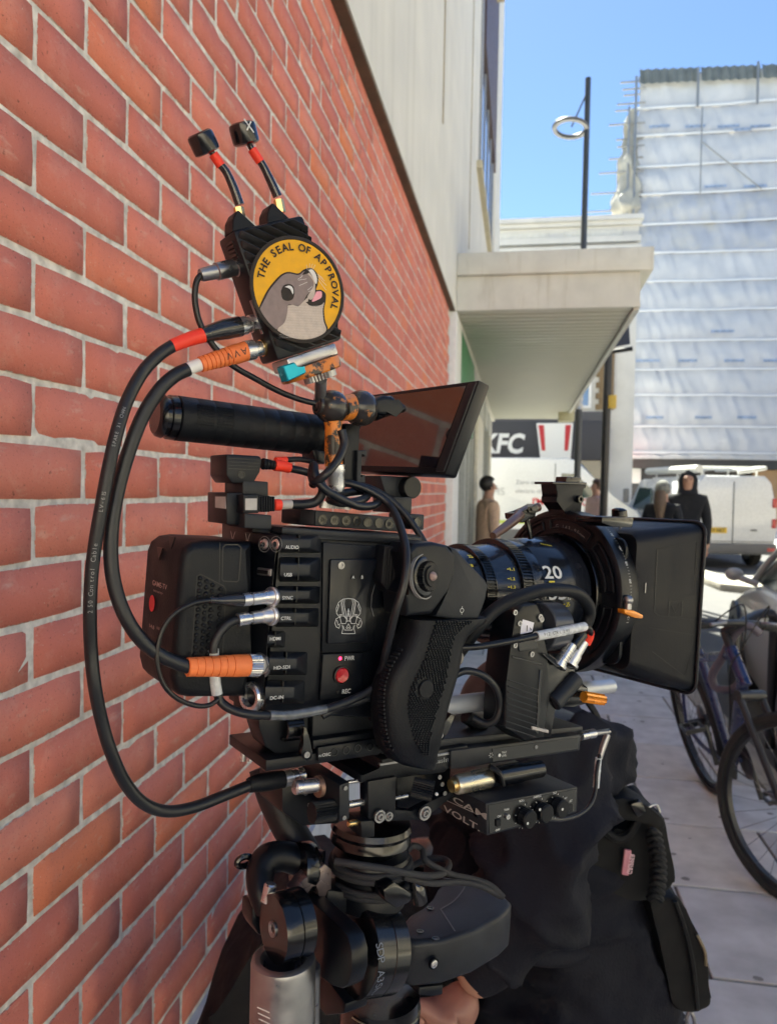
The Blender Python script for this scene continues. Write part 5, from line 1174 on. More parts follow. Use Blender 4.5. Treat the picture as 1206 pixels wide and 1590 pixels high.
def path_text(mb, q, start, s, h, r, adv, flip):
    sp_ = spline(q, 24); L_ = [0]
    for a, b in zip(sp_[:-1], sp_[1:]): L_.append(L_[-1] + (b - a).length)
    d_ = start
    for ch in (s if flip > 0 else s[::-1]):
        k = max(i for i in range(len(L_)) if L_[i] <= d_); k = min(k, len(sp_) - 2); p = sp_[k]; t_ = (sp_[k + 1] - sp_[k]).normalized()
        view = (CAM - p).normalized(); n_ = (view - t_ * view.dot(t_)).normalized(); x_ = t_ * flip; up = n_.cross(x_)
        if ch != ' ': mb.text(ch, h, p + n_ * (r + .0003) - up * h * .5, x_, up, bold=.0, center=True)
        d_ += adv
mb = MB(); path_text(mb, q1, .055, 'SPARE 31 CHAN', .0020, .0039, .0019, -1); path_text(mb, q1, .105, 'LV-61S', .0023, .0039, .0021, -1); path_text(mb, q1, .135, '250 Control Cable', .0027, .0039, .0024, -1); part(mb, 'cable_print', K_dim, ck, kind='stuff')
mb = MB(); mb.tube([rp(x, y, w1 + .028) for x, y in ((386, 1220), (400, 1216), (420, 1213), (440, 1210))], [.0050, .0064, .0066, .0062], n=18); part(mb, 'boot', K_soft, ld)
mb = MB(); c0, c1 = rp(440, 1210, w1 + .028), rp(470, 1203, w1 + .028); L = (c1 - c0).length; mb.lathe(c0, c1 - c0, [(0, .0062), (L * .4, .0062), (L * .42, .0050), (L * .7, .0050), (L * .72, .0058), (L, .0058)], 24); part(mb, 'plug', K_silver, ld)

ld2 = rigthing('video_cable', 'thick black video cable with orange ribbed boots joining the transmitter to the HD-SDI socket', 'cable', rp(412, 540, w1))
mb = MB(); c0, c1 = rp(419, 537, w1), rp(407, 540, w1); mb.lathe(c0, c1 - c0, [(0, .0074), (.002, .0074), (.003, .0056), (.0065, .0056)], 24); part(mb, 'brass_socket', K_brass, ld2)
mb = MB(); c0, c1 = rp(407, 540, w1), rp(381, 545, w1); L = (c1 - c0).length; mb.lathe(c0, c1 - c0, [(0, .0050), (L * .5, .0050), (L * .52, .0066), (L, .0066)], 24); part(mb, 'plug', K_silver, ld2)
mb = MB(); c0, c1 = rp(382, 545, w1), rp(310, 566, w1); L = (c1 - c0).length; pf = []
for i in range(8): x_ = L * .3 + L * .7 * i / 8; r_ = .0062 - .0014 * i / 8; pf += [(x_, r_), (x_ + L * .070, r_ * .985), (x_ + L * .075, r_ * .86), (x_ + L * .083, r_ * .86)]
mb.lathe(c0, c1 - c0, [(0, .0064), (L * .29, .0064)] + pf, 24); ob_ = part(mb, 'orange_boot', K_orange, ld2)
mb = MB(); path_text(mb, [c0, c0.lerp(c1, .5), c1], .005, 'AVV', .0045, .0062, .0052, 1); part(mb, 'pen_mark', K_thin, ob_, kind='stuff')
mb = MB(); mb.tube([rp(x, y, w1) for x, y in ((312, 565.5), (298, 570), (286, 575))], .0040, n=16); part(mb, 'white_sleeve', mat('white_shrink', (.72, .72, .70), .35, coat=.3), ld2)
P2 = ((292, 573, w1), (270, 584, w1), (246, 607, w1), (222, 645, w1), (202, 695, w1), (186, 748, w1), (175, 805, w1 - .002), (172, 860, w1 - .004), (178, 910, w1 - .006), (195, 958, w1 - .008), (222, 997, w1 - .008), (255, 1021, w1 - .008), (293, 1036, w1 - .008))
mb = MB(); mb.tube([rp(*p) for p in P2], .0043, n=18, sub=8); part(mb, 'jacket', K_cable, ld2)
mb = MB(); wb_ = w1 - .008; c1, c0 = rp(290, 1036, wb_), rp(386, 1033, wb_); L = (c1 - c0).length; pf = []
for i in range(7): x_ = L * .18 + L * .82 * i / 7; r_ = .0072 - .0014 * i / 7; pf += [(x_, r_), (x_ + L * .105, r_ * .985), (x_ + L * .108, r_ * .90), (x_ + L * .113, r_ * .90)]
mb.lathe(c0, c1 - c0, [(0, .0066), (.001, .0072), (L * .17, .0072)] + pf, 28); part(mb, 'orange_boot', K_orange, ld2)
mb = MB(); c0, c1 = rp(385, 1033, wb_), rp(402, 1033, wb_); knurl(mb, c0, c1 - c0, .0075, (c1 - c0).length, 30, .0004); mb.cyl(c1, rp(412, 1033, wb_ + .004), .0058); part(mb, 'plug', K_silver, ld2)

ld3 = rigthing('thin_lead', 'thin black lead with silver plug curling round the left of the transmitter', 'cable', rp(371, 415, w1))
mb = MB(); c0, c1 = rp(373, 413, w1), rp(311, 427, w1); L = (c1 - c0).length
mb.lathe(c0, c1 - c0, [(0, .0062), (L * .12, .0062), (L * .14, .0052), (L * .28, .0052), (L * .30, .0056), (L * .60, .0056), (L * .62, .0046), (L * .95, .0042), (L, .0036)], 24); part(mb, 'plug', K_steel, ld3)
mb = MB(); mb.tube([rp(x, y, w1) for x, y in ((314, 426), (307, 433), (303, 448), (303, 470), (309, 498), (320, 520), (338, 545), (362, 568), (395, 587), (430, 606), (462, 619), (488, 626))], .0020, n=12); part(mb, 'jacket', K_thin, ld3)

# SYNC and CTRL leads
ly = rigthing('sync_lead', 'thin black lead plugged into the SYNC socket with silver plug and dark boot', 'cable', rp(400, 929, -.006))
ws = -.006; mb = MB(); c0, c1 = rp(424, 926, ws), rp(375, 932, ws); L = (c1 - c0).length
mb.lathe(c0, c1 - c0, [(0, .0048), (L * .08, .0054), (L * .3, .0046), (L * .32, .0044), (L * .68, .0044), (L * .70, .0036), (L * .74, .0036), (L * .75, .0044), (L, .0042)], 24); part(mb, 'plug', K_silver, ly)
mb = MB(); mb.tube([rp(x, y, ws) for x, y in ((377, 932), (360, 932), (340, 932.5), (325, 931.5))], [.0044, .0040, .0026, .0022], n=14); part(mb, 'boot', K_tape, ly)
mb = MB(); mb.tube([rp(x, y, ws - .001) for x, y in ((327, 932), (300, 937), (272, 952), (253, 976), (244, 1008), (245, 1038), (256, 1066), (277, 1086), (305, 1096), (325, 1095), (339, 1086))], .0016, n=10); part(mb, 'jacket', K_thin, ly)
lc = rigthing('control_lead', 'short black lead from the CTRL socket passing behind the orange boot with clear sleeve', 'cable', rp(400, 957, ws))
mb = MB(); c0, c1 = rp(423, 955, ws), rp(369, 963, ws); L = (c1 - c0).length
mb.lathe(c0, c1 - c0, [(0, .0048), (L * .08, .0054), (L * .3, .0046), (L * .32, .0042), (L * .60, .0042), (L * .62, .0034), (L * .68, .0034), (L * .70, .0044), (L, .0044)], 24); part(mb, 'plug', K_silver, lc)
mb = MB(); mb.tube([rp(x, y, ws + .001) for x, y in ((371, 962), (355, 968), (340, 984), (332, 1002), (331, 1014))], .0029, n=12); part(mb, 'jacket', K_cable, lc)
mb = MB(); mb.tube([rp(x, y, .003) for x, y in ((331, 1008), (332, 1030), (334, 1058), (337, 1078))], .0036, n=16); part(mb, 'clear_sleeve', K_clear, lc)
mb = MB(); mb.tube([rp(*p) for p in ((337, 1076, .003), (343, 1090, .002), (360, 1102, -.002), (390, 1110, -.008), (430, 1111, -.010), (470, 1108, -.010), (510, 1100, -.010), (548, 1086, -.010), (580, 1068, -.010), (592, 1042, -.016), (602, 1000, -.030), (614, 950, -.038), (627, 905, -.040), (631, 860, -.034), (622, 820, -.018), (606, 786, .0), (580, 765, .008), (548, 752, .014), (530, 750, .02))], .0029, n=14); part(mb, 'long_jacket', K_cable, lc)
mb = MB(); mb.tube([rp(*p) for p in ((418, 1111, -.010), (445, 1111, -.0105), (475, 1107, -.0105), (505, 1101, -.0105))], .0034, n=14); part(mb, 'tape_wrap', mat('shiny_tape', (.10, .11, .12), .1, var=.4, nscale=120, coat=1), lc)
cable('looped_lead', 'coiled black lead lying in loops around the foot of the orange column', [(530, 668, -.004), (534, 690, -.006), (524, 715, -.008), (505, 737, -.008), (489, 748, -.002), (484, 738, .004), (487, 722, .004), (491, 742, -.002), (505, 760, -.006), (530, 775, -.006), (558, 786, -.002), (582, 784, .004), (588, 773, .012), (572, 763, .02), (545, 764, .024), (520, 770, .02), (512, 776, .01), (535, 781, .0), (562, 776, .006), (570, 766, .016), (550, 757, .024)], .0030, K_cable)
cable('side_lead', 'second black lead arching over the right end of the top rail', [(545, 752, .03), (575, 758, .028), (605, 775, .022), (630, 800, .014), (650, 828, .006), (664, 852, .0)], .0026, K_cable)
cable('lower_lead', 'black lead crossing below the record button towards the grip', [(500, 1112, -.004), (530, 1096, -.006), (560, 1088, -.008), (585, 1078, -.008), (600, 1060, -.006)], .0028, K_cable)
# ---------------------------------------------------------------- side grip
gr = rigthing('side_grip', 'black rubber side handgrip with dial and dimpled panel in front of the camera', 'handgrip', rp(640, 1185, -.02))
wg = -.034
def gc(x, y): return (560 + x / 4.077, 820 + y / 4.077)
mb = MB(); pts = [gc(*p) for p in ((300, 160), (345, 100), (460, 88), (545, 108), (600, 170), (600, 280), (560, 400), (455, 545), (290, 560), (280, 420), (330, 330))]
sp(mb, pts, wg, .030, .003, 3); part(mb, 'dial_housing', K_body, gr)
mb = MB(); fr = [gc(*p) for p in ((548, 110), (600, 130), (790, 330), (812, 370), (775, 440), (775, 500), (745, 575), (610, 585), (455, 560), (560, 410), (598, 285), (598, 175))]
sp(mb, fr, wg + .003, .026, .003, 3); part(mb, 'nose', K_grey, gr)
mb = MB(); c = rp(659, 895, wg); r = pr(36, c); dn = (-RW * .93 + RA * .30 + RU * .1).normalized()
mb.lathe(c - dn * .002, dn, [(0, r * .98), (.0028, r * .98), (.0028, r * .94), (.0022, r * .94)], 48, cap=False); part(mb, 'dial_ring', K_dim, gr)
mb = MB(); mb.lathe(c - dn * .004, dn, [(0, r * .9), (.0050, r * .86), (.0056, r * .8)], 48); hb_ = part(mb, 'dial_base', K_gloss, gr)
mb = MB(); knurl(mb, c + dn * .001, dn, r * .66, .0045, 26, .0012); mb.lathe(c + dn * .005, dn, [(0, r * .46), (.0018, r * .44), (.0016, r * .2)], 32); part(mb, 'dial', K_soft, hb_)
mb = MB(); mb.sphere(c + dn * .0065, r * .21, n=16); part(mb, 'joystick', mat('joystick_grey', (.30, .22, .20), .4), hb_)
mb = MB(); c_ = rp(717, 948, wg + .0025); mb.line([c_ + (RA * math.cos(a) + RU * math.sin(a)) * .0016 for a in [k * .5236 for k in range(12)]], .0004, -RW, closed=True); mb.line([c_ + RU * .003, c_ + RU * .0018], .0004, -RW); mb.line([c_ - RU * .003, c_ - RU * .0018], .0004, -RW); part(mb, 'index_mark', K_ink, gr, kind='stuff')
secs = [(958, 630, 746), (966, 630, 744), (974, 628, 730), (986, 623, 716), (1002, 616, 708), (1020, 604, 706), (1040, 593, 703), (1062, 586, 697), (1085, 584, 690), (1110, 585, 683), (1135, 588, 677), (1155, 593, 674), (1172, 604, 673), (1182, 622, 674), (1189, 645, 673), (1192, 660, 670)]
mb = MB(); rings = []
for y, xl_, xr_ in secs:
    k_ = 1.0 if y < 1150 else max(.35, 1 - (y - 1150) / 60)
    A_, B_ = rp(xl_, y + (0 if y < 1160 else -(1160 - y) * 0), wg + .014), rp(xr_, y, wg + .014); m_ = (A_ + B_) / 2; ha = (B_ - A_).length / 2; ring = []
    for q_ in range(28):
        a = 2 * math.pi * q_ / 28; ca, sa = math.cos(a), math.sin(a); e_ = .62
        ring.append(mb.bm.verts.new(m_ + RA * ha * math.copysign(abs(ca) ** e_, ca) * 1.0 - RW * (.0165 * k_) * math.copysign(abs(sa) ** e_, sa)))
    rings.append(ring)
for i in range(len(rings) - 1):
    for q_ in range(28): mb._f((rings[i][q_], rings[i][(q_ + 1) % 28], rings[i + 1][(q_ + 1) % 28], rings[i + 1][q_]))
mb._f(rings[0]); mb._f(rings[-1]); gb = part(mb, 'handle', K_soft, gr, ang=60)
# dimpled panel: rows of small pyramids between two curves
mb = MB(); row = 0; y = 966.0
def lerp_t(tab, y):
    for (y0, a0), (y1, a1) in zip(tab[:-1], tab[1:]):
        if y0 <= y <= y1: return a0 + (a1 - a0) * (y - y0) / (y1 - y0)
    return tab[-1][1]
lt_ = [(960, 682), (990, 672), (1020, 663), (1045, 652), (1070, 640), (1095, 636), (1120, 638), (1150, 646), (1178, 662)]
rt_ = [(960, 738), (968, 738), (975, 722), (990, 711), (1010, 705), (1040, 700), (1065, 694), (1090, 687), (1115, 680), (1140, 674), (1178, 670)]
while y < 1176:
    x = lerp_t(lt_, y) + (2 if row % 2 else 0)
    while x < lerp_t(rt_, y) - 2:
        if (x - 661) ** 2 / 196 + (y - 1070) ** 2 / 260 > 1:
            c = rp(x, y, wg - .0040); mb.prism([c + RA * .0006, c + RU * .0005, c - RA * .0006, c - RU * .0005], RW * .002, back=[c + RA * .0012 + RW * .002, c + RU * .0010 + RW * .002, c - RA * .0012 + RW * .002, c - RU * .0010 + RW * .002])
        x += 4.4
    y += 3.4; row += 1
part(mb, 'dimples', K_grey, gb, kind='stuff')
mb = MB(); c = rp(661, 1070, wg - .0030); mb.lathe(c, -RW, [(0, pr(14, c)), (.0008, pr(14, c)), (.0012, pr(13, c))], 32)
part(mb, 'round_badge', K_soft, gb)
mb = MB()
for i in range(26):
    y = 1008 + i * 6.2; tab = [(s_[0], s_[1]) for s_ in secs]; x = lerp_t(tab, min(y, 1170)) + 7
    a_, b_ = rp(x - 4, y - 1, wg + .006), rp(x + 5, y + 1.5, wg + .001); mb.tube([a_, b_], [.0012, .0009], n=6, smooth=False)
part(mb, 'back_notches', K_soft, gb, kind='stuff')
mb = MB(); scy(mb, 700, 1018, 712, 1024, wg + .014, 11, n=20); part(mb, 'trigger', mat('trigger_grey', (.22, .20, .17), .5), gr)

# ---------------------------------------------------------------- lens
WL = .050
def la(px, py=918): return rl(rp(px, py, WL))
axc0 = la(760); AU = axc0.z                                       # height of the lens axis
def LP(a, r=0, th=0): return rw(a, WL, AU) + (-RW * math.cos(th) + RU * math.sin(th)) * r
def prl(px, rpx): p = rp(px, 918, WL); return rl(p).x, pr(rpx, p)
lens = rigthing('zoom_lens', 'large black 20-55 zoom lens with two geared rings and white numerals', 'lens', LP(la(760).x, .045, -math.pi / 2))
LX = -1
def lath(mb, prof, n=72):
    P0 = rw(0, WL, AU); mb.lathe(P0, RA, prof, n, e=-RW)
def pl_(*a): return [prl(x, r) for x, r in a]
mb = MB(); lath(mb, pl_((640, 60), (690, 64), (704, 68), (728, 70))); part(mb, 'rear_barrel', K_lens, lens)
mb = MB(); lath(mb, pl_((724, 70), (762, 76))); part(mb, 'middle_barrel', mat('blue_black_barrel', (.014, .02, .034), .22, rvar=.04, coat=.3), lens)
mb = MB(); lath(mb, pl_((772, 74), (774, 80), (786, 81), (787, 80.4), (788, 81.2), (850, 85), (853, 83), (853, 76))); part(mb, 'front_barrel', K_lens, lens)
for (x0, x1, r0) in ((709, 722, 74), (757, 772, 82)):
    a0_, ro = prl(x0, r0); a1_, _ = prl(x1, r0); ro = (ro + _) / 2; n_ = 96; f0 = []; f1 = []
    for k in range(n_ * 4):
        a = 2 * math.pi * k / (n_ * 4); r = ro if (k % 4) in (1, 2) else ro - .0016; f0.append(LP(a0_, r, a)); f1.append(LP(a1_, r, a))
    mb = MB(); mb.prism(f0, RA, back=f1); lath(mb, [(a0_ - .0012, ro - .0022), (a0_ - .001, ro - .0004), (a0_ + .0001, ro - .0004)], 72); lath(mb, [(a1_ - .0001, ro - .0006), (a1_ + .0012, ro - .0006), (a1_ + .0015, ro - .002)], 72); part(mb, 'gear_ring', K_gloss, lens, ang=20)
def wrap_text(mb, s, h, px, th0, r, bold=.0, fit=None, rot=False, ctr=False):
    vs_, fs, x0, x1, y1 = text_mesh(s, bold); k = h / .729; kx = fit / (x1 - x0) if fit else k; a0_ = la(px).x
    nv = []
    for v in vs_:
        x = (v.x - x0 - ((x1 - x0) / 2 if ctr else 0)) * kx; y = v.y * k
        if rot: x, y = -y, x
        nv.append(mb.bm.verts.new(LP(a0_ + x, r, th0 + y / r)))
    for f in fs: mb._f([nv[i] for i in f])
def thy(px, py, rpx): return math.asin(max(-1, min(1, (918 - py) / rpx)))
a_, rb_ = prl(812, 82.8); rt = rb_ * 1.012
def pxa(x, y, r):   # photo px -> (a, theta) on the cylinder of radius r
    ry = ray(x, y); o = CAM - rw(0, WL, AU); dw, du = ry.dot(RW), ry.dot(RU); ow, ou = o.dot(RW), o.dot(RU)
    A_ = dw * dw + du * du; B_ = 2 * (ow * dw + ou * du); C_ = ow * ow + ou * ou - r * r; D = max(B_ * B_ - 4 * A_ * C_, 0); t = (-B_ - math.sqrt(D)) / (2 * A_)
    p = o + ry * t; return p.dot(RA), math.atan2(p.dot(RU), -p.dot(RW))
def lens_text(mb, s, x, y, hpx, wpx, r, bold=.02):
    a0_, t0_ = pxa(x, y, r); a1_, _t = pxa(x + wpx, y, r); _a, t1_ = pxa(x, y - hpx, r)
    vs_, fs, x0, x1, y1 = text_mesh(s, bold); nv = [mb.bm.verts.new(LP(a0_ + (v.x - x0) / (x1 - x0) * (a1_ - a0_), r, t0_ + v.y / .729 * (t1_ - t0_))) for v in vs_]
    for f in fs: mb._f([nv[i] for i in f])
mb = MB(); lens_text(mb, '20', 846, 898, 20, 28, rt); lens_text(mb, '55', 852, 931, 20, 27, rt); lens_text(mb, 'T2.2', 880, 931, 5, 11, rt)
a0_, t0_ = pxa(885, 890, rt); part(mb, 'numerals', K_ink, lens, kind='stuff')
mb = MB(); q = [pxa(x, y, rt) for x, y in ((880, 881), (884, 886), (888, 885), (891, 893), (893, 897), (887, 894), (883, 890))]; mb.poly([LP(a, rt, t) for a, t in q]); part(mb, 'white_emblem', K_ink, lens)
mb = MB(); lens_text(mb, 'r Zoom', 874, 942, 6.5, 21, rt); q = [pxa(x, y, rt) for x, y in ((852, 902), (861, 902), (861, 904.4), (852, 904.4))]; mb.poly([LP(a, rt, t) for a, t in q])
for i in range(7):
    q = [pxa(840 + i * 3, 845 + i * .6, rt), pxa(842 + i * 3, 845.2 + i * .6, rt)]; (a, t), (b, u) = q; mb.poly([LP(a, rt, t), LP(b, rt, t), LP(b, rt, t + .035), LP(a, rt, t + .035)])
_, rm = prl(745, 74.5); rm *= 1.012
for i, (y, s) in enumerate(((884, '1.1'), (899, '1.2'), (912, '1.3'), (923.5, '1.4'), (933.5, '1.5'))):
    _a, rr_ = prl(752, 75.2); rr_ *= 1.012; lens_text(mb, s, 792 + i * .7, y + 2, 4.6, 7, rr_); q = [pxa(x, yy, rr_) for x, yy in ((787 + i * .7, y - 1), (790.5 + i * .7, y - 1), (790.5 + i * .7, y + .2), (787 + i * .7, y + .2))]; mb.poly([LP(a, rr_, t) for a, t in q])
for y, s in ((866, '25'), (880, '28'), (893, '32')):
    _a, rr_ = prl(704, 68.6); rr_ *= 1.015; lens_text(mb, s, 728, y, 4.4, 7, rr_)
q = [pxa(x, yy, rr_ * 1.05) for x, yy in ((781, 926.5), (788, 926), (788, 928), (781, 928.5))]; mb.poly([LP(a, rr_ * 1.09, t) for a, t in q])
part(mb, 'yellow_scale', K_yell, lens, kind='stuff')

# ---------------------------------------------------------------- matte box
mt = rigthing('matte_box', 'square black matte box clamped on the front of the lens', 'matte box', rw(la(930).x, WL, AU - .09))
a0m, Ro = prl(862, 125); a1m, Ro1 = prl(889, 125); Ro = (Ro + Ro1) / 2; Ri = prl(853, 86)[1]
mb = MB(); lath(mb, [(a0m, Ri), (a0m + .001, Ro * .93), (a0m - .0012, Ro * .93), (a0m - .0012, Ro * .97), (a0m + .0005, Ro), (a1m - .002, Ro), (a1m, Ro * .985), (a1m, Ri)], 96); part(mb, 'clamp_ring', K_body, mt)
mb = MB(); lath(mb, [(a0m - .004, Ri * .985), (a0m - .005, Ri * 1.03), (a0m - .003, Ri * 1.05), (a0m + .002, Ri * 1.05)], 96); part(mb, 'inner_ring', K_gloss, mt)
mb = MB()
for t0_, t1_ in ((.95, 1.75), (.10, .80), (-.85, -.12), (1.9, 2.6)):
    loop = [LP(a0m - .0006, Ro * .885, t0_ + (t1_ - t0_) * k / 12) for k in range(13)] + [LP(a0m - .0006, Ri * 1.14, t1_ - (t1_ - t0_) * k / 12) for k in range(13)]
    mb.tube(loop + [loop[0]], .0011, n=8, smooth=False, cap=False)
part(mb, 'ring_ribs', K_body, mt, kind='stuff')
mb = MB(); s_ = 'G 143-95mm'
for i, ch in enumerate(s_):
    t_ = 1.62 - i * .062; rad = -RW * math.cos(t_) + RU * math.sin(t_); tan = (RW * math.sin(t_) + RU * math.cos(t_)) * -1
    tan = RA.cross(rad) ; tan = tan if tan.dot(-RW) > 0 else -tan
    if ch != ' ': mb.text(ch, .0040, LP(a0m - .0002, Ro * .77, t_), tan, rad, bold=.0, center=True)
part(mb, 'ring_lettering', K_dim, mt, kind='stuff')
mb = MB(); am_ = (a0m + a1m) / 2
for i in range(44):
    t_ = -.25 + i * .035; L_ = .0016 if i % 4 else .0030; c = LP(am_ - L_ / 2, Ro + .0003, t_); mb.poly([c, c + RA * L_, LP(am_ + L_ / 2, Ro + .0003, t_ + .004), LP(am_ - L_ / 2, Ro + .0003, t_ + .004)])
for i in range(6):
    t_ = -.20 + i * .20; a_s = am_ + .001; vs_, fs, x0, x1, y1 = text_mesh(str((i * 3 + 2) % 10) + '0', .01)
    nv = [mb.bm.verts.new(LP(a_s - v.y * .004, Ro + .0003, t_ + (v.x) * .004 / Ro)) for v in vs_]
    for f in fs: mb._f([nv[k] for k in f])
part(mb, 'ring_scale', K_ink, mt, kind='stuff')
# filter stage and hood
wn1, wn2 = -.022, -.042
Rt = rl(rp(988, 830, wn1)); Rb = rl(rp(978, 1042, wn1)); Ft = rl(rp(1095, 813, wn2)); Fb = rl(rp(1080, 1077, wn2)); wf1 = 2 * WL - wn1; wf2 = 2 * WL - wn2
a_r = (Rt.x + Rb.x) / 2; a_f = (Ft.x + Fb.x) / 2
def rrw(a, w0, w1_, u0, u1, r, n=5): return [rw(a, x, y) for x, y in rrect(w0, u0, w1_, u1, r, n)]
mb = MB(); A_ = rrw(a1m + .0005, wn1 + .016, wf1 - .016, Rb.z + .016, Rt.z - .012, .012); mb.prism(A_, RA * (a_r - a1m + .001), .001, 1); B0 = rrw(a_r - .010, wn1 + .004, wf1 - .004, Rb.z + .004, Rt.z - .004, .010); mb.prism(B0, RA * .004, .0006, 1); part(mb, 'filter_stage', K_body, mt)
mb = MB(); A_ = rrw(a_r, wn1, wf1, Rb.z, Rt.z, .010); B_ = rrw(a_f, wn2, wf2, Fb.z, Ft.z, .010); n_ = len(A_)
bi = rrw(a_f, wn2 + .005, wf2 - .005, Fb.z + .005, Ft.z - .005, .008); ii = rrw(a_r + .012, wn1 + .02, wf1 - .02, Rb.z + .02, Rt.z - .02, .008)
R1 = [[mb.bm.verts.new(p) for p in q] for q in (A_, B_, bi, ii)]
Am = rrw(a_r + .0035, wn1 - .0028, wf1 + .0028, Rb.z - .0028, Rt.z + .0028, .012)
R1.insert(1, [mb.bm.verts.new(p) for p in Am])
for a, b in ((0, 1), (1, 2), (2, 3), (3, 4)):
    for k in range(n_): mb._f((R1[a][k], R1[a][(k + 1) % n_], R1[b][(k + 1) % n_], R1[b][k]))
mb._f(R1[0]); mb._f(R1[4]); hood = part(mb, 'hood', mat('hood_plastic', (.0035, .0045, .0075), .5, var=.2, bump=.2, bscale=500, spec=.35), mt)
mb = MB(); rim = rrw(a_f - .002, wn2 - .0012, wf2 + .0012, Fb.z - .0012, Ft.z + .0012, .011); mb.tube(rim + [rim[0]], .0016, n=8, smooth=False, cap=False); part(mb, 'hood_rim', K_grey, mt)
def hs_(u, v, o=.0004):   # point on the near face of the hood: u from rear to front, v from top to bottom
    T = Rt.lerp(Ft, u); B2 = Rb.lerp(Fb, u); p = T.lerp(B2, v); return rw(p.x, p.y - .0026 * (1 - u) - o, p.z)
mb = MB()
for q in (((.28, .12), (.88, .10), (.88, .30)), ((.28, .12), (.28, .55), (.35, .57), (.88, .57)), ((.22, .66), (.92, .66)), ((.28, .82), (.80, .92), (.88, .80))):
    mb.line([hs_(*p) for p in q], .0006, -RW)
q = [hs_(*p) for p in ((.50, .47), (.70, .46), (.70, .56), (.50, .57))]; mb.line(q, .0006, -RW, closed=True); mb.line([hs_(.55, .50), hs_(.60, .54), hs_(.66, .48)], .0006, -RW); part(mb, 'moulded_lines', K_body, hood, kind='stuff')
for i in range(5):
    mb = MB(); mb.box(LP(a1m + .008, Ro * 1.0, .95 - i * .2), .001, .001, .009, RA, RW, RU); part(mb, 'slot', K_steel, mt)
# top bracket
mb = MB(); sp(mb, [(863, 751), (910, 752), (910, 757), (904, 758), (902, 798), (876, 798), (876, 792), (864, 780), (864, 772), (867, 770), (864, 762)], .040, .020, .001); part(mb, 'top_bracket', K_body, mt)
mb = MB(); sp(mb, [(880, 740), (903, 741), (899, 751), (878, 751)], .042, .014, .0006); sp(mb, [(858, 748), (911, 749), (911, 753), (858, 752)], .038, .024, .0006); part(mb, 'bracket_cap', K_gloss, mt)
mb = MB(); scr(mb, 897, 775, .0395, 6, .004); part(mb, 'bracket_screw', K_gloss, mt)
mb = MB(); sp(mb, [(935, 802), (984, 803), (982, 819), (950, 818), (934, 812)], -.026, .03, .001); mb.cyl(rp(962, 806, -.014), rp(961, 793, -.014), .0068, n=20); mb.sphere(rp(961, 793, -.014), .0068, sz=.4, X=RA, Y=RW, Z=RU, n=16); part(mb, 'top_knob', K_gloss, mt)
mb = MB(); mb.tube([rp(836, 787, .04), rp(810, 797, .04), rp(800, 806, .03), rp(782, 820, .02), rp(765, 832, .01)], [.004, .005, .0045, .004, .003], n=12); part(mb, 'brown_lever', mat('brown_lever_mat', (.11, .06, .045), .35), mt)
mb = MB(); sp(mb, [(797, 797), (812, 795), (833, 782), (838, 790), (830, 796), (832, 803), (812, 812), (798, 806)], .034, .012, .001); scr(mb, 806, 802, .0335, 5); scr(mb, 822, 791, .0335, 5); sp(mb, [(816, 800), (820, 800), (829, 836), (824, 838)], .036, .004, .0005); part(mb, 'lever_clamp', K_gloss, mt)
mb = MB(); c0 = rp(974, 946, -.030); mb.cyl(c0, c0 + RU * .006, .0034, n=16); mb.sphere(c0 + RU * .008, .0046, n=16); part(mb, 'silver_knob', K_steel, mt)
mb = MB(); sp(mb, [(969, 946), (984, 948), (999, 955), (998, 961), (986, 960), (970, 953)], -.034, .008, .001); part(mb, 'amber_lever', K_amber, mt)
mb = MB(); sp(mb, [(946, 1012), (962, 1004), (968, 1018), (958, 1030), (947, 1024)], .008, .01, .001); part(mb, 'lower_latch', K_gloss, mt)

# ---------------------------------------------------------------- rods, motor
rods = rigthing('support_rod', 'nearer satin aluminium support rod under the lens', 'rod', rp(700, 1100, .012), 'lens support rods')
mb = MB(); uR = rl(rp(735, 1091, .022)).z; a_s, a_e = rl(rp(560, 1091, .022)).x, rl(rp(890, 1080, .022)).x; mb.cyl(rw(a_s, .022, uR), rw(a_e, .022, uR), .0078, n=32, ch=.001); part(mb, 'tube', K_alu, rods)
rod2 = rigthing('support_rod', 'farther satin aluminium support rod ending beside the amber knob', 'rod', rp(700, 1070, .08), 'lens support rods')
uF = rl(rp(925, 1068, .072)).z; mb = MB(); mb.cyl(rw(a_s, .072, uF), rw(rl(rp(951, 1070, .072)).x, .072, uF), .0076, n=32, ch=.0025); part(mb, 'tube', K_alu, rod2)
mo = rigthing('focus_motor', 'black lens motor with a white numbered sticker and ribbed lower body', 'lens motor', rp(825, 1150, -.02))
wm = -.022
def cm(x, y): return (680 + x / 4.307, 980 + y / 4.307)
mb = MB(); sp(mb, [(792, 1010), (800, 955), (812, 940), (834, 938), (842, 956), (846, 985), (846, 1015), (850, 1040), (855, 1080), (845, 1146), (815, 1152), (782, 1128), (786, 1060)], wm, .026, .0025, 2); part(mb, 'motor_body', K_body, mo)
c = rp(836, 974, wm + .019); r = pr(38, c); mb = MB(); mb.lathe(c, RA, [(0, r * .95), (.001, r), (.021, r), (.022, r * .95)], 48); part(mb, 'drum', mat('drum_blue_black', (.045, .052, .068), .3, var=.2, coat=.3), mo)
mb = MB()
for i in range(9):
    y = 1055 + i * 9.2; sp(mb, [(790 - i * .6, y), (836 - i * .4, y + 16), (836 - i * .4, y + 18.5), (790 - i * .6, y + 2.5)], wm - .0009, .003, .0003, 1)
part(mb, 'rib', K_grey, mo, kind='stuff')
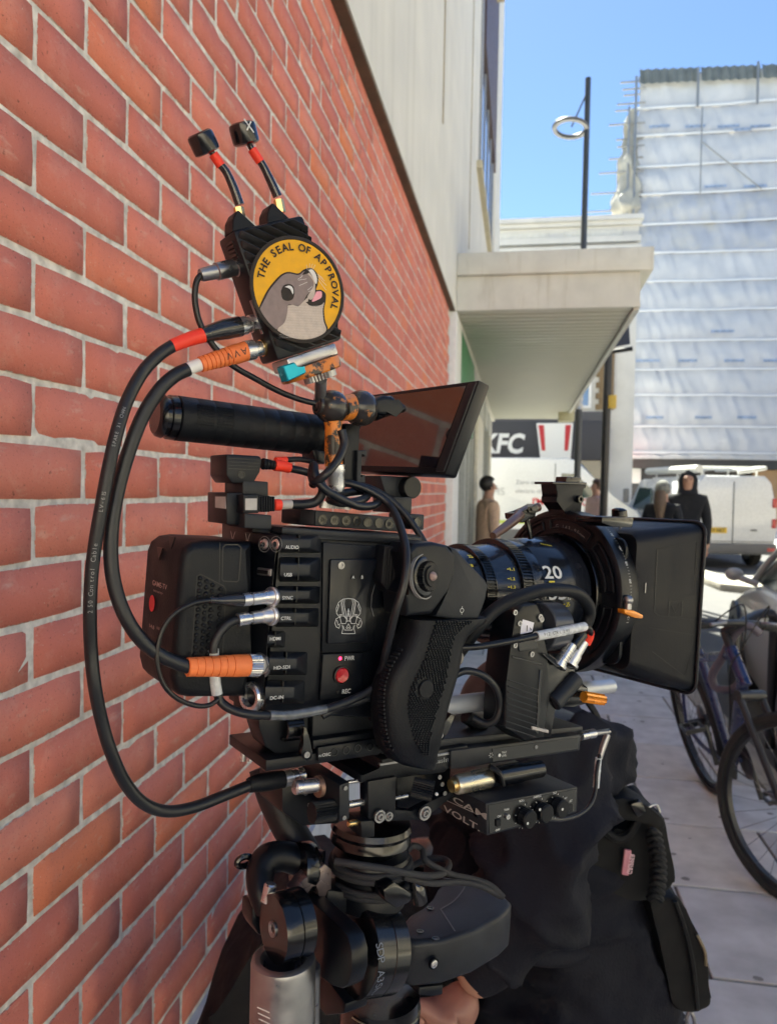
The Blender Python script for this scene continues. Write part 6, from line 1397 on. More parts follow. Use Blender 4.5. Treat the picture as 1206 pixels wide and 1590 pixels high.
mb = MB(); sp(mb, [(795, 1018), (842, 1030), (843, 1034), (795, 1022)], wm - .0008, .002, .0003, 1); sp(mb, [(838, 1040), (842, 1041), (836, 1140), (832, 1139)], wm - .0008, .002, .0003, 1); sp(mb, [(803, 990), (832, 985), (836, 1008), (806, 1012)], wm - .0012, .003, .0006, 1); part(mb, 'seam_plate', K_gloss, mo)
for x, y in ((799, 951), (840, 962), (799, 1002), (825, 1016), (806, 968), (838, 958)):
    mb = MB(); scr(mb, x, y, wm - .0002, 4.5, .0010); part(mb, 'screw', K_steel, mo)
mb = MB(); sp(mb, [(812, 962), (829, 967), (826, 981), (808, 985), (809, 972)], wm - .0006, .0006, 0); stk = part(mb, 'sticker', mat('sticker_white', (.66, .66, .74), .5), mo)
mb = MB(); rtext(mb, '1', 817, 980, wm - .0009, 9, bold=.03); mb.poly([rp(822, 974, wm - .0009), rp(825, 977, wm - .0009), rp(824, 980, wm - .0009)]); part(mb, 'sticker_number', K_ink if False else M_ink, stk, kind='stuff')
mb = MB(); sp(mb, [(846, 1008), (868, 1030), (892, 1036), (894, 1042), (866, 1090), (860, 1100), (856, 1144), (826, 1150), (838, 1060)], wm + .003, .020, .0015); part(mb, 'connector_arm', K_gloss, mo)
mb = MB(); mb.prism([rp(842, 1014, wm - .002), rp(864, 1034, wm - .002), rp(893, 1036, wm - .002), rp(893, 1031, wm + .014), rp(872, 1014, wm + .02)], -RU * .0012, .0003, 1); part(mb, 'connector_plate', K_grey, mo)
for (x0, y0, x1, y1, n_) in ((867, 1033, 888, 1000, 6), (885, 1031, 906, 996, 0)):
    mb = MB(); a_, b_ = rp(x0, y0, wm + .004), rp(x1, y1, wm + .002); L = (b_ - a_).length; pf = [(-.001, .0072), (.0015, .0072), (.002, .0056)]
    if n_:
        for i in range(n_): x_ = .003 + i * (L - .008) / n_; pf += [(x_, .0056), (x_ + .0012, .0056), (x_ + .0014, .0048), (x_ + .0020, .0048)]
    else: pf += [(L * .4, .0056), (L * .42, .0048)]
    pf += [(L * .98, .0048), (L, .0044)]; mb.lathe(a_, b_ - a_, pf, 24); part(mb, 'plug_socket', K_silver, mo)
mb = MB(); scy(mb, 857, 1092, 893, 1052, wm + .004, 15, ch=.001); part(mb, 'spigot', K_grey, mo)
mb = MB(); sp(mb, [(852, 1134), (826, 1128), (826, 1133), (852, 1139)], wm - .001, .018, .0003, 1); part(mb, 'white_band', K_pale, mo)
ml = rigthing('motor_cable', 'thick black cable arching over the lens motor', 'cable', rp(914, 965, -.018))
mb = MB(); mb.tube([rp(*p) for p in ((700, 1030, -.004), (722, 1000, -.010), (744, 972, -.018), (770, 946, -.022), (800, 930, -.026), (835, 918, -.028), (868, 916, -.028), (895, 921, -.026), (910, 935, -.024), (915, 952, -.022), (908, 972, -.020), (896, 990, -.019))], .0054, n=16); part(mb, 'jacket', K_soft, ml)
mb = MB(); mb.cyl(rp(902, 984, -.019), rp(889, 1003, -.019), .0062, .0056, n=20); part(mb, 'boot', K_gloss, ml)
m2 = rigthing('sleeved_lead', 'thin black lead with clear labelled sleeve and red strain relief at the lens motor', 'cable', rp(905, 975, -.026))
mb = MB(); mb.tube([rp(*p) for p in ((690, 1008, -.01), (715, 1006, -.016), (745, 1004, -.022), (780, 998, -.026), (812, 992, -.028), (850, 984, -.029), (900, 974, -.028), (914, 976, -.027), (917, 986, -.024))], .0026, n=12); part(mb, 'jacket', K_thin, m2)
mb = MB(); mb.tube([rp(832, 988, -.0285), rp(868, 981, -.029), rp(907, 973, -.028)], .0040, n=16); part(mb, 'clear_sleeve', K_clear, m2)
mb = MB(); mb.tube([rp(917, 980, -.0245), rp(914, 990, -.022), rp(909, 999, -.020)], [.0032, .0040, .0042], n=14); part(mb, 'red_relief', K_red, m2)
mb = MB(); path_text(mb, [rp(838, 987, -.0288), rp(868, 981.5, -.0292), rp(900, 975, -.0285)], .002, 'FIZ CTRL 24V', .0026, .0040, .0024, 1); part(mb, 'sleeve_print', M_ink, m2, kind='stuff')
cable('coiled_lead', 'black lead curling in front of the two support rods', [(700, 1052, -.006), (722, 1042, -.010), (748, 1048, -.014), (768, 1066, -.016), (776, 1092, -.016), (770, 1116, -.014), (754, 1124, -.008), (735, 1116, .0)], .0030, K_cable)
mb = MB(); scy(mb, 722, 1112, 750, 1130, .030, 11, ch=.001); solo(mb, 'dark_plug', K_soft, 'dark rubber plug hanging below the nearer support rod', 'plug', rot=RM)
rcl = rigthing('rod_bracket', 'black rod bracket with a fluted amber knob at the front of the rods', 'bracket', rp(890, 1090, .03))
mb = MB(); sp(mb, [(858, 1075), (880, 1062), (900, 1058), (914, 1068), (912, 1094), (890, 1098), (860, 1100)], .012, .07, .002); part(mb, 'bracket', K_gloss, rcl)
mb = MB(); a_, b_ = rp(906, 1082, .004), rp(936, 1087, .004); knurl(mb, a_, b_ - a_, pr(9, a_), (b_ - a_).length, 10, .0009); part(mb, 'amber_knob', K_amber, rcl)
lens_gear = MB(); 

# ---------------------------------------------------------------- base plates
bp_t = rigthing('base_plate', 'black dovetail base plate with rod clamps under the camera', 'base plate', rp(560, 1190, .04))
mb = MB(); sp(mb, [(413, 1181), (590, 1156), (590, 1172), (413, 1199)], .004, .064, .001); part(mb, 'dovetail', K_body, bp_t)
mb = MB(); sp(mb, [(592, 1157), (905, 1128), (905, 1140), (592, 1172)], .008, .07, .001); part(mb, 'front_plate', K_grey, bp_t)
mb = MB(); sp(mb, [(486, 1150), (612, 1132), (612, 1146), (486, 1164)], .004, .05, .001); sp(mb, [(494, 1161), (600, 1144), (600, 1168), (494, 1184)], .001, .012, .0008); cb = part(mb, 'cheese_bar', K_body, bp_t)
for x, y in ((519, 1168), (537, 1165), (555, 1162), (574, 1159.5), (590, 1157)):
    mb = MB(); c = rp(x, y, .0008); r = pr(6.2, c); mb.lathe(c, -RW, [(-.0003, r), (.0005, r), (.0005, r * .84), (-.0004, r * .76), (-.0004, 0)], 18); part(mb, 'hole', K_gloss, cb)
mb = MB(); rtext(mb, 'n:OSC', 495, 1176, .0004, 5, fit=18); part(mb, 'bar_lettering', K_ink, cb, kind='stuff')
mb = MB(); sp(mb, [(402, 1108), (480, 1104), (478, 1166), (430, 1172), (412, 1160), (402, 1130)], .012, .022, .0015); sp(mb, [(420, 1120), (500, 1114), (498, 1150), (424, 1156)], .036, .022, .0015); sp(mb, [(404, 1104), (500, 1096), (500, 1112), (404, 1116)], .006, .055, .001); part(mb, 'rear_bracket', K_body, bp_t)
a_t = rl(rp(432, 1130, .010)).x; mb = MB(); mb.lathe(rp(440, 1132, .010), -RA, [(-.012, .0088), (0, .0088), (.0008, .0080), (.0006, .0066), (-.008, .0064)], 28); part(mb, 'rod_clamp', K_gloss, bp_t)
for (x, y, q) in ((476, 1172, ((470, 1128), (477, 1130), (480, 1152), (486, 1166), (484, 1178), (476, 1183), (468, 1176), (468, 1164), (473, 1154))), (683, 1142, ((700, 1108), (707, 1112), (698, 1132), (692, 1142), (688, 1150), (680, 1151), (676, 1143), (679, 1134), (688, 1126)))):
    mb = MB(); sp(mb, q, -.006, .005, .0008); lv = part(mb, 'clamp_lever', K_gloss, bp_t); mb = MB(); scr(mb, x, y, -.0062, 5, .001); part(mb, 'screw', K_steel, lv)
mb = MB(); scy(mb, 575, 1113, 588, 1110, .004, 9, ch=.001); part(mb, 'hex_bolt', K_grey, bp_t)
for x in (377, 388):
    mb = MB(); c = rp(x, 1182, .055 if x < 380 else .04); mb.cyl(c, c + RU * .008, .0022, n=10); part(mb, 'stud', K_silver, bp_t)
# tally box
tb = rigthing('tally_box', 'long flat black box with white tally lettering and angled silver plug', 'control box', rp(830, 1185, .02))
mb = MB(); sp(mb, [(700, 1166), (902, 1141), (900, 1166), (700, 1196)], -.002, .075, .0012); part(mb, 'box', K_grey, tb)
mb = MB(); sp(mb, [(764, 1163), (897, 1146), (896, 1163), (765, 1183)], -.0026, .0008, 0); part(mb, 'face_plate', K_gloss, tb)
mb = MB(); rtext(mb, 'TALLY', 779, 1170.5, -.003, 3.4, fit=8.5); rtext(mb, 'LEVEL', 779, 1175.5, -.003, 3.4, fit=8); c = rp(775, 1173, -.003); mb.lathe(c, -RW, [(0, .0015), (.0003, .0015)], 12)
for k in range(6): c = rp(762, 1173, -.003); d_ = RA * math.cos(k * 1.047) + RU * math.sin(k * 1.047); mb.line([c + d_ * .0012, c + d_ * .0022], .0004, -RW)
part(mb, 'lettering', K_ink, tb, kind='stuff')
mb = MB(); scr(mb, 832, 1160, -.0027, 3, .0006); part(mb, 'screw', K_steel, tb)
al_ = rigthing('angled_lead', 'thin lead with a right angled silver plug looping down to the knob box', 'cable', rp(905, 1143, .0))
mb = MB(); a_, b_ = rp(901, 1143, .006), rp(922, 1139, .006); L = (b_ - a_).length; mb.lathe(a_, b_ - a_, [(0, .0042), (L * .5, .0042), (L * .52, .0037), (L * .8, .0042), (L, .0042)], 20); part(mb, 'plug', K_silver, al_)
mb = MB(); mb.tube([rp(x, y, .006) for x, y in ((921, 1139), (945, 1136), (943, 1141), (936, 1160), (931, 1178))], [.0024, .0026, .0030, .0030, .0024], n=12, smooth=False); part(mb, 'elbow', K_steel, al_)
mb = MB(); mb.tube([rp(x, y, .006) for x, y in ((929, 1177), (927, 1200), (925, 1223))], .0030, n=14); part(mb, 'sleeve', K_clear, al_)
mb = MB(); mb.tube([rp(x, y, .006 - i * .004) for i, (x, y) in enumerate(((931, 1172), (926, 1200), (924, 1228), (916, 1250), (898, 1266), (872, 1273), (850, 1272)))], .0018, n=10); part(mb, 'jacket', K_cable, al_)

# ---------------------------------------------------------------- stage, knobs, gold actuator
st_ = rigthing('camera_stage', 'black sliding stage with steel rods, knurled knobs and a white ruler under the base plate', 'camera stage', rp(580, 1275, .03))
mb = MB(); sp(mb, [(560, 1203), (590, 1196), (592, 1180), (604, 1178), (700, 1163), (726, 1158), (728, 1178), (700, 1186), (690, 1200), (560, 1216)], .001, .08, .0012); part(mb, 'top_plate', K_body, st_)
mb = MB(); sp(mb, [(590, 1186), (640, 1178), (640, 1182), (590, 1190)], .0004, .003, .0003, 1); sp(mb, [(675, 1172), (716, 1165), (716, 1169), (675, 1176)], .0004, .003, .0003, 1); part(mb, 'bright_edge', K_steel, st_)
mb = MB()
for i in range(18):
    x = 646 + i * 2.9; y = 1192 - i * .55; h = 7 if i % 5 == 0 else 4.5; mb.line([rp(x, y, .0006), rp(x, y - h, .0006)], .00035, -RW)
part(mb, 'ruler_mark', K_ink, st_, kind='stuff')
mb = MB(); sp(mb, [(571, 1214), (616, 1206), (614, 1270), (572, 1274)], -.002, .012, .001); part(mb, 'stage_block', K_body, st_)
mb = MB(); sp(mb, [(527, 1220), (543, 1214), (543, 1272), (527, 1278)], .0, .07, .0012); part(mb, 'end_block', K_grey, st_)
mb = MB(); sp(mb, [(616, 1206), (700, 1192), (698, 1245), (640, 1262), (616, 1264)], .016, .05, .001); part(mb, 'inner_block', K_body, st_)
for (x0, y0, x1, y1, r) in ((540, 1215, 632, 1202, 3.2), (540, 1250, 575, 1244, 5.5), (612, 1240, 632, 1236, 3.2), (700, 1180, 745, 1172, 3)):
    mb = MB(); scy(mb, x0, y0, x1, y1, .006, r, n=16); part(mb, 'steel_rod', K_silver, st_)
mb = MB(); sp(mb, [(438, 1218), (528, 1212), (528, 1280), (470, 1284), (438, 1262)], .03, .04, .002); part(mb, 'rear_block', K_body, st_)
mb = MB(); a_, b_ = rp(457, 1223, .010), rp(492, 1219, .010); L = (b_ - a_).length; mb.lathe(a_, b_ - a_, [(0, .0046), (.0006, .0052), (L, .0050)], 24); mb.lathe(a_, a_ - b_, [(-.001, .0040), (.0004, .0040)], 16); part(mb, 'steel_socket', K_silver, st_)
mb = MB(); a_ = rp(492, 1222, .010); mb.lathe(a_, RA, [(0, .0075), (.003, .0075)], 24); part(mb, 'collar', mat('bronze_collar', (.25, .15, .11), .4, metal=.6), st_)
mb = MB(); a_, b_ = rp(484, 1263, .006), rp(517, 1258, .006); knurl(mb, a_, b_ - a_, pr(17, a_), (b_ - a_).length, 22, .0012); part(mb, 'knurled_knob', K_soft, st_)
mb = MB(); a_, b_ = rp(640, 1222, -.006), rp(672, 1230, -.016); knurl(mb, a_, b_ - a_, pr(15.5, a_), (b_ - a_).length, 26, .0008); kn = part(mb, 'round_knob', K_soft, st_)
mb = MB(); d_ = (b_ - a_).normalized(); mb.sphere(b_ + d_ * .0004 + RA * .003 - RU * .002, .0014, n=10); part(mb, 'knob_dot', K_ink, kn)
for (x, y, r) in ((588, 1267, 10), (658, 1262, 11), (602, 1267, 7)):
    mb = MB(); c = rp(x, y, -.004); r = pr(r, c); mb.lathe(c, -RW, [(0, r), (.002, r), (.002, r * .72), (.001, r * .68), (.003, r * .5), (.003, r * .3), (.001, r * .25), (.001, 0)], 24); part(mb, 'bearing', K_steel, st_)
mb = MB(); sp(mb, [(588, 1258), (605, 1256), (640, 1262), (655, 1252), (700, 1228), (706, 1236), (668, 1262), (660, 1274), (590, 1276)], -.001, .006, .001); part(mb, 'link_arm', K_body, st_)
for (x, y) in ((536, 1224), (534, 1270), (474, 1232), (480, 1250), (686, 1218), (690, 1232), (682, 1207)):
    mb = MB(); scr(mb, x, y, -.001 if x > 500 else .029, 3.4, .0008); part(mb, 'screw', K_steel, st_)
ga = rigthing('actuator', 'champagne gold cylinder with a black rear barrel beside the knob box', 'actuator', rp(770, 1235, .0))
mb = MB(); a_, b_ = rp(706, 1219, -.006), rp(757, 1208, -.006); L = (b_ - a_).length; mb.lathe(a_, b_ - a_, [(0, pr(13, a_)), (.002, pr(15.5, a_)), (.003, pr(15.5, a_)), (.0034, pr(14.8, a_)), (.0045, pr(15.5, a_)), (L, pr(16.5, a_))], 32); part(mb, 'gold_sleeve', K_gold, ga)
mb = MB(); a2, b2 = rp(757, 1208, -.006), rp(838, 1194, -.006); L = (b2 - a2).length; mb.lathe(a2, b2 - a2, [(0, pr(16.5, a_)), (L * .6, pr(16.5, a_)), (L * .61, pr(15, a_)), (L, pr(14.5, a_))], 32); part(mb, 'rear_barrel', K_gloss, ga)
mb = MB(); a3 = rp(700, 1221, -.006); mb.cyl(a3, a_, pr(10, a_), n=20); part(mb, 'shaft', K_brass, ga)
mb = MB(); sp(mb, [(752, 1208), (765, 1206), (775, 1250), (760, 1252)], -.004, .006, .001); mb.tube([rp(760, 1190, -.012), rp(774, 1200, -.016), rp(780, 1218, -.016)], .0042, n=10, flat=.5); part(mb, 'strap', K_soft, ga)
# knob box
kb = rigthing('knob_box', 'black control box with three round knobs, ON OFF switch and side lettering', 'control box', rp(825, 1295, .0))
wk = -.030
q = [(754, 1248), (897, 1222), (896, 1262), (756, 1299)]
mb = MB(); sp(mb, q, wk, .078, .0015); part(mb, 'case', K_grey, kb)
mb = MB(); sp(mb, [(758, 1251), (894, 1226), (893, 1259), (760, 1294)], wk - .0006, .001, 0); part(mb, 'front_panel', K_gloss, kb)
for x, y, dx, dy in ((813, 1268, 6, 11), (839, 1259.5, -1, -2), (864, 1252, 9, 5)):
    mb = MB(); c = rp(x, y, wk); r = pr(14.5, c); knurl(mb, c, -RW, r, .007, 24, .0003); mb.lathe(c - RW * .007, -RW, [(0, r * .97), (.001, r * .85)], 28); kn = part(mb, 'knob', K_soft, kb)
    mb = MB(); mb.lathe(rp(x + dx, y + dy, wk - .0081), -RW, [(0, .0011), (.0002, .0011)], 12); part(mb, 'knob_dot', K_ink, kn)
mb = MB()
for s_, x, y, f in (('ON', 772, 1270, 6), ('OFF', 769, 1291.5, 8), ('TRIM', 782, 1260, 9), ('ROLL', 806, 1246, 9), ('DAMPING', 828, 1240, 14), ('TILT', 858, 1234, 7), ('INT', 876, 1242, 5), ('EXT', 884, 1246, 5), ('AUTO', 874, 1262, 13)): rtext(mb, s_, x, y, wk - .0009, 3.4, fit=f)
for cx0, cy0 in ((813, 1268), (839, 1259.5), (864, 1252)):
    for k in (-40, 0, 40, 80, 120, 160, 200, 220):
        a = math.radians(k + 45); c = rp(cx0, cy0, wk - .0009); r = pr(17.5, c); d_ = RA * math.cos(a) + RU * math.sin(a); mb.line([c + d_ * r, c + d_ * (r + .0008)], .0004, -RW)
part(mb, 'lettering', K_ink, kb, kind='stuff')
mb = MB(); sp(mb, [(771, 1274), (778, 1272.5), (778, 1283), (771, 1285)], wk - .002, .002, .0003, 1); part(mb, 'switch', K_soft, kb)
mb = MB(); scr(mb, 787, 1268, wk - .0008, 4, .0016); part(mb, 'trim_screw', K_silver, kb)
mb = MB(); sp(mb, [(884, 1250), (889, 1249), (889, 1260), (884, 1261)], wk - .0012, .001, 0); part(mb, 'slide_switch', K_body, kb)
mb = MB(); ak = rl(rp(754.5, 1270, wk)).x - .0012; mb.text('CAM', pr(9.5, rpa(715, 1250, ak)), rpa(703, 1245, ak), -RW, RU, bold=.01, fit=.040); mb.text('VOLT.', pr(9.5, rpa(700, 1262, ak)), rpa(688, 1259, ak), -RW, RU, bold=.01, fit=.045)
mb.line([rpa(692, 1243, ak), rpa(735, 1262, ak)], .0006, -RA); part(mb, 'side_lettering', K_pale, kb, kind='stuff')
mb = MB(); scy(mb, 738, 1262, 756, 1259, wk + .012, 8, n=20, ch=.001); part(mb, 'side_knob', K_gloss, kb)
mb = MB(); c = rp(825, 1229, wk + .03); mb.lathe(c, RU, [(0, .006), (.002, .0058), (.003, .003)], 20); part(mb, 'top_screw', K_gloss, kb)

# ---------------------------------------------------------------- gimbal, arm and posts
gm_ = rigthing('gimbal', 'black gimbal post and bearing cup under the camera stage', 'gimbal', rp(576, 1400, .02))
UPv = (RU * .9 + RZ * .1).normalized(); wv = .030
def vax(px, py): return rp(px, py, wv)
def vl(mb, prof, n=56):   # (photo y, radius px) along a vertical axis through x = 577
    p0 = vax(577, prof[0][0]); L_ = []
    for y, r in prof:
        p = vax(577 - (y - 1276) * .02, y); L_.append(((p - p0).length, pr(r, p)))
    mb.lathe(p0, -RU, L_, n)
mb = MB(); vl(mb, ((1274, 46), (1276, 60), (1284, 63), (1290, 60), (1296, 62), (1302, 63), (1306, 58), (1316, 46), (1322, 40))); part(mb, 'cup', K_gloss, gm_)
mb = MB(); vl(mb, ((1318, 50), (1322, 58), (1328, 60), (1334, 56), (1350, 54), (1372, 55), (1376, 57), (1396, 56), (1402, 50), (1420, 40))); part(mb, 'bearing', K_body, gm_)
mb = MB(); scy(mb, 540, 1280, 556, 1277, .002, 5, ch=.0006); part(mb, 'brass_pin', K_brass, gm_)
mb = MB(); sp(mb, [(560, 1276), (582, 1274), (582, 1300), (562, 1302)], -.004, .02, .001); part(mb, 'lock_lug', K_body, gm_)
K_braid = mat('braided_cord', (.020, .021, .025), .75, bump=1.0, bscale=1300)
cdm = rigthing('braided_cord', 'black braided cord wound round the gimbal and trailing over the arm cover', 'cable', rp(577, 1350, .0))
def ringpts(y, rp_, a0_, a1_, n_=18):
    c = vax(576, y); r = pr(rp_, c); return [c + (RA * math.cos(math.radians(a0_ + (a1_ - a0_) * k / n_)) - RW * math.sin(math.radians(a0_ + (a1_ - a0_) * k / n_))) * r for k in range(n_ + 1)]
mb = MB(); mb.tube(ringpts(1334, 60, 0, 360), .0025, n=10, sub=4, cap=False); mb.tube(ringpts(1341, 62, 0, 360), .0025, n=10, sub=4, cap=False)
mb.tube(ringpts(1368, 60, 170, -10) , .0025, n=10, sub=4); mb.tube(ringpts(1361, 60, 180, 0), .0025, n=10, sub=4)
mb.tube([rp(*p) for p in ((520, 1338, .0), (560, 1344, -.012), (610, 1352, -.016), (655, 1360, -.010), (685, 1358, .0), (697, 1345, .012), (690, 1335, .022), (665, 1334, .03), (640, 1345, .03))], .0026, n=10)
mb.tube([rp(*p) for p in ((628, 1328, .02), (640, 1314, .02), (655, 1320, .016), (662, 1338, .006), (700, 1358, .002), (735, 1366, .0), (762, 1376, -.004), (781, 1394, -.010))], .0025, n=10)
mb.tube([rp(*p) for p in ((626, 1362, -.004), (670, 1372, -.006), (710, 1370, -.002), (745, 1376, -.004), (776, 1392, -.008))], .0025, n=10)
part(mb, 'cord', K_braid, cdm)

ga2 = rigthing('stabiliser_arm', 'heavy black stabiliser arm with round hubs and a curved cover', 'stabiliser arm', rp(640, 1540, .02))
uT = rl(rp(700, 1420, .02)).z
def rh(px, py, u):
    r = ray(px, py); t = ((RO + RU * u) - CAM).dot(RU) / r.dot(RU); return CAM + r * t
top = [(611, 1450), (625, 1458), (645, 1463), (690, 1459), (738, 1444), (778, 1422), (793, 1408), (794, 1400), (783, 1390), (738, 1375), (700, 1366), (686, 1366), (688, 1384), (680, 1400), (664, 1415), (645, 1426), (622, 1434), (612, 1441)]
mb = MB(); tp_ = [rh(x, y, uT) for x, y in top]; mb.prism(tp_, -RU * .036, .0045, 3); cov = part(mb, 'curved_cover', K_grey, ga2)
mb = MB(); q = [rh(x, y, uT + .0006) for x, y in ((674, 1362), (716, 1368), (722, 1376), (706, 1398), (684, 1412), (706, 1446))]; mb.line(spline(q[:5], 4) + [q[5]], .0012, RU); part(mb, 'cover_seam', mat('seam_grey', (.13, .13, .135), .5), cov)
mb = MB(); c = rpa(672, 1497, rl(rp(672, 1497, -.012)).x); c = rp(673, 1497, rl(tp_[3]).y - .0012)
mb.lathe(c, -RW, [(-.001, .0044), (.0006, .0044), (.0006, .0034), (-.0002, .003)], 20); part(mb, 'screw_recess', K_gloss, cov)
mb = MB(); mb.lathe(c, -RW, [(-.001, .0030), (.0012, .0030), (.0014, .0024), (.0014, .0014), (.0002, .0012), (.0002, 0)], 16); part(mb, 'screw', K_silver, cov)
for x, y in ((668, 1411), (652, 1447), (676, 1458)):
    mb = MB(); c = rh(x, y, uT + .0004); mb.lathe(c, RU, [(0, .003), (.0004, .003), (.0004, .002), (-.0004, .0018)], 14); part(mb, 'cover_screw', K_gloss, cov)
mb = MB(); c0 = rp(545, 1476, .012); c1 = rp(598, 1472, .012); mb.lathe(c0, c1 - c0, [(0, pr(60, c0)), (.002, pr(67, c0)), (.018, pr(67, c0)), (.0184, pr(65.5, c0)), (.019, pr(67, c0)), ((c1 - c0).length, pr(66, c0))], 56); part(mb, 'main_drum', K_gloss, ga2)
ap = rl(rp(492, 1450, .008)).x
mb = MB(); pts = [rpa(x, y, ap) for x, y in ((452, 1396), (462, 1390), (476, 1394), (530, 1442), (540, 1456), (546, 1480), (546, 1508), (540, 1530), (530, 1536), (515, 1530), (465, 1492), (456, 1486))]
mb.prism(pts, RA * .013, .0012, 2); lk = part(mb, 'link_plate', K_body, ga2)
mb = MB(); c0 = rpa(424, 1443, rl(rp(428, 1443, .008)).x - .004); r = pr(51, c0); mb.lathe(c0, RA, [(0, r * .97), (.0012, r), (.012, r), (.0125, r * .96), (.013, r), (.022, r)], 56); hb2 = part(mb, 'end_hub', K_gloss, ga2)
mb = MB(); mb.lathe(c0 - RA * .0004, -RA, [(-.001, .0052), (.0008, .0052), (.0008, .0042), (-.0004, .0030), (-.0004, 0)], 20); part(mb, 'hub_screw', K_steel, hb2)
mb = MB(); p_ = rp(549, 1450, rl(rp(549, 1452, -.02)).y); 
cT = c0 = rp(545, 1476, .012); Rr2 = pr(67, cT) + .0006
for i, ch in enumerate('SDP A3SRS'):
    t_ = math.radians(30 - i * 8.2); rad = -RW * math.cos(t_) + RU * math.sin(t_); tan = RW * math.sin(t_) * -1 - RU * math.cos(t_); tan = -(RW * math.sin(t_)) * 1 - RU * math.cos(t_)
    tan = RA.cross(rad); tan = tan if tan.dot(RU) < 0 else -tan
    if ch != ' ': mb.text(ch, .0062, cT + rad * Rr2 + RA * .0024, tan, RA, bold=.0, center=True)
part(mb, 'drum_lettering', mat('blue_grey_print', (.12, .14, .18), .5), ga2, kind='stuff')
mb = MB(); sp(mb, [(595, 1383), (612, 1370), (640, 1388), (638, 1402), (616, 1412), (598, 1400)], -.012, .022, .002); part(mb, 'latch', K_gloss, ga2)
mb = MB(); mb.tube([rp(652, 1400, .0), rp(648, 1380, .0), rp(642, 1358, .006)], .0058, n=12); part(mb, 'taped_stub', K_tape, ga2)
mb = MB(); sp(mb, [(510, 1382), (600, 1392), (600, 1440), (545, 1425), (505, 1405)], .02, .05, .003); part(mb, 'yoke', K_body, ga2)
mb = MB(); sp(mb, [(651, 1534), (688, 1530), (687, 1545), (675, 1548), (650, 1546)], .0, .02, .001); part(mb, 'foot_lug', K_body, ga2)
mb = MB(); q = [rpa(x, y, ap + .02) for x, y in ((470, 1500), (512, 1528), (536, 1560), (534, 1575), (505, 1578), (478, 1545))]; mb.prism(q, RA * .02, .0015, 2); part(mb, 'lower_bracket', K_body, ga2)
mb = MB(); pc0, pc1 = rp(590, 1540, .03), rp(588, 1640, .03); mb.lathe(pc0, pc1 - pc0, [(0, pr(50, pc0)), (.001, pr(62, pc0)), (.02, pr(63, pc0)), (.05, pr(55, pc0))], 48); part(mb, 'lower_cup', K_gloss, ga2)
mb = MB(); c = rp(589, 1556, .03); r = pr(63.5, c); q = [c + RA * r * math.cos(a) - RW * r * math.sin(a) - RU * .003 * math.sin(a * 1.5) for a in [math.radians(x) for x in range(20, 165, 8)]]; mb.tube(q, .0007, n=6); part(mb, 'bright_rim', K_gold, ga2)
# handle tubes to the left
ht = rigthing('bent_tube', 'bent black tubular handle with rubber collar beside the brick wall', 'handle', rp(420, 1400, .04))
mb = MB(); mb.tube([rp(*p) for p in ((410, 1190, .10), (425, 1235, .09), (448, 1285, .075), (478, 1335, .06))], [.0125, .0135, .0130, .0125], n=24); part(mb, 'thick_tube', K_grey, ht)
mb = MB(); mb.tube([rp(*p) for p in ((498, 1345, .035), (470, 1338, .045), (440, 1330, .05), (415, 1335, .05), (404, 1355, .045), (405, 1385, .035), (413, 1415, .03))], [.0110, .0110, .0110, .0112, .0105, .0092, .008], n=24, sub=10); part(mb, 'elbow', K_body, ht)
mb = MB(); c0 = rp(462, 1347, .04); d_ = (RA * .95 - RW * .1 - RU * .12).normalized(); r = pr(38, c0); mb.lathe(c0, d_, [(0, r * .7), (0, r * .97), (.0015, r), (.009, r), (.011, r * .94), (.011, r * .7), (.016, r * .66)], 40); part(mb, 'collar', K_gloss, ht)
mb = MB(); c = rp(379, 1338, .055); lp_ = [c + RA * .0055 * math.cos(a) + RU * .0035 * math.sin(a) for a in [k * .524 for k in range(13)]]; mb.tube(lp_, .0024, n=8, cap=False); mb.cyl(c + RA * .006, c + RA * .012, .003); part(mb, 'eyelet', K_gloss, ht)
mb = MB(); scy(mb, 420, 1372, 414, 1402, .02, 10, ch=.001); part(mb, 'steel_pin', K_silver, ht)
mb = MB(); sp(mb, [(392, 1410), (402, 1406), (408, 1420), (410, 1456), (400, 1452), (391, 1436)], .03, .02, .003); part(mb, 'end_stop', K_body, ht)
mb = MB(); sp(mb, [(455, 1385), (470, 1368), (490, 1350), (505, 1342), (516, 1352), (515, 1385), (500, 1398), (492, 1388), (494, 1372), (484, 1374), (474, 1388), (470, 1402), (458, 1400)], .022, .012, .0015); part(mb, 'machined_yoke', mat('machined_brown', (.15, .12, .12), .3, metal=.6), ht)
mb = MB(); mb.prism([rp(452, 1392, .012), rp(470, 1397, .012), rp(471, 1403, .010), rp(454, 1398, .010)], RW * .001); part(mb, 'yellow_label', mat('label_gold', (.40, .30, .10), .5), ht)
# bright post
ps = thing('metal_post', 'bright hollow metal post at the bottom beside the wall', 'post', P(438, 1640, .52))
mb = MB(); p0 = P(440, 1487, .52); r = pr(50, p0)
mb.lathe(p0 - RZ * .12, RZ, [(-.30, r * 1.06), (0, r * 1.05), (.117, r), (.1195, r * .97), (.12, r * .92), (.12, r * .72), (.118, r * .68), (.08, r * .66), (.08, 0)], 56); part(mb, 'tube', K_steel, ps)
mb = MB(); mb.cyl(P(478, 1500, .53) - RZ * .3, P(478, 1500, .53), pr(20, p0), n=28, ch=.001); part(mb, 'side_tube', K_steel, ps)
mb = MB()
for i in range(4): mb.line([P(400 + i * 1, 1565 + i * 9, .475), P(418 + i * .5, 1573 + i * 9, .472)], .0008, -_F)
part(mb, 'scribed_mark', K_ink, ps, kind='stuff')
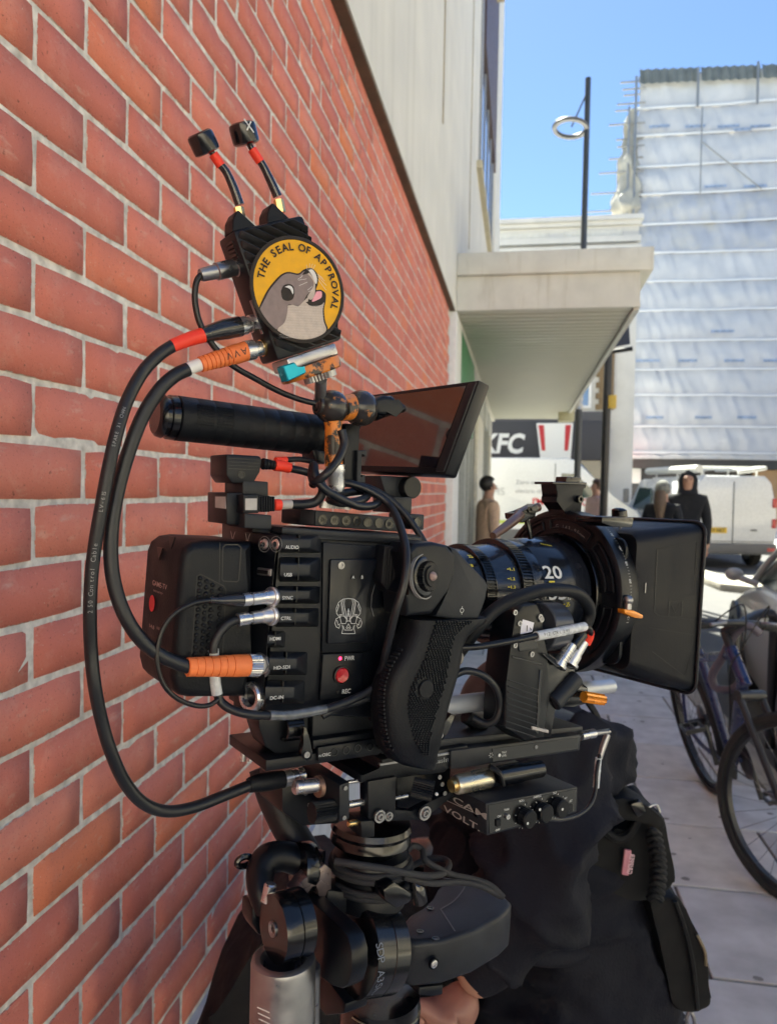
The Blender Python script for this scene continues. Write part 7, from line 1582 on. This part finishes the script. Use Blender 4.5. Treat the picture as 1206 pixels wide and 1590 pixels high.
# ================================================================ CREW MEMBER BEHIND THE RIG
C_jack = mat('navy_jacket', (.0065, .0075, .0135), .8, spec=.25, var=.25, nscale=9, bump=.9, bscale=260)
C_trou = mat('black_trousers', (.005, .005, .006), .9, spec=.2, var=.25, nscale=12, bump=.9, bscale=260)
C_nyl = mat('black_nylon', (.005, .0055, .0065), .75, spec=.3, var=.3, nscale=40, bump=1.0, bscale=700)
C_web = mat('webbing', (.007, .0075, .009), .75, spec=.3, bump=1, bscale=900)
op = thing('person', 'crew member in a navy jacket bending behind the camera rig, wearing waist pouches', 'person', hitZ(900, 1790, 0))
Pz = lambda x, y, z: P(x, y, z)
vs_ = [Pz(900, 1480, 1.24), Pz(872, 1380, 1.20), Pz(838, 1250, 1.16), Pz(825, 1165, 1.14), Pz(806, 1108, 1.12), Pz(784, 1072, 1.10), Pz(768, 1046, 1.09)]
rr = [(.150, .135), (.135, .120), (.130, .125), (.105, .105), (.055, .055), (.075, .080), (.070, .070)]
ed = [(i, i + 1) for i in range(6)]
def chain(root, pts, rad):
    n = len(vs_); vs_.extend(pts); rr.extend(rad); ed.append((root, n)); ed.extend((n + i, n + i + 1) for i in range(len(pts) - 1))
chain(3, [Pz(868, 1185, 1.04), Pz(845, 1310, 1.00), Pz(800, 1432, .98), Pz(762, 1490, .98), Pz(716, 1540, .97)], [.075, .070, .060, .042, .026])
chain(3, [Pz(770, 1170, 1.26), Pz(735, 1290, 1.24), Pz(716, 1420, 1.12)], [.07, .062, .05])
k1 = Pz(830, 1560, 1.02); k1.z = .50; f1 = k1 + V((.10, .16, 0)); f1.z = .10; t1 = f1 + V((-.16, -.02, -.05))
k2 = Pz(985, 1600, 1.10); k2.z = .46; f2 = k2 + V((.10, .20, 0)); f2.z = .10; t2 = f2 + V((-.14, -.08, -.05))
chain(0, [k1, f1, t1], [.10, .055, .045]); chain(0, [k2, f2, t2], [.105, .055, .045])
me = skinned('body', vs_, ed, rr, 0, 4)
for m in (C_jack, C_trou, M_skin, M_hairk): me.materials.append(m)
hz = Pz(880, 1455, 1.2).z; hnd = Pz(716, 1540, .97); hdc = Pz(776, 1060, 1.09)
bmx = bmesh.new(); bmx.from_mesh(me)
for v in bmx.verts:   # cloth folds
    p = v.co; k = .012 * noise.noise(V((p.x * 9, p.y * 9, p.z * 4))) + .008 * noise.noise(V((p.x * 22, p.y * 22, p.z * 9)))
    fold = .006 * math.sin((p.z * 55 + 2.4 * noise.noise(p * 6)) + p.x * 14) * max(0, noise.noise(p * 5) + .3)
    rg_ = (1 - abs(noise.noise(V((p.x * 6 + p.z * 7, p.y * 6, p.z * 9 - p.x * 4))))) ** 5; rg2 = (1 - abs(noise.noise(V((p.x * 13 - p.z * 9, p.y * 12, p.z * 15 + p.x * 9))))) ** 6
    cl_ = 0 if (p - hdc).length < .12 or (p - hnd).length < .07 else 1
    v.co = p + v.normal * ((k + fold) * cl_ + (.026 * rg_ + .010 * rg2) * cl_)
for f in bmx.faces:
    c = f.calc_center_median()
    if (c - hnd).length < .03: f.material_index = 2
    elif (c - hdc).length < .11 and c.z > hdc.z - .06: f.material_index = 3
    elif c.z < .55: f.material_index = 1
    f.smooth = True
bmx.to_mesh(me); bmx.free()
me.transform(MW[op].inverted()); bo = bpy.data.objects.new('body', me); col.objects.link(bo); bo.parent = op; MW[bo] = MW[op]
# jacket hem, collar, seam
mb = MB(); hem = [Pz(x, y, z) for x, y, z in ((742, 1440, 1.0), (790, 1470, 1.0), (850, 1485, 1.02), (905, 1478, 1.06), (960, 1452, 1.12), (1000, 1430, 1.18))]
mb.tube(hem, [.010, .013, .014, .014, .013, .010], n=10); part(mb, 'hem', C_jack, op)
mb = MB(); mb.tube([Pz(x, y, z) for x, y, z in ((862, 1040, 1.1), (900, 1075, 1.08), (930, 1120, 1.08), (945, 1180, 1.09), (948, 1240, 1.12))], .008, n=10, flat=.5); part(mb, 'strap', C_web, op)
# hand: one continuous surface, fingers curled round the lower rig
base = Pz(718, 1548, .975); d0 = (Pz(664, 1592, .955) - base).normalized(); s0 = d0.cross(_F).normalized(); nf = s0.cross(d0).normalized()
hv = [base - d0 * .02, base + d0 * .012, base + d0 * .045]; hr = [(.024, .019), (.030, .015), (.033, .013)]; he = [(0, 1), (1, 2)]
for i, (L_, off) in enumerate(((.036, .027), (.042, .009), (.039, -.009), (.030, -.026))):
    n = len(hv); o = base + d0 * .052 + s0 * off
    hv += [o, o + d0 * L_ * .62 + nf * .006, o + d0 * L_ * 1.05 - nf * .010, o + d0 * L_ * .95 - nf * .030]; hr += [.0095, .0088, .0080, .0068]; he += [(2, n), (n, n + 1), (n + 1, n + 2), (n + 2, n + 3)]
n = len(hv); hv += [base + d0 * .012 + s0 * .030, base + d0 * .034 + s0 * .046, base + d0 * .056 + s0 * .046]; hr += [.012, .0105, .0085]; he += [(1, n), (n, n + 1), (n + 1, n + 2)]
hme = skinned('hand', hv, he, hr, 1, 2); hme.materials.append(mat('hand_skin', (.30, .15, .115), .55, var=.12, bump=.4, bscale=500)); hme.transform(MW[op].inverted())
ho = bpy.data.objects.new('hand', hme); col.objects.link(ho); ho.parent = op; MW[ho] = MW[op]
# waist pouch
def psoft(name, pts, z, d, m, parent, r=.006, label=None, amp=.006):
    mb = MB(); q = spline([P(x, y, z) for x, y in pts] + [P(pts[0][0], pts[0][1], z)], 4)[:-1]; mb.prism(q, _F * d, r, 3)
    bmesh.ops.triangulate(mb.bm, faces=[f for f in mb.bm.faces if len(f.verts) > 4]); bmesh.ops.subdivide_edges(mb.bm, edges=[e for e in mb.bm.edges if e.calc_length() > .03], cuts=2, use_grid_fill=True)
    for v in mb.bm.verts: v.co += V((noise.noise(v.co * 18), noise.noise(v.co * 18 + V((5, 0, 0))), noise.noise(v.co * 18 + V((0, 7, 0))))) * amp
    return part(mb, name, m, parent, ang=50)
wp = thing('waist_pouch', 'bulging black waist pouch with a pink rubber patch and buckle on the crew member', 'pouch', P(985, 1400, 1.08))
psoft('pouch', [(925, 1305), (960, 1298), (1000, 1268), (1022, 1262), (1034, 1290), (1043, 1350), (1040, 1380), (1018, 1398), (985, 1398), (950, 1385), (924, 1372)], 1.05, .10, C_nyl, wp)
psoft('flap', [(940, 1244), (975, 1238), (1005, 1252), (1030, 1275), (1026, 1290), (1000, 1275), (975, 1275), (948, 1262)], 1.035, .05, C_web, wp, .004)
mb = MB(); mb.tube([P(x, y, 1.04) for x, y in ((935, 1285), (955, 1302), (975, 1298), (990, 1275))], .006, n=8); part(mb, 'rolled_edge', C_web, wp)
mb = MB(); q = [P(x, y, 1.034) for x, y in ((970, 1320), (981, 1322), (976, 1361), (965, 1359))]; mb.prism(q, _F * .006, .0015, 2); pk = part(mb, 'pink_patch', mat('pink_rubber', (.55, .22, .27), .5), wp)
mb = MB(); a_, b_ = P(973, 1357, 1.0325), P(978, 1325, 1.0325); mb.text('GRIPPER', .007, a_, (b_ - a_), (b_ - a_).cross(_F) * -1, fit=(b_ - a_).length, bold=.02); part(mb, 'patch_lettering', mat('pale_pink', (.75, .5, .55), .5), pk, kind='stuff')
mb = MB(); mb.prism([P(x, y, 1.022) for x, y in ((977, 1250), (995, 1243), (1005, 1262), (990, 1272))], _F * .012, .003, 2); part(mb, 'buckle', K_gloss, wp)
for i in range(11):
    x, y = 1014 + 8 * math.sin(i * .28), 1292 + i * 10
    mb = MB(); mb.tube([P(x - 9, y + 3, 1.03), P(x - 3, y - 2, 1.022), P(x + 4, y + 1, 1.022), P(x + 9, y + 5, 1.03)], .0048, n=8, sub=4); part(mb, 'cord_knot', C_web, wp)
mb = MB(); mb.tube([P(x, y, 1.04) for x, y in ((1005, 1255), (1018, 1250), (1024, 1262))], .0022, n=8); part(mb, 'ring', K_steel, wp)
hp = thing('hip_pouch', 'long black hip pouch with a zip hanging lowest on the crew member', 'pouch', P(1060, 1580, 1.1))
psoft('pouch', [(1008, 1402), (1030, 1396), (1056, 1396), (1072, 1430), (1090, 1470), (1100, 1520), (1106, 1558), (1092, 1572), (1060, 1572), (1046, 1560), (1034, 1510), (1018, 1450)], 1.08, .08, C_nyl, hp)
mb = MB(); mb.tube([P(x, y, 1.074) for x, y in ((1048, 1400), (1062, 1440), (1074, 1490), (1080, 1540), (1082, 1568))], .0035, n=6); part(mb, 'zip', C_web, hp)
mb = MB(); mb.tube([P(x, y, 1.073) for x, y in ((1082, 1452), (1094, 1478), (1096, 1500))], .0022, n=6); part(mb, 'trim', mat('dull_gold_trim', (.16, .13, .08), .5), hp)
mb = MB(); mb.tube([P(x, y, 1.09) for x, y in ((1070, 1570), (1066, 1584), (1070, 1600), (1078, 1598), (1077, 1582), (1072, 1572))], .0028, n=8); part(mb, 'carabiner', K_steel, hp)
for x0, y0, x1, y1 in ((868, 1338, 874, 1352), (872, 1376, 868, 1398), (796, 1330, 797, 1342)):
    pass
mb = MB(); mb.tube([P(812, 1345, .955), P(813, 1362, .952), P(810, 1398, .955)], .0022, n=8); part(mb, 'zip_pull', K_steel, op)

# dark bags and cloth behind the arm
bg_ = thing('kit_bag', 'black fabric kit bag leaning by the foot of the brick wall', 'bag', P(430, 1900, 1.1))
psoft('bag', [(398, 1470), (386, 1482), (356, 1522), (325, 1566), (300, 1610), (300, 1760), (700, 1760), (690, 1560), (620, 1500), (520, 1440), (440, 1440)], .98, .28, C_nyl, bg_, .02, amp=.012)
b2_ = thing('equipment_case', 'dark padded equipment bag behind the gimbal with a shiny round lid', 'bag', P(660, 1700, 1.45))
psoft('bag', [(560, 1345), (600, 1322), (650, 1312), (690, 1305), (720, 1310), (760, 1340), (770, 1700), (540, 1700), (545, 1400)], 1.45, .25, C_nyl, b2_, .02, amp=.012)
mb = MB(); c = P(668, 1330, 1.38); mb.sphere(c, .062, sx=1.25, sy=.9, sz=.42, X=_R, Y=_F, Z=_U, n=24); part(mb, 'lid', K_gloss, b2_)
mb = MB(); q = [P(x, y, 1.62 + .02 * math.sin(x)) for x, y in ((638, 1300), (646, 1270), (672, 1256), (700, 1258), (716, 1300), (722, 1345), (690, 1350), (655, 1330))]; mb.prism(q, _F * .03, .004, 2)
solo(mb, 'folded_cloth', mat('lavender_cloth', (.34, .34, .55), .8, var=.2, nscale=25, c2=(.70, .30, .36), mix=(.62, .68), c2scale=18), 'folded lavender cloth behind the gimbal', 'cloth')
